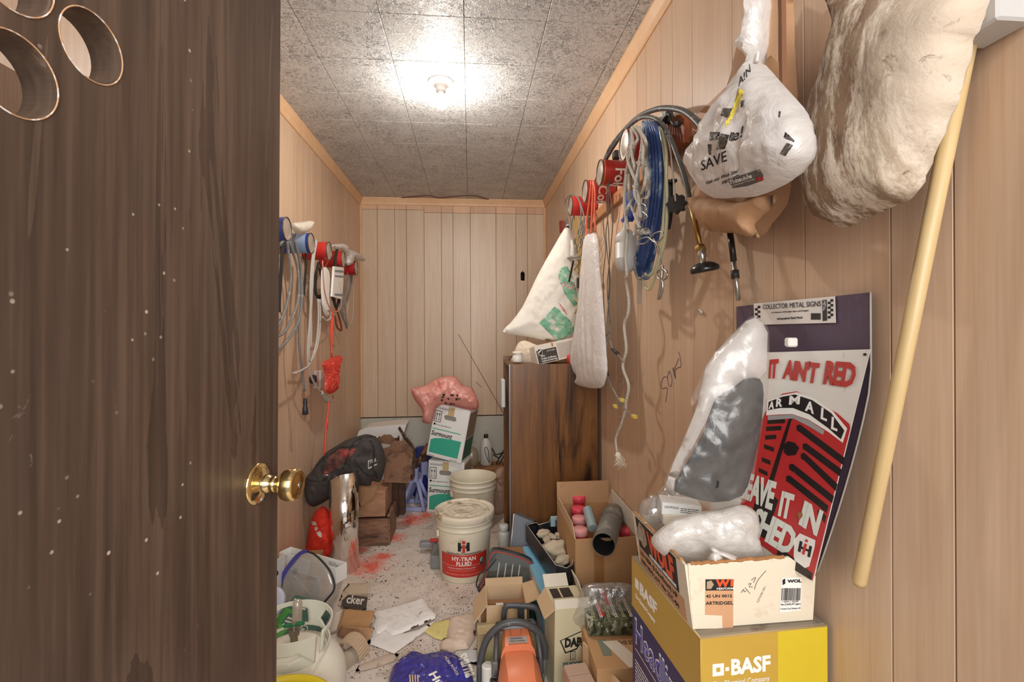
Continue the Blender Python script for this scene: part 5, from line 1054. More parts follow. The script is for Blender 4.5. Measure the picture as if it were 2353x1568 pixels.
for s, rr_ in (([(735, 1072), (752, 1058), (790, 1036), (815, 1036), (822, 1025), (840, 1015), (866, 1010)], .0045), ([(815, 1036), (808, 1055), (800, 1075), (795, 1082)], .004), ([(858, 1022), (866, 1045), (862, 1075), (870, 1100)], .006), ([(704, 1100), (722, 1106), (745, 1108), (760, 1098)], .004), ([(822, 1062), (838, 1085), (856, 1098), (870, 1090)], .004)):
    drape(MB().tube([df_.p3(u, v) for u, v in s], rr_, 6, smooth=8), duc, dn, .0).obj('seam_piping', BLKC, dt, world=True) if False else MB().tube([ (lambda h, p: (h if h else p))(BVHTree.FromPolygons(duc.v, duc.f).ray_cast(p+dn*.4, -dn)[0], p) for p in cr([df_.p3(u, v) for u, v in s], 5)], rr_, 6, smooth=0).obj('seam_piping', mat('seam_black', '#2b2828', .7), dt, world=True)
MB().tube([df_.p3(u, v)+dn*.1 for u, v in ((750, 1096), (757, 1094), (764, 1095))], .005, 6, smooth=0).obj('zip_pull', STEEL, dt, world=True)
for body, a, b_, c_ in (('YOUR', (850, 1066), (865, 1060), (848, 1058)), ('TEXT', (853, 1073), (866, 1068), (852, 1068))): drape(subdiv(df_.text(body, a, b_, c_, bold=.03, shear=.2), .01), duc, dn, .002).obj('lettering', PAPERW, dt, world=True) if body != 'TEXT' else None
drape(subdiv(df_.poly([(846, 1058), (848, 1058), (847, 1076), (866, 1066), (866, 1068), (846, 1079)]), .01), duc, dn, .002).obj('logo_outline', PAPERW, dt, world=True)
# ---- red cloth with reflective stripes
RC = mat('red_orange_cloth', '#d8321f', .8, var=.12, vs=10, bump=.2, bs=120)
rco = [(738, 1165), (752, 1170), (762, 1200), (768, 1270), (745, 1282), (720, 1280), (700, 1276), (706, 1240), (713, 1205), (722, 1180)]
rcc = cushion([at(u, v, d=2.66) for u, v in rco], (.4, -1, .2), .07, .04, res=.01, wr=.03, ws=9, seed=71, sm=3, cre=.9); rct = thing('red_safety_vest', 'crumpled red orange cloth with silver reflective pieces by left wall', 'cloth', at(735, 1280, d=2.66)); rcc.obj('cloth', RC, rct, world=True)
rf3 = Face(rcc.info[0], rcc.info[1], rcc.info[2])
for q in ([(715, 1198), (724, 1199), (728, 1207), (717, 1208)], [(722, 1214), (729, 1209), (730, 1217), (725, 1221)], [(726, 1224), (736, 1220), (740, 1229), (731, 1233)], [(732, 1231), (738, 1228), (740, 1234), (735, 1237)]): drape(subdiv(rf3.poly(q), .008), rcc, rcc.info[3], .0015).obj('reflective_patch', mat('reflective_silver', '#d8d4cc', .3, .2), rct, world=True)
for k, (u, v) in enumerate(((722, 1283), (738, 1287), (752, 1280), (748, 1268))): tag(MB().sphere(at(u, v, Z=.02), .016, sc=(1.5, .8, .7), nz=.3, seed=k).obj('metal_scrap', STEEL if k % 2 else YEL), ['dull silver scrap at the foot of the red cloth, leftmost', 'yellow scrap near the red cloth, toward the white box', 'silver scrap close to the chrome pipe base', 'yellow scrap lying up on the red cloth'][k], 'scrap')

# ================================================================== foreground clutter, left
# white open carton, translucent tote, face shield, green cartons
pA, pB = at(668, 1257, Z=.31), at(797, 1293, Z=.31); ax_ = (pB-pA).normalized(); per = V((ax_.y, -ax_.x, 0))      # per points toward the camera
Mw = mtx((pA+pB)/2+per*.03-V((0, 0, .065)), ax_, -per)
Wc = (pB-pA).length
wc_ = Box('white_open_carton', 'open white carton behind the face shield at the left wall', Mw, Wc, .06, .065, WCARD, op=True)
tag(MB().box((pA.x+.05, pA.y+.05, .122), (.13, .12, .243), b=.003).obj('support_carton', CARD3), 'brown carton holding up the white open carton behind the tote', 'box')
wf = wc_.back_in(); wc_.put(lines(wf, Wc-.10, .05, Wc-.045, 3, .006, .003, 1, e=.0008), 'small_print', mat('grey_small_print', '#9a9892', .6), kind='stuff')
f_ = Face(at(640, 1300, Z=.30), (pA-at(632, 1283, Z=.33)).normalized(), (0, 0, 1))
flp_ = tag(MB().plate([(-.12, -.2), (.0, -.2), (.06, .0), (.05, .03), (-.12, .03)], (), .003, f_.M()).obj('white_card_flap', WCARD), 'loose white card flap with a black mark beside the door edge', 'card')
ft(f_, 'B', -.035, -.035, .02, .03, bold=.04, e=.0035).obj('lettering', INK, flp_, world=True)
# tote
TOTE = film('translucent_tote', '#dedad4', .55, .3, .12, .4, .2, 12)
tr_, tf_ = at(790, 1330, Z=.17), at(754, 1448, Z=.17); ay = (tr_-tf_).normalized(); ax2 = V((ay.y, -ay.x, 0)); Lt = (tr_-tf_).length+.02; Wt = .40
Mt = mtx(tf_-ax2*(Wt/2)+ay*Lt/2-V((0, 0, .17)), ax2, ay)
tt = thing('storage_tote', 'translucent plastic storage tote holding green cartons beside the propane tank', 'tote', M=Mt)
def rrect(w, d, r, n=5): return [(sx*(w/2-r)+r*cos(a), sy*(d/2-r)+r*sin(a)) for sx, sy, a0_ in ((1, 1, 0), (-1, 1, pi/2), (-1, -1, pi), (1, -1, 3*pi/2)) for a in [a0_+pi/2*i/n for i in range(n+1)]]
mb = MB(); L_ = []
for w_, d_, z in ((Wt-.12, Lt-.10, .0), (Wt-.02, Lt-.02, .162), (Wt-.014, Lt-.014, .166), (Wt, Lt, .168), (Wt, Lt, .17), (Wt-.022, Lt-.022, .17), (Wt-.124, Lt-.104, .004)): L_.append([(x, y, z) for x, y in rrect(w_, d_, .035)])
k = len(L_[0]); mb.add([p for l in L_ for p in l], [(i*k+j, i*k+(j+1) % k, (i+1)*k+(j+1) % k, (i+1)*k+j) for i in range(len(L_)-1) for j in range(k)]+[tuple(range(k))[::-1], tuple((len(L_)-1)*k+j for j in range(k))], None, True)
mb.obj('tub', TOTE, tt)
GB = mat('dark_green_carton', '#3f6a5e', .4, var=.25, vs=6); LG = mat('lime_glow_print', '#4f9a4c', .4)
def gbox(px, z, rz, W, D, H, label):
    p = at(*px, Z=z); b = Box('green_carton', label, T((p.x, p.y, z)) @ R(rz, 'Z') @ R(24, 'X') @ R(5, 'Y'), W, D, H, GB, group='green cartons in the tote', seam=False)
    t = b.top(.0004); b.put(fr_(t, 0.001, .001, W*.28, D*.55), 'lime_panel', LG)
    for i in range(3):
        for j in range(8): pass
    mb = MB()
    for i in range(3):
        for j in range(9): fr_(t, .012+j*.0085, D-.022-i*.013, .012+j*.0085+.006, D-.022-i*.013+.007, mb=mb, e=.0006)
    b.put(mb, 'print_blocks', PAPERW, kind='stuff')
    for x, y in ((W-.05, D-.045), (W-.085, D-.1)):
        if y > .02: b.put(MB().plate(circ(x, y, .017, 20), [circ(x, y, .0145, 20)], .0003, t.M(.0006)), 'printed_ring', PAPERW); b.put(ft(t, 'SL', x-.01, y-.006, .012, .02, e=.0006, bold=.03), 'lettering', PAPERW)
    return b
gbox((700, 1432), .15, -24, .17, .13, .05, 'large dark green carton lying tilted in the translucent tote'); gbox((688, 1468), .15, -22, .15, .10, .05, 'smaller green carton below the large one, behind the tank collar')
tag(MB().lathe([(0, 0), (.05, 0), (.054, .004), (.054, .016), (.048, .02), (0, .02)], T(at(630, 1385, Z=.24)) @ R(60, 'X') @ R(-20, 'Y')).obj('round_lid', mat('pale_blue_lid', '#c3cbe0', .4)), 'pale blue round tub lid at the door edge above the green cartons', 'lid')
tag(MB().lathe([(0, 0), (.05, 0), (.055, .05), (.055, .12), (.05, .125)], T(at(640, 1470, Z=.06))).obj('yellowed_tub', mat('yellowed_plastic', '#d8cf9a', .4)), 'yellowed plastic tub under the blue lid at the door edge', 'tub')
# face shield
fo = at(715, 1335, Z=.27); fsf = Face(fo, (.9, -.43, 0), (-.1, .35, .93))
fst = thing('face_shield', 'clear face shield with blue brow band leaning in the tote', 'face shield', fo)
vis = [(636, 1330), (652, 1312), (672, 1292), (690, 1275), (705, 1270), (722, 1276), (740, 1295), (753, 1315), (760, 1340), (757, 1362), (742, 1384), (700, 1400), (650, 1405), (634, 1400)]
VIS = film('clear_visor', '#efefef', .30, .12, .22, .5, .05, 8)
vp = subdiv(fsf.poly(vis, .002), .02); vc = fsf.o
vp.v = [p+fsf.n*(-1.2*((p-vc).dot(fsf.x))**2) for p in vp.v]; vp.obj('visor', VIS, fst, world=True)
bend = lambda px: [(lambda p: p+fsf.n*(-1.2*((p-vc).dot(fsf.x))**2))(fsf.p3(u, v)) for u, v in px]
MB().tube(bend([(618, 1350), (636, 1328), (652, 1308), (672, 1286), (690, 1272), (705, 1268)]), lambda t: .020-.013*t, 8, flat=.25, up=fsf.n).obj('blue_band', mat('violet_blue_plastic', '#4c47a8', .35), fst, world=True)
MB().tube(bend([(705, 1268), (722, 1274), (742, 1293), (756, 1315), (763, 1342), (760, 1362), (742, 1386)]), .0032, 8, flat=1.5).obj('black_edge_trim', BLKC, fst, world=True)
MB().tube(bend([(672, 1325), (700, 1352), (725, 1380)]), .0012, 5).obj('scratch_rib', HD, fst, world=True)
# propane tank
PT = mat('off_white_tank_paint', '#e8e6d8', .4, var=.04, dirt=('#8b7d66', .66, 30)); tp = at(676, 1500, d=1.5); tp = V((tp.x, tp.y, 0))
pt = thing('propane_tank', 'off white propane tank with green valve handle, bottom left of the floor', 'propane tank', tp)
MB().lathe([(.10, 0), (.104, .002), (.104, .03), (.125, .045), (.148, .08), (.153, .11), (.153, .155), (.1545, .158), (.1545, .163), (.153, .166), (.153, .21), (.147, .25), (.13, .282), (.10, .305), (.06, .318), (.025, .322), (0, .322)], n=56).obj('tank_body', PT, pt)
out = [(0, .02), (.10, .0), (.15, .02), (.40, .02), (.45, .0), (.60, .0), (.60, .088), (.45, .095), (.30, .10), (.15, .095), (0, .088)]
hl = [[(.015, .022), (.13, .028), (.15, .045), (.13, .078), (.015, .073)], [(.19, .028), (.24, .026), (.36, .028), (.39, .045), (.36, .086), (.24, .086), (.195, .07)], [(.47, .035), (.53, .030), (.56, .04), (.55, .05), (.50, .048), (.48, .056)]]
col = subdiv(MB().plate(out, hl, .004), .014); a1 = radians(-95)
col.v = [V(((.098+p.y*.12+p.z)*cos(a1+(p.x-.5)/.098), (.098+p.y*.12+p.z)*sin(a1+(p.x-.5)/.098), .303+p.y)) for p in col.v]; col.obj('collar', mat('pale_green_white_paint', '#dfe2d4', .4, dirt=('#a79b83', .66, 20)), pt)
MB().cyl(.011, .318, .355, None, 16, bev=.002).cyl(.016, .352, .372, None, 6).obj('valve_body', mat('valve_metal', '#8e8676', .4, .7), pt)
MB().box((0, 0, .385), (.062, .013, .012), R(12, 'Z'), b=.004).obj('valve_handle', mat('green_handle', '#1f6b45', .4), pt)
MB().cyl(.006, .372, .392, None, 12).obj('valve_stem', STEEL, pt)
MB().lathe([(.014, .0), (.0145, .05), (.013, .066), (.008, .073), (0, .074)], T((-.004, .035, .365)) @ R(-8, 'X'), 20).obj('clear_cap_tube', film('clear_tube', '#e5dccb', .5, .15, .2), pt)
# yellow pail
yp = at(625, 1632, d=1.2); ypt = thing('yellow_pail', 'yellow plastic pail at the bottom left corner of the photo', 'pail', (yp.x, yp.y, 0))
MB().lathe([(0, 0), (.115, 0), (.12, .005), (.14, .30), (.149, .302), (.150, .318), (.152, .332), (.150, .338), (.142, .338), (.139, .325), (.136, .29), (.116, .01), (0, .01)], n=56).obj('pail_body', mat('bright_yellow_plastic', '#dcc62c', .35), ypt)
# ------------------------------------------------------------------ papers and rags on the floor
PAP = mat('dirty_white_paper', '#eeebe9', .7, dirt=('#6b584c', .61, 22)); RAG = mat('peach_cloth', '#dcc6b4', .9, dirt=('#5c4436', .64, 30)); YPAP = mat('yellow_paper', '#dccf86', .8, dirt=('#4d3d2a', .6, 22))
G = lambda u, v, z=.004: at(u, v, Z=z)
def paper(name, px, m, label, T_=.004, seed=0, wr=.004, ws=20, z=.005, cat='paper', res=.012):
    c = cushion([G(u, v, z) for u, v in px], (0, 0, 1), T_, .001, res=res, wr=wr, ws=ws, sm=1, seed=seed, Rr=.02); return tag(c.obj(name, m), label, cat)
paper('paper_sheet', [(842, 1478), (856, 1462), (860, 1440), (900, 1448), (930, 1455), (960, 1448), (1002, 1425), (980, 1448), (945, 1475), (905, 1503), (880, 1492)], PAP, 'lower white paper sheet lying under the larger folded one', seed=81)
paper('folded_paper_sheet', [(858, 1408), (880, 1402), (920, 1392), (948, 1384), (970, 1374), (976, 1378), (985, 1395), (1003, 1413), (1000, 1422), (960, 1440), (925, 1455), (900, 1462), (885, 1448), (866, 1461), (858, 1438), (864, 1420)], PAP, 'large folded white paper with black flecks in the middle of floor', T_=.010, seed=82, z=.012, wr=.008)
npp = paper('newspaper_ad', [(788, 1358), (802, 1341), (848, 1340), (846, 1360), (842, 1402), (815, 1404), (790, 1398), (776, 1390)], mat('newsprint', '#cdbda6', .8, dirt=('#a8957c', .55, 15)), 'torn newsprint with a dark advertisement beside the tote', seed=83)
nf = Face(G(810, 1390, .0115), (1, 0, 0), (0, 1, 0)); na = npp
nf.poly([(786, 1382), (800, 1368), (845, 1374), (841, 1401), (812, 1403), (784, 1394)], .0006, .002).obj('ad_block', mat('ad_dark', '#4b453f', .7), na, world=True)
nf.text('cker', (796, 1388), (838, 1392), (797, 1369), bold=.02, shear=.2, e=.0035).obj('lettering', PAPERW, na, world=True)
lines(nf, -.02, .085, .08, 6, .006, .002, 5, e=.002).obj('small_print', mat('news_ink', '#8b7a66', .7), na, world=True, kind='stuff')
kt = thing('torn_kraft_carton', 'torn brown carton piece folded open between tote and white paper', 'cardboard', G(815, 1430))
sheet([G(775, 1448, .02), G(845, 1452, .02), G(862, 1406, .05), G(790, 1400, .06)], 12, 12, .003, .006, 14, 84).obj('card_panel', KB('kraft_panel', '#b58a5e'), kt, world=True)
sheet([G(775, 1462, .005), G(842, 1480, .005), G(858, 1444, .045), G(785, 1438, .05)], 12, 8, .003, .005, 14, 85).obj('card_panel', KRAFT, kt, world=True)
sheet([G(752, 1458, .01), G(775, 1450, .01), G(786, 1402, .07), G(765, 1412, .07)], 6, 8, .003, .003, 14, 86).obj('card_panel', WCARD2, kt, world=True)
# ribbed cardboard arch
ca = thing('ribbed_card_arch', 'ribbed cardboard arch standing on the floor right of the propane tank', 'cardboard', G(800, 1500)); cb_ = G(802, 1512, 0); mb = MB(); n = 40; vs = []
for k in range(n+1):
    a = pi*k/n*1.05; rr_ = .062+(.0022 if k % 2 else 0)
    for r2, y in ((rr_, -.02), (rr_, .05), (rr_-.004, .05), (rr_-.004, -.02)): vs.append((-rr_*.0+r2*cos(a)*.95, y, r2*sin(a)*1.15))
mb.add(vs, [(4*k+j, 4*k+(j+1) % 4, 4*k+4+(j+1) % 4, 4*k+4+j) for k in range(n) for j in range(4)]+[(0, 1, 2, 3), tuple(4*n+j for j in (3, 2, 1, 0))], T(cb_) @ R(-18, 'Z')); mb.obj('outer_arch', mat('ribbed_beige_card', '#cdb498', .8), ca, world=True)
MB().add(*(lambda N: ([(q*cos(pi*k/N)*.032, y, q*sin(pi*k/N)*.045) for k in range(N+1) for q, y in ((1, -.07), (1, .02), (.93, .02), (.93, -.07))], [(4*k+j, 4*k+(j+1) % 4, 4*k+4+(j+1) % 4, 4*k+4+j) for k in range(N) for j in range(4)]))(16), T(cb_+V((.012, -.01, 0))) @ R(-30, 'Z')).obj('inner_arch', mat('grey_card', '#b8ab9a', .8), ca, world=True)
paper('yellow_paper_scrap', [(975, 1452), (995, 1432), (1030, 1422), (1034, 1428), (1028, 1450), (1025, 1474), (1000, 1468)], YPAP, 'dirty yellow paper scrap on floor between white paper and peach rag', seed=87)
paper('crumpled_rag', [(1032, 1425), (1060, 1418), (1092, 1412), (1100, 1430), (1090, 1470), (1075, 1492), (1050, 1494), (1035, 1505), (1010, 1500), (1010, 1482), (1028, 1472), (1030, 1450)], RAG, 'crumpled peach coloured rag on the floor left of the cartons', T_=.02, seed=88, wr=.012, ws=26, cat='rag')
paper('flattened_paper', [(815, 1545), (825, 1528), (850, 1520), (885, 1505), (918, 1502), (905, 1520), (870, 1532), (840, 1540)], mat('grey_paper', '#c9b8a8', .8, dirt=('#7a6656', .56, 18)), 'flattened dirty paper on floor beside the ribbed cardboard arch', seed=89)
paper('pale_paper_scrap', [(1030, 1508), (1070, 1496), (1098, 1490), (1098, 1530), (1060, 1520)], mat('pale_blue_paper', '#d9dcdf', .7, dirt=('#8fa0b0', .62, 14)), 'pale bluish paper scrap at the left foot of the cartons', seed=90)
# blue printed bag
HB = mat('ultramarine_plastic_bag', '#3b3a94', .25, var=.15, vs=14, coat=.3)
hbc = cushion([G(u, v, .02) for u, v in ((895, 1555), (905, 1535), (930, 1515), (955, 1503), (972, 1512), (1000, 1508), (1030, 1506), (1062, 1520), (1082, 1545), (1088, 1580), (1060, 1640), (980, 1660), (905, 1640), (893, 1590))], (0, -.2, 1), .06, .015, res=.008, wr=.013, ws=15, seed=91, sm=3, cre=1)
hbt = thing('blue_printed_bag', 'crumpled ultramarine plastic bag with white lettering on the floor, bottom centre', 'bag', G(985, 1580, 0)); hbc.obj('bag', HB, hbt, world=True)
hf = Face(hbc.info[0], hbc.info[1], hbc.info[2]); on = lambda m, L=.01: drape(subdiv(m, L), hbc, hbc.info[3], .002)
on(hf.text('svarna', (1052, 1506), (1072, 1560), (1072, 1500), bold=.03)).obj('lettering', PAPERW, hbt, world=True)
on(hf.text('Hus', (985, 1552), (1012, 1590), (1003, 1543), bold=.03)).obj('lettering', PAPERW, hbt, world=True)
for k in range(4): on(hf.poly([(940+k*6, 1552), (943+k*6, 1552), (945+k*6, 1580), (942+k*6, 1580)])).obj('printed_bar', mat('cream_bar', '#e8cda4', .5), hbt, world=True)
on(hf.text('MORE POWER', (1020, 1512), (1050, 1555), (1026, 1509)), .01).obj('lettering', PAPERW, hbt, world=True)
# grey scoop with red handle left of the bucket
gs = thing('grey_scoop', 'grey plastic scoop with red strip beside the lidded bucket', 'scoop', at(990, 1270, Z=0)); 
MB().box(at(985, 1250, Z=.05)+V((0, 0, 0)), (.10, .05, .03), b=.006).obj('handle_block', mat('grey_tool_plastic', '#8a8b8e', .4), gs, world=True)
MB().box(at(1004, 1278, Z=.04)+V((0, .0, 0)), (.06, .16, .07), R(0, 'Z'), b=.006).obj('scoop_body', mat('mid_grey_plastic', '#7b7c7d', .45), gs, world=True)
MB().box(at(1000, 1242, Z=.08), (.06, .03, .012), b=.003).obj('red_strip', REDP, gs, world=True)
# loose crumbs of dirt over the floor: nobody could count them
rr = random.Random(9); db_ = MB()
for k in range(5200):
    u, v = rr.uniform(800, 1110), rr.uniform(1180, 1560)
    if rr.random() < .45: u, v = rr.gauss(*rr.choice([(1050, 35), (930, 50), (1000, 60), (880, 30)])), rr.gauss(*rr.choice([(1425, 30), (1290, 40), (1460, 30), (1200, 25)]))
    if v < 1130: continue
    p = at(u, v, Z=.002); s = rr.uniform(.0008, .0026)*(2.4 if rr.random() < .08 else 1); a = rr.random()*6
    db_.add([(p.x+s*cos(a), p.y+s*sin(a), 0.001), (p.x+s*cos(a+2.2), p.y+s*sin(a+2.2), 0.001), (p.x+s*cos(a+4), p.y+s*sin(a+4), 0.001), (p.x, p.y, .001+s*.8)], [(0, 1, 3), (1, 2, 3), (2, 0, 3)])
o = db_.obj('dirt_crumbs', mat('dark_dirt', '#3f332b', .9)); tag(o, 'scattered dark dirt crumbs and flakes over the concrete floor', 'dirt'); o['kind'] = 'stuff'

# ================================================================== foreground clutter, right of the bucket
p_ = at(1158, 1250, d=2.72); bottle('white_spray_can', 'white can standing on floor behind the grey metal case', [(0, 0), (.03, 0), (.033, .004), (.033, .15), (.028, .165), (.024, .168)], (p_.x, p_.y, 0), HD, HD, [(.024, .166), (.026, .168), (.026, .2), (.02, .205), (0, .205)])
GMET = mat('slate_grey_metal', '#6f747c', .45, .3, var=.1, vs=8, dirt=('#8a8784', .6, 10))
fg = Face(at(1200, 1250, d=2.36), (.93, -.25, 0), (.05, .22, 1)); gm = thing('grey_metal_case', 'slate grey metal case leaning upright against the cabinet', 'case', (fg.o.x, fg.o.y+.03, 0))
gq = [fg.p(u, v) for u, v in ((1181, 1181), (1226, 1200), (1222, 1330), (1166, 1330))]; MB().plate(gq, (), .07, fg.M(-.07)).obj('case_body', GMET, gm, world=True)
MB().tube([fg.p3(1181, 1181), fg.p3(1170, 1300)], .004, 6, smooth=0).obj('edge_trim', mat('pale_edge', '#b4b6b8', .4, .5), gm, world=True)
cn = at(1175, 1289, Z=.25); cnh = Box('worn_parts_carton', 'worn brown carton with dark stencilled letters behind the work light', frame(V((at(1130, 1289, Z=.25).x, cn.y, 0)), [(-3, "Z")], .185, .14), .185, .14, .25, CARD3)
cnh.put(ft(cnh.top(), 'CNH', .095, .03, .03, .07, bold=.02, e=.001), 'lettering', mat('faded_ink', '#4a4648', .7))
# light blue carton with tray and stones on it
LBLU = mat('sky_blue_carton', '#7db8d6', .45, var=.12, vs=5, dirt=('#cfc8bc', .62, 9)); TL2 = mat('teal_carton', '#1f7f86', .45, var=.2, vs=8)
bl_ = at(1242, 1360, Z=.265); Mb = frame(V((bl_.x, bl_.y, 0)), [(4, 'Z')], .145, .40); bx = Box('blue_carton', 'worn sky blue carton under the black tray of stones', Mb, .145, .40, .265, LBLU)
g = bx.left(); bx.put(fr_(g, .0, .02, .398, .15), 'teal_side_panel', TL2); bx.put(MB().plate([(.02, .26), (.10, .262), (.38, .262), (.39, .235), (.33, .243), (.30, .225), (.2, .24), (.12, .232)], (), .0004, g.M(.0006)), 'torn_strip', WCARD2)
bx.put(fr_(bx.front(), .0, .18, .145, .262), 'teal_front_band', TL2)
TRY = mat('black_tray_plastic', '#26262a', .35, dirt=('#8a8378', .66, 14)); zt2 = .365
tpx = [(1208, 1207), (1231, 1201), (1236, 1206), (1262, 1199), (1264, 1193), (1297, 1187), (1306, 1195), (1318, 1290), (1316, 1300), (1303, 1308), (1277, 1301)]
tq = [at(u, v, Z=zt2) for u, v in tpx]; tcn = sum(tq, V())/len(tq); tyt = thing('black_tray', 'black plastic tray holding pale stones on the sky blue carton', 'tray', (tcn.x, tcn.y, zt2-.075))
o2 = [(p.x, p.y) for p in tq]; i2 = [(tcn.x+(p.x-tcn.x)*.955, tcn.y+(p.y-tcn.y)*.975) for p in tq]
MB().plate(o2[::-1], [i2[::-1]], .072, T((0, 0, zt2-.072))).obj('tray_wall', TRY, tyt, world=True); MB().plate(o2[::-1], (), .004, T((0, 0, zt2-.076))).obj('tray_floor', TRY, tyt, world=True)
MB().tube([(x, y, zt2) for x, y in i2], .0022, 5, smooth=0, closed=True).obj('rim_highlight', mat('rim_highlight_grey', '#a7a39c', .5), tyt, world=True)  # pale tube paints a highlight along the tray rim
da, db2 = at(1276, 1193, Z=zt2-.036), at(1305, 1235, Z=zt2-.036)
for a, b_ in ((at(1275, 1193, Z=zt2), at(1310, 1240, Z=zt2)), (at(1290, 1243, Z=zt2), at(1312, 1238, Z=zt2))):
    dv = b_-a; MB().box((a+b_)/2-V((0, 0, .034)), (dv.length, .003, .066), T((a+b_)/2-V((0, 0, .034))) @ Matrix.Rotation(atan2(dv.y, dv.x), 4, 'Z') @ T(-((a+b_)/2-V((0, 0, .034))))).obj('divider', TRY, tyt, world=True)
STN = mat('dusty_limestone', '#c0b29b', .95, var=.1, vs=30, dirt=('#e0d8c8', .55, 24), bump=.6, bs=60); STN2 = mat('grey_stone', '#9a8f7c', .95, var=.15, vs=30, bump=.5, bs=70)
for k, (u, v, z, r, sc, m, lb) in enumerate(((1277, 1262, .345, .040, (1.1, .85, .8), STN, 'largest round stone in the middle of the black tray'), (1250, 1227, .34, .026, (1.2, .8, .6), STN, 'flat pale stone at the far left of the black tray'), (1257, 1240, .335, .022, (1.5, .7, .4), STN, 'thin slab shaped stone left of the round stone'),
        (1268, 1233, .335, .020, (1.3, .8, .5), STN, 'pale chip just behind the round stone'), (1283, 1233, .33, .017, (1, .8, .8), STN, 'angular pale stone at the tray divider'), (1258, 1254, .33, .018, (1.4, .6, .5), STN2, 'narrow grey stone along the left tray wall'), (1292, 1287, .335, .027, (1.5, .8, .6), STN, 'white chalky stone at the near end of the tray'),
        (1300, 1262, .33, .016, (.8, 1.2, .8), STN2, 'small grey stone right of the round stone'), (1302, 1218, .335, .02, (1.1, 1, .6), STN, 'crumbled pale stone in the rear compartment'))):
    tag(MB().sphere((0, 0, 0), r*1.2, T(at(u, v, Z=z)) @ R(k*37, 'Z'), n=20, m=14, sc=sc, nz=.42, seed=k*2.1, fr=1.6).obj('stone', m), lb, 'stone', 'stones in the black tray')
tag(MB().box(at(1288, 1184, d=2.38)-V((0, 0, .03)), (.10, .01, .05), b=.002).obj('pale_blue_card', mat('pale_blue_card', '#a9c3c8', .6)), 'pale blue card strip against the cabinet behind the tray', 'card')
# work light
WLm = mat('black_lamp_frame', '#2b2c2e', .4); wq = [(1122, 1300), (1129, 1275), (1140, 1269), (1165, 1273), (1200, 1284), (1218, 1294), (1223, 1306), (1220, 1325), (1208, 1352), (1198, 1375), (1108, 1360), (1113, 1335)]
fwl = Face(at(1168, 1320, d=2.11), (.98, -.1, -.12), (.05, .22, .97)); wlt = thing('work_light', 'rectangular black work light with red gasket and wire handle', 'work light', fwl.o-V((0, 0, .1)))
cq = fwl.p(1168, 1322); q2 = [fwl.p(u, v) for u, v in wq]; sh2 = lambda s: [(cq[0]+(x-cq[0])*s, cq[1]+(y-cq[1])*s) for x, y in q2]
smo = lambda l, n=4: [(p.x, p.y) for p in cr([V((x, y, 0)) for x, y in l], n, True)]
MB().plate(smo(sh2(1.1)), [smo(sh2(.97))], .05, fwl.M(-.055)).obj('housing', WLm, wlt, world=True); MB().plate(smo(sh2(1.02)), (), .006, fwl.M(-.05)).obj('reflector', mat('dark_reflector', '#3c3c3a', .3, .5), wlt, world=True)
MB().plate(smo(sh2(.97)), (), .003, fwl.M(-.008)).obj('glass', film('smoky_glass', '#77786f', .5, .12, .10, .3, .02), wlt, world=True)
MB().tube([fwl.M(.0) @ V((x, y, 0)) for x, y in smo(sh2(1.0))], .0026, 6, smooth=0, closed=True).obj('red_gasket', mat('red_gasket', '#b8402f', .5), wlt, world=True)
MB().tube([fwl.M(-.02) @ V((cq[0]+.055*cos(a)-.005, cq[1]-.02+.05*sin(a), 0)) for a in [pi*i/10 for i in range(11)]], .007, 8, smooth=0, flat=.5).obj('lamp_bowl', BLKC, wlt, world=True)
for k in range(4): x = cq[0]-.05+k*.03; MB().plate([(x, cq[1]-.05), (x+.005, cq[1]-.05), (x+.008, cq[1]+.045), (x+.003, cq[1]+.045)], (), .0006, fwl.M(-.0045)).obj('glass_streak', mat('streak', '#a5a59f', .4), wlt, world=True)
MB().tube([at(u, v, d=2.07) for u, v in ((1140, 1285), (1120, 1310), (1103, 1318), (1095, 1340), (1098, 1352), (1112, 1355), (1118, 1342), (1122, 1325))], .0032, 6).obj('wire_handle', BLKC, wlt, world=True)
# small open carton with flaps, brown carton and pale carton in front
oc = at(1122, 1393, Z=.215); oM = frame(V((at(1118, 1393, Z=.215).x, oc.y, .075)), [(0, 'Z')], .158, .155); ocb = Box('small_open_carton', 'small open pale carton with raised flaps behind the chainsaw', oM, .158, .155, .14, CARD2, op=True, inner=CIN)
def flap(b, c0, c1, out, L, m, z, tp=.0):
    a, c = b.M @ V(c0), b.M @ V(c1); d = V(out).normalized()*L; e = (c-a)*tp
    mb = MB(); n = (c-a).cross(d).normalized()*.0018
    q = [a, c, c+d-e, a+d+e]; mb.add([p-n for p in q]+[p+n for p in q], [(3, 2, 1, 0), (4, 5, 6, 7), (0, 1, 5, 4), (1, 2, 6, 5), (2, 3, 7, 6), (3, 0, 4, 7)]); b.put(mb, 'flap', m)
flap(ocb, (-.079, .0775, .14), (.079, .0775, .14), (0, .12, 1), .028, CARD2, 0); flap(ocb, (-.079, .0775, .14), (-.079, -.0775, .14), (-.8, -.3, -.9), .075, CARD2, 0); flap(ocb, (.079, .0775, .14), (.079, -.0775, .14), (.9, -.1, .35), .075, CARD2, 0, .06)
tag(MB().box(at(1148, 1390, Z=.18), (.03, .02, .003), R(0, 'X')).obj('white_card_scrap', WCARD), 'white card scrap inside the small open carton', 'card')
bb_ = at(1106, 1405, Z=.175); brw = Box('brown_carton', 'stained brown carton between small open carton and the chainsaw', frame(V((bb_.x, bb_.y, .0)), [(1, 'Z')], .20, .12), .20, .025, .175, CARD3, seam=False)
brw2 = Box('carton_base', 'low brown carton supporting the small open carton', frame(V((bb_.x+.01, bb_.y+.03, 0)), [(0, 'Z')], .18, .17), .18, .17, .072, CARD3)
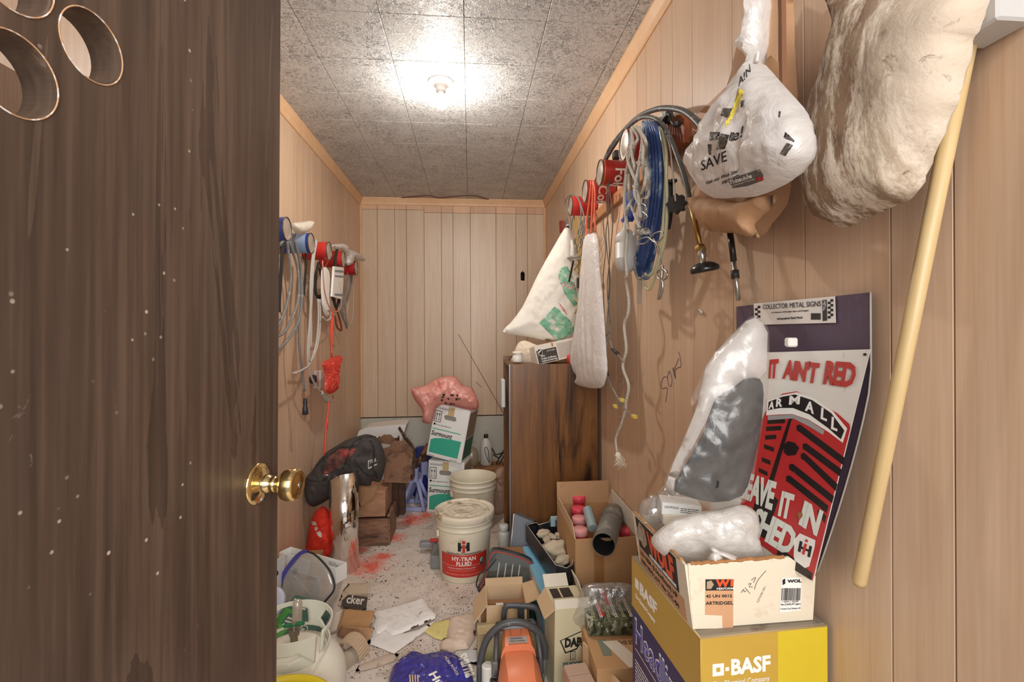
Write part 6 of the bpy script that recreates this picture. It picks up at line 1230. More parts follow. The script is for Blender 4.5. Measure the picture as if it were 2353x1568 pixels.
pb_ = at(1097, 1457, Z=.150); pcb = Box('pale_carton', 'pale carton with curved green print directly behind the chainsaw', frame(V((pb_.x, pb_.y, 0)), [(2, 'Z')], .225, .07), .225, .07, .150, mat('olive_pale_card', '#c3b48c', .7, dirt=('#9a7f5a', .54, 9)), seam=False)
pf = pcb.front(); arc = [(.10+.085*cos(a)*.9, .0+.12*sin(a)) for a in [pi-.0*i-pi/2*i/10 for i in range(11)]]+[(.10+.045*cos(a)*.9, .0+.075*sin(a)) for a in [pi/2+pi/2*i/10 for i in range(11)]]
pcb.put(MB().plate(arc, (), .0004, pf.M(.0004)), 'curved_print', mat('sage_print', '#b9bb84', .6)); pcb.put(fr_(pf, .0, .0, .225, .02), 'dark_bottom_band', mat('dark_bottom_band', '#7d6a48', .8))  # carton front darker along the bottom
# chainsaw
ORG = mat('chainsaw_orange', '#dd8058', .38, var=.06, dirt=('#b08a68', .66, 20)); CSG = mat('chainsaw_grey', '#4a4b4d', .42, dirt=('#8f8f88', .62, 24)); CSD = mat('chainsaw_black', '#343536', .5, dirt=('#6b665c', .62, 24))
cs = at(1180, 1500, Z=.2); C0 = V((at(1190, 1500, d=1.7).x, cs.y, 0)); M0 = T(V((C0.x, at(1190, 1430, Z=.245).y, 0)))
cst = thing('chainsaw', 'orange and grey chainsaw with black wrap handle, bottom centre of the photo', 'chainsaw', M=M0)
hq = lambda u, v, dy=0: (lambda p: (p.x, p.y, p.z))(M0.inverted() @ at(u, v, Y=M0.translation.y+dy))
MB().tube([hq(*p) for p in ((1104, 1590), (1103, 1540), (1108, 1500), (1122, 1465), (1148, 1440), (1180, 1430), (1212, 1436), (1238, 1456), (1251, 1486), (1252, 1512))], .0125, 14, smooth=8).obj('wrap_handle', CSG, cst)
MB().tube([hq(*p) for p in ((1252, 1508), (1249, 1530), (1246, 1560), (1240, 1600))], lambda t: .011-.003*t, 12).obj('handle_tube', mat('handle_tube_grey', '#7e8183', .4, .4), cst)
MB().tube([hq(*p, dy=.09) for p in ((1157, 1440), (1158, 1412), (1162, 1396), (1172, 1392), (1200, 1393), (1226, 1396), (1236, 1406), (1240, 1430), (1238, 1460))], .0085, 10, smooth=4, flat=1.3).obj('hand_guard', CSG, cst)
MB().box(V(hq(1197, 1412, dy=.092)), (.026, .008, .075), b=.003).obj('guard_web', CSD, cst)
# engine cover: lofted orange shell running toward the camera
secs = []
for y, wd, zt_, zb, rr_ in ((.02, .062, .212, .10, .012), (-.03, .068, .205, .08, .014), (-.055, .072, .196, .07, .016), (-.058, .080, .176, .06, .022), (-.10, .088, .182, .05, .03), (-.16, .094, .168, .04, .04), (-.22, .092, .13, .03, .04), (-.25, .08, .08, .03, .02)):
    pts_ = [(-wd, zb), (-wd*1.02, (zb+zt_)/2), (-wd+rr_*.2, zt_-rr_), (-wd+rr_, zt_), (-wd*.33, zt_+.004), (wd*.33, zt_+.004), (wd-rr_, zt_), (wd-rr_*.2, zt_-rr_), (wd*1.02, (zb+zt_)/2), (wd, zb)]; secs.append([(x*.82, y, z) for x, z in pts_])
mb = MB(); k = len(secs[0]); mb.add([p for s in secs for p in s], [(i*k+j, (i+1)*k+j, (i+1)*k+(j+1) % k, i*k+(j+1) % k) for i in range(len(secs)-1) for j in range(k)]+[tuple(range(k)), tuple((len(secs)-1)*k+j for j in range(k))[::-1]], None, True)
mb.auto = True; mb.obj('engine_cover', ORG, cst)
MB().box((0, .022, .221), (.115, .036, .012), b=.005).obj('top_rim', mat('rim_blue_grey', '#8fa0a8', .35, .3), cst); MB().box((0, .035, .212), (.15, .03, .03), b=.008).obj('rear_shroud', CSG, cst)
for sg in (-1, 1): MB().tube([(sg*.068, .03, .212), (sg*.074, -.02, .19), (sg*.078, -.05, .15), (sg*.08, -.06, .10)], .009, 8).obj('side_rail', CSG, cst)
fl2 = Face(M0 @ V((-.04, -.056, .2035)), (1, 0, 0), (0, .985, .17)); fr_(fl2, .006, .0, .072, .028, .0008, .002).obj('name_plate', mat('silver_plate', '#c3bfb8', .3, .6), cst, world=True)
ft(fl2, 'HUSQVARNA', .012, .017, .006, .045, e=.0035, shear=.2, bold=.02).obj('lettering', mat('plate_ink', '#4a4d70', .5), cst, world=True); ft(fl2, 'MADE IN SWEDEN', .010, .006, .005, .055, e=.0035, shear=.2).obj('lettering', INK, cst, world=True)
MB().plate([(.016, .032), (.056, .032), (.056, .07), (.016, .07)], [[(.018, .034), (.054, .034), (.054, .068), (.018, .068)]], .0006, fl2.M(.003)).obj('faded_decal', mat('faded_decal', '#b56a44', .5), cst, world=True)
MB().box((-.082, -.05, .12), (.022, .03, .055), b=.004).obj('choke_lever', mat('lever_grey', '#6d6a66', .4), cst); MB().cyl(.014, 0, .03, T((-.085, -.06, .06)), 16, bev=.003).obj('fuel_cap', BLKC, cst)
MB().box((0, -.08, .05), (.17, .26, .09), b=.012).obj('crankcase', CSD, cst); MB().cyl(.022, 0, .12, T((-.105, -.03, .0)), 20, bev=.004).obj('oil_tank', HD, cst)
hcab = thing('white_cable', 'thin white cable across the floor in front of the chainsaw', 'cable', G(1110, 1562))
MB().tube([G(u, v, .012) for u, v in ((1075, 1572), (1090, 1562), (1105, 1558), (1118, 1562), (1130, 1578))], .004, 8).obj('cable', HD, hcab, world=True)
# box with red capped tubes and the black pipe
tf = at(1322, 1240, Z=.47); Wb = (at(1470, 1240, Z=.47)-tf).x; Mtb = frame(V((tf.x, tf.y, .285)), [(0, 'Z')], Wb, .40); tbx = Box('tube_carton', 'open brown carton holding red capped tubes and a black pipe', Mtb, Wb, .40, .185, CARD, op=True, inner=CIN)
flap(tbx, (-Wb/2, .2, .185), (Wb/2, .2, .185), (0, .05, 1), .10, CIN, 0); flap(tbx, (-Wb/2, .2, .185), (-Wb/2, -.2, .185), (-.03, 0, 1), .045, CARD2, 0, .12); flap(tbx, (Wb/2, .2, .185), (Wb/2, -.2, .185), (.05, 0, 1), .07, WCARD2, 0, .08)
tbx.put(fr_(tbx.front(), .075, .0, .115, .14), 'tape_strip', mat('brown_tape', '#a8794a', .35))
tag(MB().box((tf.x+Wb/2, tf.y+.22, .141), (Wb, .36, .282), b=.003).obj('support_carton', CARD3), 'plain carton hidden under the open tube carton', 'box')
RT = mat('pink_red_cap', '#e0485c', .45, dirt=('#e8a8a0', .6, 14)); RTB = mat('red_tube_wall', '#c2283a', .45)
for i, (u, v, z, m) in enumerate(((1330, 1140, .50, RT), (1329, 1166, .495, RT), (1331, 1188, .49, mat('pale_pink_cap', '#e39a98', .5)), (1333, 1214, .485, mat('pale_pink_cap2', '#e59f9c', .5)), (1440, 1214, .46, RT), (1404, 1206, .445, RTB))):
    p = at(u, v, Z=z); t = thing('capped_tube', ['red capped tube farthest back in the open carton', 'second red capped tube from the back in the carton', 'third tube in the carton row, faded pink cap', 'nearest tube of the carton row, faded pink cap', 'red cap in the near right corner of the carton', 'dark red tube low beside the black pipe'][i], 'tube', (p.x, p.y, .29), group='red capped tubes in the carton')
    MB().cyl(.030, 0, z-.30, None, 28).obj('tube_wall', RTB, t); MB().lathe([(0, z-.29), (.028, z-.29), (.031, z-.293), (.0315, z-.315), (.030, z-.316)], n=28).obj('cap', m, t)
PIP = mat('grey_black_pipe', '#6e6a64', .6, dirt=('#938d82', .55, 12), bump=.2, bs=60, ); pa, pb2 = at(1387, 1252, d=1.78), at(1408, 1185, d=2.1); pi_ = thing('black_pipe', 'dusty grey pipe with black mouth leaning out of the tube carton', 'pipe', pa)
dv = (pb2-pa).normalized(); Mpi = mtx(pa, dv.orthogonal(), dv.cross(dv.orthogonal())); Lp = (pb2-pa).length+.04; rp_ = .043
MB().lathe([(rp_-.003, 0), (rp_, .0), (rp_, Lp*.55), (rp_+.003, Lp*.56), (rp_+.003, Lp*.6), (rp_, Lp*.61), (rp_, Lp*.78), (rp_+.003, Lp*.79), (rp_+.003, Lp*.82), (rp_-.001, Lp*.83), (rp_-.002, Lp)], Mpi, 40).obj('outer_wall', PIP, pi_, world=True)
MB().lathe([(rp_-.003, 0), (rp_-.004, .002), (rp_-.004, Lp), (0, Lp)], Mpi, 40).obj('inner_wall', mat('pipe_inside', '#1d1b19', .7), pi_, world=True)
MB().cyl(.02, 0, .1, mtx(at(1362, 1215, d=1.95), (1, 0, 0), (0, .5, -1)), 24).obj('inner_roll', mat('grey_blue_roll', '#8fa0a3', .5), pi_, world=True)
# sealant carton
CHK = mat('dirty_olive_white_card', '#cfc6a4', .7, var=.06, vs=6, dirt=('#9a9356', .6, 5)); dl = at(1272, 1402, Z=.315)
dap = Box('sealant_carton', 'grubby upright carton with shield logo and outlet symbol', frame(V((dl.x, dl.y, 0)), [(5, 'Z'), (1, 'Y')], .125, .15), .125, .15, .315, CHK, seam=False)
dap.put(fr_(dap.top(.0), .012, .07, .09, .135, e=.0004), 'dark_opening', mat('carton_opening', '#3a3028', .9)); dap.put(fr_(dap.top(.0), .044, .07, .05, .135, e=.001), 'tab', CHK)
f = dap.front(); dap.put(MB().plate([(.018, .205), (.108, .236), (.108, .205), (.08, .168), (.038, .158)], [[(.023, .204), (.104, .231), (.104, .206), (.078, .173), (.041, .163)]], .0004, f.M(.0004)), 'logo_shield', INK)
sk = lambda mb: mb
dap.put(ft(f, 'DAP.', .036, .181, .030, .066, bold=.06, e=.0008, shear=.05), 'lettering', INK)
for a, b_, c, d, m in ((.056, .133, .076, .163, INK), (.058, .135, .074, .161, CHK)): dap.put(fr_(f, a, b_, c, d, e=.0006 if m is INK else .0012), 'outlet_symbol', m)
for y in (.141, .153): dap.put(MB().plate(circ(.066, y, .004, 14), [circ(.066, y, .003, 14)], .0003, f.M(.0018)), 'outlet_ring', INK)
dap.put(ft(f, 'SILICONE', .030, .114, .013, .085, bold=.04, e=.0008), 'lettering', mat('teal_text', '#1f6f8c', .5))
flap(dap, (-.0625, -.075, .315), (.0625, -.075, .315), (0, .5, .9), .03, WCARD2, 0); flap(dap, (-.0625, .075, .315), (.03, .075, .315), (-.1, .4, .7), .045, WCARD2, 0); flap(dap, (.0625, .075, .315), (.0625, -.02, .315), (-.3, .3, .9), .06, WCARD2, 0, .1); flap(dap, (-.0625, .075, .315), (-.0625, -.075, .315), (-.5, -.1, -.5), .05, CARD2, 0, .1)
# two cartons and the bag of camouflage boxes
c2l = at(1372, 1540, Z=.25); cB = Box('taped_carton', 'brown carton with peeling white label under the camouflage bag', frame(V((c2l.x, c2l.y, 0)), [(-1, 'Z')], .19, .36), .19, .36, .25, CARD, seam=False)
tpf = cB.top(.0005); cB.put(MB().plate([(.05, .13), (.10, .13), (.16, .0), (.10, -.0)], (), .0006, tpf.M(.001)), 'peeling_label', WCARD2); cB.put(fr_(tpf, .035, .06, .065, .14), 'stamp_block', mat('grey_green_stamp', '#7c8473', .7)); cB.put(ft(tpf, 'THIS SIDE UP', .10, .11, .02, .085, e=.001, bold=.02), 'lettering', mat('brown_stamp', '#6b4f38', .7))
c3l = at(1342, 1475, Z=.24); f3_ = Face(c3l, (.35, -.94, 0), (0, 0, 1)); tag(MB().plate([(0, -.235), (.22, -.235), (.22, -.01), (.0, .0)], (), .006, f3_.M()).obj('cardboard_panel', CARD2), 'upright cardboard side panel between sealant carton and taped carton', 'cardboard')
sb_ = at(1303, 1520, Z=.16); Box('flat_brown_carton', 'dirty flat carton with scribbles at the bottom edge of the photo', frame(V((at(1302, 1530, Z=.21).x, at(1302, 1530, Z=.21).y-.1, 0)), [(6, 'Z')], .075, .1), .075, .1, .21, mat('pinkish_card', '#b99c88', .75, dirt=('#8c6d58', .56, 14)))
CAMO = NT('camouflage_print'); CAMO.set(.35); cc_ = CAMO.co('Position'); n1 = CAMO.noise(22, cc_, 4, 1.2); CAMO.base(CAMO.mix(CAMO.ramp(CAMO.noise(30, CAMO.co('Position', (1, .35, 1)), 5, 1.5), [(.60, BL), (.63, WH)]), CAMO.ramp(n1, [(.40, '#2f3326'), (.48, '#5a5f47'), (.58, '#7d7f68'), (.66, '#3c3f30')], 'CONSTANT'), '#b9b5a4'))
cm = at(1352, 1462, Z=.255); cmb = Box('camouflage_carton', 'camouflage patterned carton with red stripes inside a clear bag', frame(V((cm.x, cm.y, .254)), [(-3, 'Z')], .20, .20), .20, .20, .055, CAMO.m, seam=False)
tp3 = cmb.top(.0005)
for x, y0, y1 in ((.045, .02, .11), (.082, .085, .18)): cmb.put(MB().plate([(x, y0), (x+.016, y0-.004), (x+.010, y1), (x-.006, y1)], (), .0005, tp3.M(.0003)), 'red_stripe', REDP)
for k in range(7): cmb.put(lines(Face(tp3.o+tp3.x*(.02+k*.026)+tp3.y*.01, tp3.y, -tp3.x), 0, 0, .16 if k % 2 else .09, 2, .006, .0035, k), 'small_print', PAPERW if k % 2 else mat('lime_text', '#b5b88a', .5), kind='stuff')
cgb = cushion([at(u, v, d=1.72) for u, v in ((1308, 1415), (1328, 1380), (1340, 1345), (1390, 1340), (1450, 1342), (1470, 1380), (1475, 1440), (1470, 1466), (1355, 1468), (1330, 1452), (1312, 1440))], (-.1, -.75, .7), .035, .09, res=.011, wr=.014, ws=22, seed=95, sm=2, cre=1)
tag(cgb.obj('clear_plastic_bag', film('clear_film', '#f0f0ee', .22, .15, .22, .5, .5, 25)), 'clear plastic bag wrapped round the camouflage carton', 'bag')

# ================================================================== the big boxes at the right
ZB = .735; A, Bq, Cq = at(1610, 1468, Z=ZB), at(1905, 1438, Z=ZB), at(1438, 1281, Z=ZB)
Wb_, Db = (Bq-A).length-.004, (Cq-A).length; ang = math.degrees(atan2((Bq-A).y, (Bq-A).x))
GOLDC = NT('gold_blue_carton'); GOLDC.set(.4); sz = GOLDC.n('ShaderNodeSeparateXYZ'); GOLDC.l(GOLDC.n('ShaderNodeTexCoord').outputs['Object'], sz.inputs[0])
GOLDC.base(GOLDC.ramp(GOLDC.math('MULTIPLY', sz.outputs[2], 2.5), [(.0, '#221f4a'), (.18, '#3a2f57'), (.48, '#5a4160'), (.66, '#2b2960'), (.685, '#b08f35')]))
GOLDC.t.nodes['Color Ramp'].color_ramp.elements[4].position = .69
Hb = .365; gold = mat('gold_print', '#bb9840', .4, var=.06); navy = mat('navy_print', '#242858', .4, var=.12, vs=6); yel2 = mat('yellow_print_panel', '#cdb52c', .4)
MB1 = frame(V((A.x, A.y, ZB-Hb)), [(ang, 'Z')], Wb_, Db)
bas = Box('herbicide_carton', 'gold and navy chemical carton under the ammunition carton', MB1, Wb_, Db, Hb, navy, seam=False, flapm=WCARD2); f, g = bas.front(), bas.left()
tpb = bas.top(.0005)
for y0, y1 in ((.002, Db/2-.002), (Db/2+.002, Db-.002)): MB().box(MB1.inverted() @ (tpb.M(.001) @ V((Wb_/2, (y0+y1)/2, 0))), (Wb_-.003, y1-y0, .003), b=.001).obj('top_flap', mat('dusty_lid_card', '#8f8474', .85, dirt=('#5c4c3c', .55, 12)), bas.t)
bas.put(fr_(f, .0, Hb-.118, Wb_*.60, Hb-.0005), 'gold_band', gold); bas.put(fr_(f, Wb_*.60, Hb-.118, Wb_, Hb-.0005), 'yellow_band', yel2); bas.put(fr_(g, .0, Hb-.118, Db, Hb-.0005), 'gold_band', gold)
for e_ in ([(0, -.0, 0), (Wb_, 0, 0)],): bas.put(MB().tube([f.M(0) @ V((x, Hb, -.001)) for x in (0, Wb_)], .0022, 6, smooth=0), 'worn_edge', mat('worn_board_edge', '#a8916a', .8))
bas.put(MB().tube([g.M(0) @ V((x, Hb, -.001)) for x in (0, Db)], .0022, 6, smooth=0), 'worn_edge', mat('worn_board_edge2', '#b59c70', .8)); bas.put(MB().tube([f.M(0) @ V((.0005, z, -.0005)) for z in (Hb-.118, Hb)], .0018, 6, smooth=0), 'worn_edge', gold)
bas.put(ft(f, 'BASF', .058, Hb-.070, .028, .078, bold=.04, e=.001), 'lettering', PAPERW); bas.put(MB().plate([(.022, Hb-.070), (.044, Hb-.070), (.044, Hb-.048), (.022, Hb-.048)], [[(.029, Hb-.063), (.037, Hb-.063), (.037, Hb-.055), (.029, Hb-.055)]], .0004, f.M(.0008)), 'logo_square', PAPERW); bas.put(fr_(f, .047, Hb-.063, .054, Hb-.056, e=.0008), 'logo_dot', PAPERW)
bas.put(ft(f, 'The Chemical Company', .022, Hb-.089, .010, .112, e=.001), 'lettering', PAPERW)
hh = [(.135+.028*cos(a), Hb-.158+.03*sin(a)) for a in [pi/2+pi*i/8 for i in range(9)]]+[(.185+.028*cos(a), Hb-.158+.03*sin(a)) for a in [-pi/2+pi*i/8 for i in range(9)]]; bas.put(MB().plate(hh, (), .0006, f.M(.0003)), 'hand_hole', mat('hole_dark', '#1a1714', .9))
bas.put(MB().plate([(.205, Hb-.17), (.24, Hb-.17), (.24, Hb-.128), (.205, Hb-.128)], [[(.208, Hb-.167), (.237, Hb-.167), (.237, Hb-.131), (.208, Hb-.131)]], .0004, f.M(.0006)), 'symbol_frame', PAPERW)
bas.put(MB().plate([(.212, Hb-.162), (.218, Hb-.162), (.218, Hb-.142), (.222, Hb-.136), (.226, Hb-.142), (.226, Hb-.162), (.233, Hb-.162), (.233, Hb-.158), (.229, Hb-.148), (.222, Hb-.133), (.215, Hb-.148), (.212, Hb-.158)], (), .0004, f.M(.0006)), 'arrow_symbol', PAPERW)
bas.put(ft(g, 'BASF', .05, Hb-.062, .026, .09, bold=.04, e=.001), 'lettering', PAPERW); bas.put(fr_(g, .022, Hb-.062, .042, Hb-.040, e=.0008), 'logo_square', PAPERW); bas.put(ft(g, 'The Chemical Company', .022, Hb-.085, .009, .11, e=.001), 'lettering', PAPERW)
bas.put(ft(g, 'Headline', .02, Hb-.195, .062, .24, bold=.02, e=.0008), 'lettering', PAPERW); bas.put(ft(g, 'Headline', .022, Hb-.194, .058, .238, bold=-.002, e=.0014), 'lettering', mat('violet_letter', '#4a4aa8', .4)); bas.put(ft(g, 'fungicide', .20, Hb-.225, .016, .085, e=.0008, shear=.2), 'lettering', mat('gold_letter', '#c99b4a', .4))
bas.put(fr_(g, .02, Hb-.212, .19, Hb-.2105, e=.0006), 'white_rule', PAPERW); bas.put(lines(g, .02, Hb-.24, .17, 10, .0085, .0028, 8), 'small_print', PAPERW, kind='stuff'); bas.put(ft(g, 'For control of disease in crops', .02, Hb-.345, .010, .12, bold=.01, e=.0008), 'lettering', PAPERW)
tag(MB().box(MB1 @ V((0, 0, 0))-V((0, 0, (ZB-Hb)/2+.001)), (Wb_-.004, Db-.004, ZB-Hb-.003), T(MB1 @ V((0, 0, 0))-V((0, 0, (ZB-Hb)/2))) @ R(ang, 'Z') @ T(-(MB1 @ V((0, 0, 0))-V((0, 0, (ZB-Hb)/2)))), b=.003).obj('lower_carton', navy), 'plain navy carton standing below the gold and navy one', 'box')
# ammunition carton, top crushed at the right
ZW = ZB+.005; a_, b_, c_ = at(1592, 1446, Z=ZW), at(1868, 1425, Z=ZW), at(1466, 1290, Z=ZW); Ww, Dw = (b_-a_).length, (c_-a_).length; aw = math.degrees(atan2((b_-a_).y, (b_-a_).x)); Hw = .122
MW = frame(a_, [(aw, 'Z')], Ww, Dw); WFC = mat('cream_white_carton', '#ded3bd', .6, var=.04, dirt=('#b39a78', .58, 6)); TNC = mat('tan_print_card', '#c99a74', .6, var=.06)
wt_ = thing('ammunition_carton', 'cream open carton with orange lettering and barcode on the gold carton', 'box', M=MW); wf_ = Face(MW @ V((-Ww/2, -Dw/2, 0)), MW.to_3x3().col[0], (0, 0, 1)); wl2 = Face(MW @ V((-Ww/2, Dw/2, 0)), -MW.to_3x3().col[1], (0, 0, 1)); fla = .012
rgn = random.Random(4); jag = lambda n, z: [(Ww*(1-i/n), z+rgn.uniform(-.0022, .0022)) for i in range(n+1)]
topl = [(Ww*.78-(Ww*.78+fla)*i/40, Hw+.004*(1-i/40)+rgn.uniform(-.0015, .0015)) for i in range(41)]
def tilt(mb, f, s):  # lean a wall outward with height
    n = f.n; o = f.o; mb.v = [p+n*max(0, (p.z-o.z))*s for p in mb.v]; return mb
tilt(MB().plate([(0, 0), (Ww, 0), (Ww+.002, .085)]+topl, (), .005, wf_.M(-.005)), wf_, .06).obj('carton_front', WFC, wt_, world=True)
tilt(MB().plate([(0, 0), (Dw, 0), (Dw+.004, Hw-.002)]+[(Dw*(1-i/20), Hw+rgn.uniform(-.002, .002)) for i in range(1, 20)]+[(0, Hw-.003)], (), .005, wl2.M(-.005)), wl2, .14).obj('carton_side', WFC, wt_, world=True)
MB().box((0, Dw/2-.004, .055), (Ww-.012, .005, .108)).obj('carton_back', WFC, wt_); MB().box((Ww/2-.004, 0, .04), (.005, Dw-.012, .078)).obj('carton_side', WFC, wt_); MB().box((0, 0, .003), (Ww-.012, Dw-.012, .004)).obj('carton_bottom', CARD2, wt_)
tilt(MB().tube([wf_.M(-.0025) @ V((x, z, 0)) for x, z in topl[2:-1]], .0038, 5, smooth=0), wf_, .06).obj('torn_edge', mat('corrugated_edge', '#a07044', .9, var=.4, vs=90), wt_, world=True)
tilt(MB().tube([wl2.M(-.0025) @ V((Dw*(1-i/30), Hw-.001+rgn.uniform(-.002, .002), 0)) for i in range(1, 30)], .0036, 5, smooth=0), wl2, .14).obj('torn_edge', mat('corrugated_edge2', '#b58a60', .9, var=.4, vs=90), wt_, world=True)
FW = lambda mb: tilt(mb, wf_, .06); SW_ = lambda mb: tilt(mb, wl2, .14); put = lambda mb, nm, m: mb.obj(nm, m, wt_, world=True)
FX = lambda u, v: (u, v)
def wp_(px, m, nm, e=.0004): put(FW(wf_.poly(px, .0004, e)), nm, m)
wp_([(1617, 1328), (1681, 1328), (1684, 1444), (1660, 1444), (1658, 1414), (1619, 1412)], TNC, 'tan_panel'); wp_([(1617, 1328), (1681, 1328), (1681, 1354), (1618, 1354)], INK, 'black_panel', .0009)
TXO = mat('orange_red_letter', '#e0522c', .45); put(FW(wf_.text('W', (1640, 1345), (1672, 1344), (1640, 1328), bold=.05, e=.0016)), 'lettering', TXO); put(FW(wf_.poly([(1674, 1344), (1681, 1344), (1681, 1328), (1674, 1328)], .0003, .0016)), 'letter_piece', TXO)
put(FW(wf_.poly([(1620, 1333), (1630, 1330), (1636, 1340), (1630, 1350), (1620, 1350)], .0003, .0014)), 'animal_head_print', mat('tan_grey_print', '#a8927a', .6))
put(FW(wf_.text('PERFORM', (1643, 1352), (1681, 1351), (1643, 1347), e=.0016, bold=.01)), 'lettering', PAPERW); put(FW(wf_.text('4S UN 0012', (1619, 1371), (1679, 1370), (1619, 1364), e=.001, bold=.02)), 'lettering', INK); put(FW(wf_.text('ARTRIDGES,', (1619, 1388), (1682, 1387), (1619, 1380), e=.001, bold=.02)), 'lettering', INK)
wp_([(1791, 1325), (1837, 1323), (1838, 1402), (1790, 1407)], PAPERW, 'barcode_label'); put(FW(wf_.text('WOL', (1804, 1336), (1837, 1335), (1804, 1329), e=.001, bold=.05)), 'lettering', INK); put(FW(wf_.poly([(1793, 1330), (1799, 1326), (1800, 1338), (1794, 1342)], .0003, .001)), 'animal_head_print', INK)
rb_ = random.Random(2); x = 1792
while x < 1836: w_ = rb_.choice((.8, 1.2, 2)); wp_([(x, 1349), (x+w_, 1349), (x+w_, 1378), (x, 1378)], INK, 'bar', .001); x += w_+rb_.choice((.9, 1.4))
put(FW(wf_.text('7 45411 22342', (1794, 1383), (1832, 1382), (1794, 1379), e=.001)), 'lettering', INK); put(FW(wf_.text('Rem (5.56x45) HP Copper J', (1792, 1390), (1837, 1388), (1792, 1385), e=.001)), 'lettering', INK); put(FW(wf_.text('1 Round Case Distance 20', (1791, 1400), (1837, 1398), (1791, 1396), e=.001)), 'lettering', INK)
for px in ([(1700, 1360), (1705, 1352), (1707, 1358), (1712, 1355)], [(1708, 1348), (1714, 1354), (1720, 1362)], [(1715, 1340), (1722, 1338), (1718, 1346), (1726, 1346)], [(1722, 1330), (1732, 1324), (1727, 1336)], [(1730, 1352), (1735, 1335), (1745, 1320), (1755, 1308)]): put(FW(MB().tube([wf_.p3(*q)+wf_.n*.0008 for q in px], .0005, 4)), 'pen_stroke', mat('ballpoint', '#5a4a46', .6, var=0))
put(FW(wf_.text('CUSTOMER ITEM 1', (1740, 1384), (1757, 1345), (1736, 1382), e=.0008)), 'lettering', mat('faint_stamp', '#a39280', .7, var=0)); wp_([(1590, 1412), (1658, 1412), (1660, 1444), (1592, 1446)], WFC, 'tape_patch', .0002)
put(SW_(MB().plate([(.02, .045), (Dw-.04, .045), (Dw-.035, .115), (.018, .115)], (), .0004, wl2.M(.0004))), 'black_panel', INK); put(SW_(ft(wl2, 'WOLF', .085, .062, .046, Dw-.135, bold=.05, e=.0012)), 'lettering', TXO); put(SW_(MB().plate([(.026, .062), (.055, .056), (.078, .075), (.072, .105), (.045, .112), (.03, .095)], (), .0004, wl2.M(.001))), 'animal_head_print', mat('tan_grey_print2', '#a8927a', .6, dirt=('#3a342e', .5, 60)))
put(SW_(ft(wl2, 'PERFORMANCE AMMUNITION', .085, .049, .008, Dw-.135, e=.0012)), 'lettering', PAPERW); put(SW_(fr_(wl2, .01, .0, Dw-.02, .043, e=.0002)), 'tan_panel', TNC); put(SW_(ft(wl2, '223 REM (5.56x45mm) HP', .02, .027, .011, Dw-.07, bold=.01, e=.001)), 'lettering', INK); put(SW_(ft(wl2, '1000 RDS LOT No 21C-04', .02, .008, .011, Dw-.07, bold=.01, e=.001)), 'lettering', INK)
# contents: white bag, bottles, small box, tall bag
lwb = cushion([at(u, v, d=.98) for u, v in ((1496, 1242), (1510, 1222), (1545, 1195), (1590, 1180), (1640, 1172), (1700, 1160), (1735, 1175), (1748, 1215), (1745, 1240), (1757, 1280), (1740, 1300), (1660, 1300), (1600, 1296), (1545, 1288), (1510, 1266))], (-.3, -.8, .5), .06, .05, res=.009, wr=.02, ws=16, seed=101, sm=3, cre=1)
lwt = thing('white_plastic_bag', 'knotted white plastic bag bulging out of the ammunition carton', 'bag', at(1640, 1290, d=.98)); lwb.obj('bag', film('milky_bag', '#f3efea', .92, .3, .1, .35, .6, 26), lwt, world=True)
ky = at(1645, 1268, d=.90)
for k, (du, dv_) in enumerate(((-10, 40), (10, 42), (45, 25), (-4, -5))): MB().tube([ky, at(1645+du*.5, 1268+dv_*.3, d=.895), at(1645+du, 1268+dv_*.7, d=.905)], lambda t: .005+.006*t, 6, flat=.5).obj('knot_tail', WHITEBAG, lwt, world=True)
tag(MB().tube([at(u, v, d=.98) for u, v in ((1738, 1262), (1748, 1275), (1758, 1285), (1768, 1292))], .004, 6).obj('green_strip', mat('leaf_green', '#9cb070', .6)), 'small green strip poking out beside the white bag', 'strip')
CLR = film('clear_pet', '#e8e8e6', .30, .1, .28, .5, .3, 20)
for k, (u, v, lb) in enumerate(((1492, 1195, 'clear plastic bottle at the back left of the ammunition carton'), (1512, 1160, 'clear plastic bottle top behind the first clear bottle'))):
    p = at(u, v, d=1.12+.06*k); t = thing('clear_bottle', lb, 'bottle', (p.x, p.y, p.z-.045), group='clear bottles in the ammunition carton'); t.matrix_basis = t.matrix_basis @ R(8+20*k, 'Y')
    MB().lathe([(0, 0), (.028, 0), (.031, .006), (.031, .02), (.028, .026), (.031, .032), (.031, .07), (.026, .085), (.012, .095), (.011, .10), (0, .10)], n=28).obj('bottle_body', CLR, t)
swb = Box('small_white_carton', 'small white carton with fine print behind the white plastic bag', frame(at(1520, 1188, d=1.08)+V((0, 0, .004)), [(-14, 'Z'), (3, 'Y')], .085, .055), .085, .055, .028, WCARD, seam=False); f = swb.front(); swb.put(ft(f, 'LEUPOLD', .006, .017, .005, .03, e=.0008), 'lettering', INK); swb.put(lines(f, .04, .018, .08, 3, .004, .0014, 5), 'small_print', INK, kind='stuff')
swb2 = Box('small_white_carton', 'lower small white carton under the finely printed one', frame(at(1524, 1212, d=1.07)+V((0, 0, .004)), [(-8, 'Z')], .085, .055), .085, .05, .022, WCARD2, seam=False)
tbo = [(1736, 726), (1752, 738), (1768, 762), (1766, 850), (1764, 905), (1752, 980), (1742, 1040), (1733, 1095), (1715, 1152), (1680, 1168), (1642, 1180), (1618, 1166), (1578, 1156), (1538, 1146), (1526, 1112), (1545, 1062), (1570, 1010), (1596, 945), (1604, 918), (1590, 934), (1588, 915), (1605, 880), (1622, 838), (1652, 800), (1685, 765), (1715, 735)]
tfn = lambda x, y, t: .012*t*sin(18*(x+y*.5)+2*NZ.noise(V((x*8, y*8, 2))))
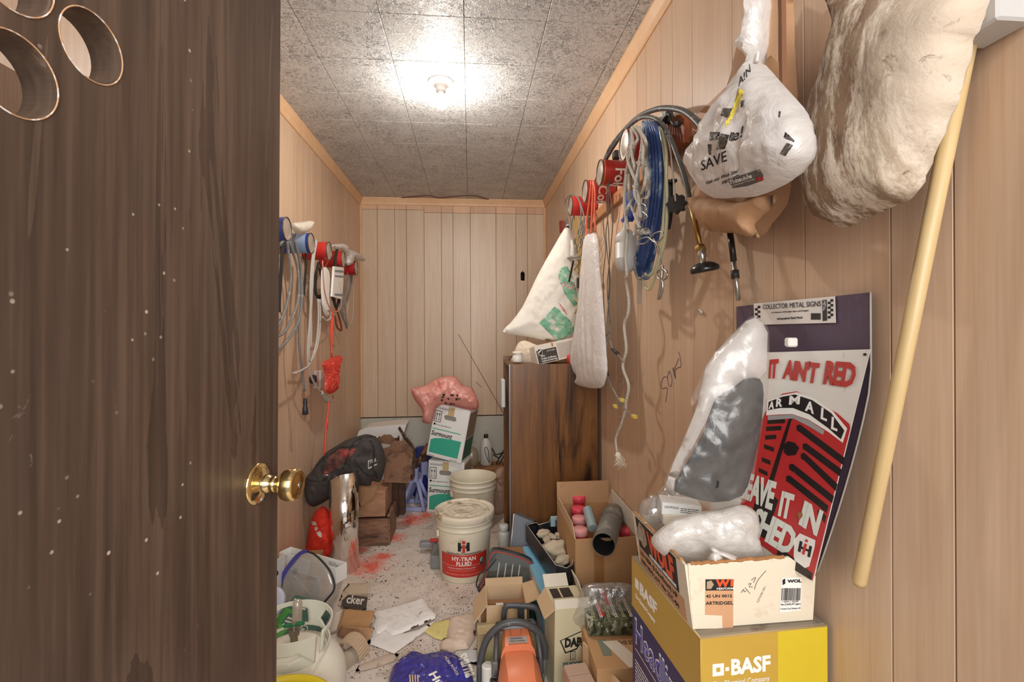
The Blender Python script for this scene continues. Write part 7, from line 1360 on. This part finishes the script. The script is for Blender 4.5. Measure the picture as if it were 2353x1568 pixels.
tbc = cushion([at(u, v, d=.985) for u, v in tbo], (-.35, -1, .1), .040, .035, res=.0085, wr=.009, ws=13, seed=111, sm=2, fn=tfn, cre=.9, Rr=.06)
tbt = thing('tall_plastic_bag', 'tall cloudy plastic bag with dark clothing inside, leaning against the metal sign', 'bag', at(1640, 1175, d=.985)); tbc.obj('bag', film('cloudy_bag', '#efece8', .115, .28, .06, .35, .35, 9), tbt, world=True)
dko = [(1745, 870), (1755, 905), (1748, 985), (1738, 1040), (1726, 1090), (1705, 1140), (1640, 1155), (1560, 1135), (1548, 1115), (1580, 1060), (1620, 985), (1640, 920), (1680, 895), (1712, 868)]
dkc = cushion([at(u, v, d=.985) for u, v in dko], (-.35, -1, .1), .030, .02, res=.010, wr=.009, ws=11, seed=112, sm=2, Rr=.05)
dkm = mat('dark_mixed_fabric', '#1f1b19', .8, var=.4, vs=9, dirt=('#4f4550', .56, 7)); dkc.obj('dark_contents', dkm, tbt, world=True)
ufo = [(1736, 730), (1752, 742), (1764, 765), (1762, 850), (1745, 872), (1710, 872), (1680, 895), (1645, 915), (1622, 970), (1580, 1050), (1550, 1105), (1560, 1135), (1536, 1142), (1530, 1112), (1548, 1062), (1572, 1010), (1598, 945), (1606, 915), (1622, 842), (1652, 803), (1685, 768), (1715, 738)]
cushion([at(u, v, d=.985) for u, v in ufo], (-.35, -1, .1), .028, .02, res=.010, wr=.012, ws=12, seed=113, sm=1, Rr=.05).obj('folded_layer', film('cloudy_layer', '#f4f1ee', .72, .3, .08, .4, .4, 12), tbt, world=True)
# metal sign and its backing card
TLs, TRs, BRs = at(1703, 812, d=1.10), at(2000, 803, d=.79), at(1868, 1338, d=.868); BLs = TLs+(BRs-TRs)
sx_ = (TRs-TLs); sgf = Face(BLs, sx_, TLs-BLs)
sg = thing('metal_sign', 'printed metal sign with red tractor grille leaning on the right wall', 'sign', (BLs+BRs)/2)
STW = mat('whitewashed_board_print', '#dcd8d0', .4, var=.05, vs=14, dirt=('#a8a49a', .62, 30), stretch=(1, 1, 8)); SRD = mat('tractor_red_print', '#b82a2c', .38, var=.12, vs=10, dirt=('#d8a8a4', .68, 40)); SBK = mat('grille_black_print', '#1d1516', .4, dirt=('#5f5a58', .64, 60))
def sp_(px, m, nm, e=.001, t=.0002): sgf.poly(px, t, e).obj(nm, m, sg, world=True)
corners = [BLs, BRs, TRs, TLs]; cl = [((c-sgf.o).dot(sgf.x), (c-sgf.o).dot(sgf.y)) for c in corners]
Lc = lambda s, t: tuple(interp(interp(cl[0][k], cl[1][k], s), interp(cl[3][k], cl[2][k], s), t) for k in (0, 1))
MB().plate([Lc(0, 0), Lc(1, 0), Lc(1, 1), Lc(0, 1)], (), .0012, sgf.M(-.001)).obj('sign_sheet', STW, sg, world=True)
sp_([(1715, 1110), (1740, 990), (1768, 930), (1800, 905), (1832, 900), (1880, 925), (1925, 950), (1953, 975), (1955, 985), (1868, 1334), (1800, 1290), (1725, 1235), (1690, 1210)], SRD, 'red_grille')
sp_([(1764, 922), (1800, 908), (1832, 902), (1870, 915), (1915, 945), (1948, 985), (1938, 1018), (1905, 993), (1860, 965), (1822, 952), (1790, 953), (1762, 955)], PAPERW, 'white_header', .0013)
sp_([(1768, 924), (1800, 912), (1828, 907), (1868, 920), (1912, 950), (1942, 990), (1934, 1010), (1906, 985), (1862, 953), (1824, 938), (1795, 938), (1766, 943)], SBK, 'black_header_band', .0016)
for ch, u, v, h, w_ in (('A', 1768, 940, 17, 12), ('R', 1785, 935, 19, 14), ('M', 1815, 930, 20, 24), ('A', 1852, 943, 24, 20), ('L', 1888, 962, 26, 14), ('L', 1912, 985, 28, 14)): sgf.text(ch, (u, v), (u+w_, v+w_*.42 if u > 1830 else v-w_*.05), (u+2, v-h), bold=.03, e=.002).obj('lettering', PAPERW, sg, world=True)
sp_([(1766, 956), (1822, 953), (1862, 967), (1896, 990), (1893, 1000), (1860, 980), (1824, 962), (1766, 966)], mat('grey_ledge_print', '#9b9896', .4), 'grey_ledge', .0016)
sp_([(1815, 960), (1822, 960), (1762, 1165), (1748, 1165)], SBK, 'centre_seam', .0013)
for k, (u0, v0, u1, v1) in enumerate(((1832, 985, 1943, 1062), (1846, 1028, 1935, 1088), (1842, 1050, 1926, 1122), (1815, 1075, 1918, 1150), (1808, 1102, 1905, 1172), (1880, 1180, 1900, 1196))):
    sp_([(u0, v0-7), (u0+8, v0-9), (u1, v1-9), (u1-4, v1+7), (u0+8, v0+9), (u0, v0+4)], SBK, 'grille_slot', .0014)
for k, (u0, v0, u1, v1) in enumerate(((1765, 970, 1805, 968), (1762, 986, 1797, 984), (1760, 1006, 1785, 1004), (1757, 1026, 1780, 1034), (1752, 1056, 1772, 1064), (1745, 1080, 1765, 1090))): sp_([(u0, v0-5), (u1, v1-5), (u1, v1+5), (u0, v0+5)], SBK, 'grille_slot', .0014)
sgf.poly([(1802, 1025), (1812, 1014), (1828, 1018), (1838, 1030), (1830, 1046), (1812, 1048), (1803, 1040)], .0002, .0017).obj('round_emblem', SBK, sg, world=True)
sp_([(1745, 1110), (1790, 1150), (1760, 1240), (1722, 1215)], SBK, 'dark_lower_patch', .0011); sp_([(1790, 1255), (1868, 1318), (1866, 1334), (1785, 1285)], SBK, 'dark_lower_patch', .0013)
STR = mat('sign_text_red', '#b23a34', .4, dirt=('#d8cfc4', .66, 50)); STL = mat('sign_text_white', '#d9dcd2', .4, dirt=('#8f938a', .66, 60))
for body, a, b_, c, m in (("IF", (1712, 882), (1752, 880), (1720, 828), STR), ("IT", (1768, 868), (1789, 867), (1771, 827), STR), ("AIN'T", (1800, 868), (1880, 880), (1806, 827), STR), ('RED', (1894, 880), (1965, 889), (1902, 829), STR), ('LEAVE', (1700, 1138), (1776, 1170), (1710, 1082), STL), ('IT', (1790, 1182), (1818, 1193), (1800, 1128), STL), ('IN', (1838, 1202), (1880, 1230), (1852, 1150), STL), ('SHED', (1725, 1218), (1818, 1278), (1742, 1165), STL)):
    sgf.text(body, a, b_, c, bold=.045, e=.0022, sp=.92).obj('lettering', m, sg, world=True)
sp_([(1828, 1240), (1840, 1226), (1876, 1242), (1874, 1258), (1862, 1302), (1852, 1306), (1828, 1288), (1826, 1278)], PAPERW, 'logo_plate', .002)
for q in ([(1841, 1243), (1847, 1246), (1842, 1270), (1836, 1267)], [(1863, 1254), (1869, 1257), (1864, 1282), (1858, 1279)], [(1844, 1256), (1862, 1264), (1861, 1269), (1843, 1261)]): sp_(q, INK, 'logo_bar', .0026)
for q in ([(1852, 1249), (1858, 1252), (1851, 1276), (1846, 1273)], [(1855, 1239), (1860, 1242), (1859, 1247), (1853, 1245)]): sp_(q, REDP, 'logo_bar', .003)
for u, v in ((1989, 815), (1861, 1327)): MB().cyl(.0022, -.0015, .0022, mtx(sgf.p3(u, v), sgf.x, sgf.y), 12).obj('rivet_hole', INK, sg, world=True)
sp_([(1835, 1180), (1846, 1176), (1848, 1186), (1840, 1196)], mat('brown_gouge', '#9a6a40', .8), 'rust_gouge', .003)
# purple backing card, bowed away below
PUR = mat('purple_black_card', '#5a4b5c', .6, var=.12, vs=40, dirt=('#5f5470', .55, 90)); pc = thing('sign_backing_card', 'purple backing card with white label behind the metal sign', 'card', at(1846, 780, X=XR-.02))
P1, P2 = at(1692, 705, X=XR-.012), at(2000, 672, X=XR-.012)
rows = []
for i in range(13):
    t_ = i/12; k = max(0, t_-.28)/.72
    L0 = P1+V((0, 0, -.62*t_*1.0)); R0 = V((interp(XR-.012, XR-.035, k), P2.y+.095*k**1.3, interp(P2.z, .845, t_)))
    L0 = V((XR-.012, P1.y, P1.z-.45*t_)); rows.append((L0, R0))
mb = MB(); nx = 8
vs = [L0*(1-j/nx)+R0*(j/nx) for L0, R0 in rows for j in range(nx+1)]; N = len(vs); vs += [p+V((.003, 0, 0)) for p in vs]
fs = [(i*(nx+1)+j, i*(nx+1)+j+1, (i+1)*(nx+1)+j+1, (i+1)*(nx+1)+j) for i in range(12) for j in range(nx)]; fs = [f[::-1] for f in fs]+[tuple(q+N for q in f) for f in fs]
ring = list(range(nx+1))+[(i+1)*(nx+1)+nx for i in range(12)]+[12*(nx+1)+nx-1-j for j in range(nx)]+[(11-i)*(nx+1) for i in range(11)]
fs += [(ring[k], ring[(k+1) % len(ring)], ring[(k+1) % len(ring)]+N, ring[k]+N) for k in range(len(ring))]
mb.add(vs, fs).obj('card', PUR, pc, world=True)
MB().tube([R0+V((-.0005, -.001, 0)) for _, R0 in rows], .0016, 5, smooth=0).obj('white_edge', mat('card_core', '#b9b3aa', .7), pc, world=True)
pf_ = Face(at(1846, 780, X=XR-.0135), (0, -1, 0), (0, 0, 1))
pf_.poly([(1733, 698), (1920, 681), (1922, 742), (1735, 747)], .0005, .001).obj('label', PAPERW, pc, world=True)
pf_.text('COLLECTOR METAL SIGNS', (1755, 711), (1889, 704), (1755, 700), e=.002).obj('lettering', mat('grey_ink', '#4a484c', .6, var=0), pc, world=True); pf_.text('Lithographed Steel Metal', (1788, 735), (1846, 732), (1788, 730), e=.002).obj('lettering', INK, pc, world=True)
pf_.text('A Collection of Nostalgic Signs and Designs', (1775, 720), (1860, 715), (1775, 717), e=.002).obj('lettering', INK, pc, world=True)
for k in range(12): pf_.poly([(1866+k*1.9, 720), (1867.1+k*1.9, 720), (1867.1+k*1.9, 735), (1866+k*1.9, 735)], .0003, .002).obj('bar', INK, pc, world=True)
for i in range(2):
    for j in range(8):
        if (i+j) % 2: 
            for u0, v0 in ((1905, 688), (1737, 703)): pf_.poly([(u0+i*6, v0+j*5.5), (u0+6+i*6, v0+j*5.5), (u0+6+i*6, v0+5.5+j*5.5), (u0+i*6, v0+5.5+j*5.5)], .0003, .002).obj('checker_square', INK, pc, world=True)
pf_.poly([(1892, 690), (1902, 689), (1903, 737), (1893, 738)], .0003, .002).obj('dark_strip', mat('dark_strip', '#3a3a40', .6), pc, world=True); pf_.text('METAL', (1895, 692), (1894.5, 714), (1901, 692), e=.0028).obj('lettering', PAPERW, pc, world=True)
tag(MB().box(at(1818, 787, X=XR-.05), (.02, .016, .018), R(0, 'X'), b=.003).obj('foam_block', mat('white_foam', '#e6e0d6', .8)), 'small white foam block resting on the top edge of the metal sign', 'block')

# ------------------------------------------------------------------ finer pieces belong under the part they sit on
SUBS = {'label': ('lettering', 'bar', 'checker_square', 'dark_strip'), 'barcode_label': ('bar',), 'knob': ('knob_button',), 'rosette': ('pin',), 'red_label': ('lettering', 'label_line', 'seal', 'seal_ribbon'),
        'dark_label': ('lettering', 'logo_shield', 'logo_field', 'logo_animal'), 'name_plate': ('lettering',), 'black_panel': ('animal_head_print',), 'label_band': (), 'engine_cover': ('faded_decal',), 'lid': ('lid_notch', 'pour_spout'),
        'ad_block': ('lettering',), 'taped_plug': ('prong',), 'plug': ('brass_prong',), 'card_sleeve': ('printed_stripe',), 'valve_body': ('valve_handle', 'valve_stem'), 'glass': ('glass_streak',), 'hand_hole': ('slot_shadow',), 'arrow_frame': ('arrow',), 'logo_plate': ('logo_bar',), 'can_body': ('bead', 'lettering'), 'base': ('screw',), 'printed_patch': ()}
base_ = lambda n: n.split('.')[0]
for t_ in [o for o in bpy.data.objects if o.parent is None and o.type == 'EMPTY']:
    ch = list(t_.children); first = {}
    for c in ch: first.setdefault(base_(c.name), c)
    for c in ch:
        for p, kids in SUBS.items():
            if base_(c.name) in kids and p in first and first[p] is not c: c.parent = first[p]; break
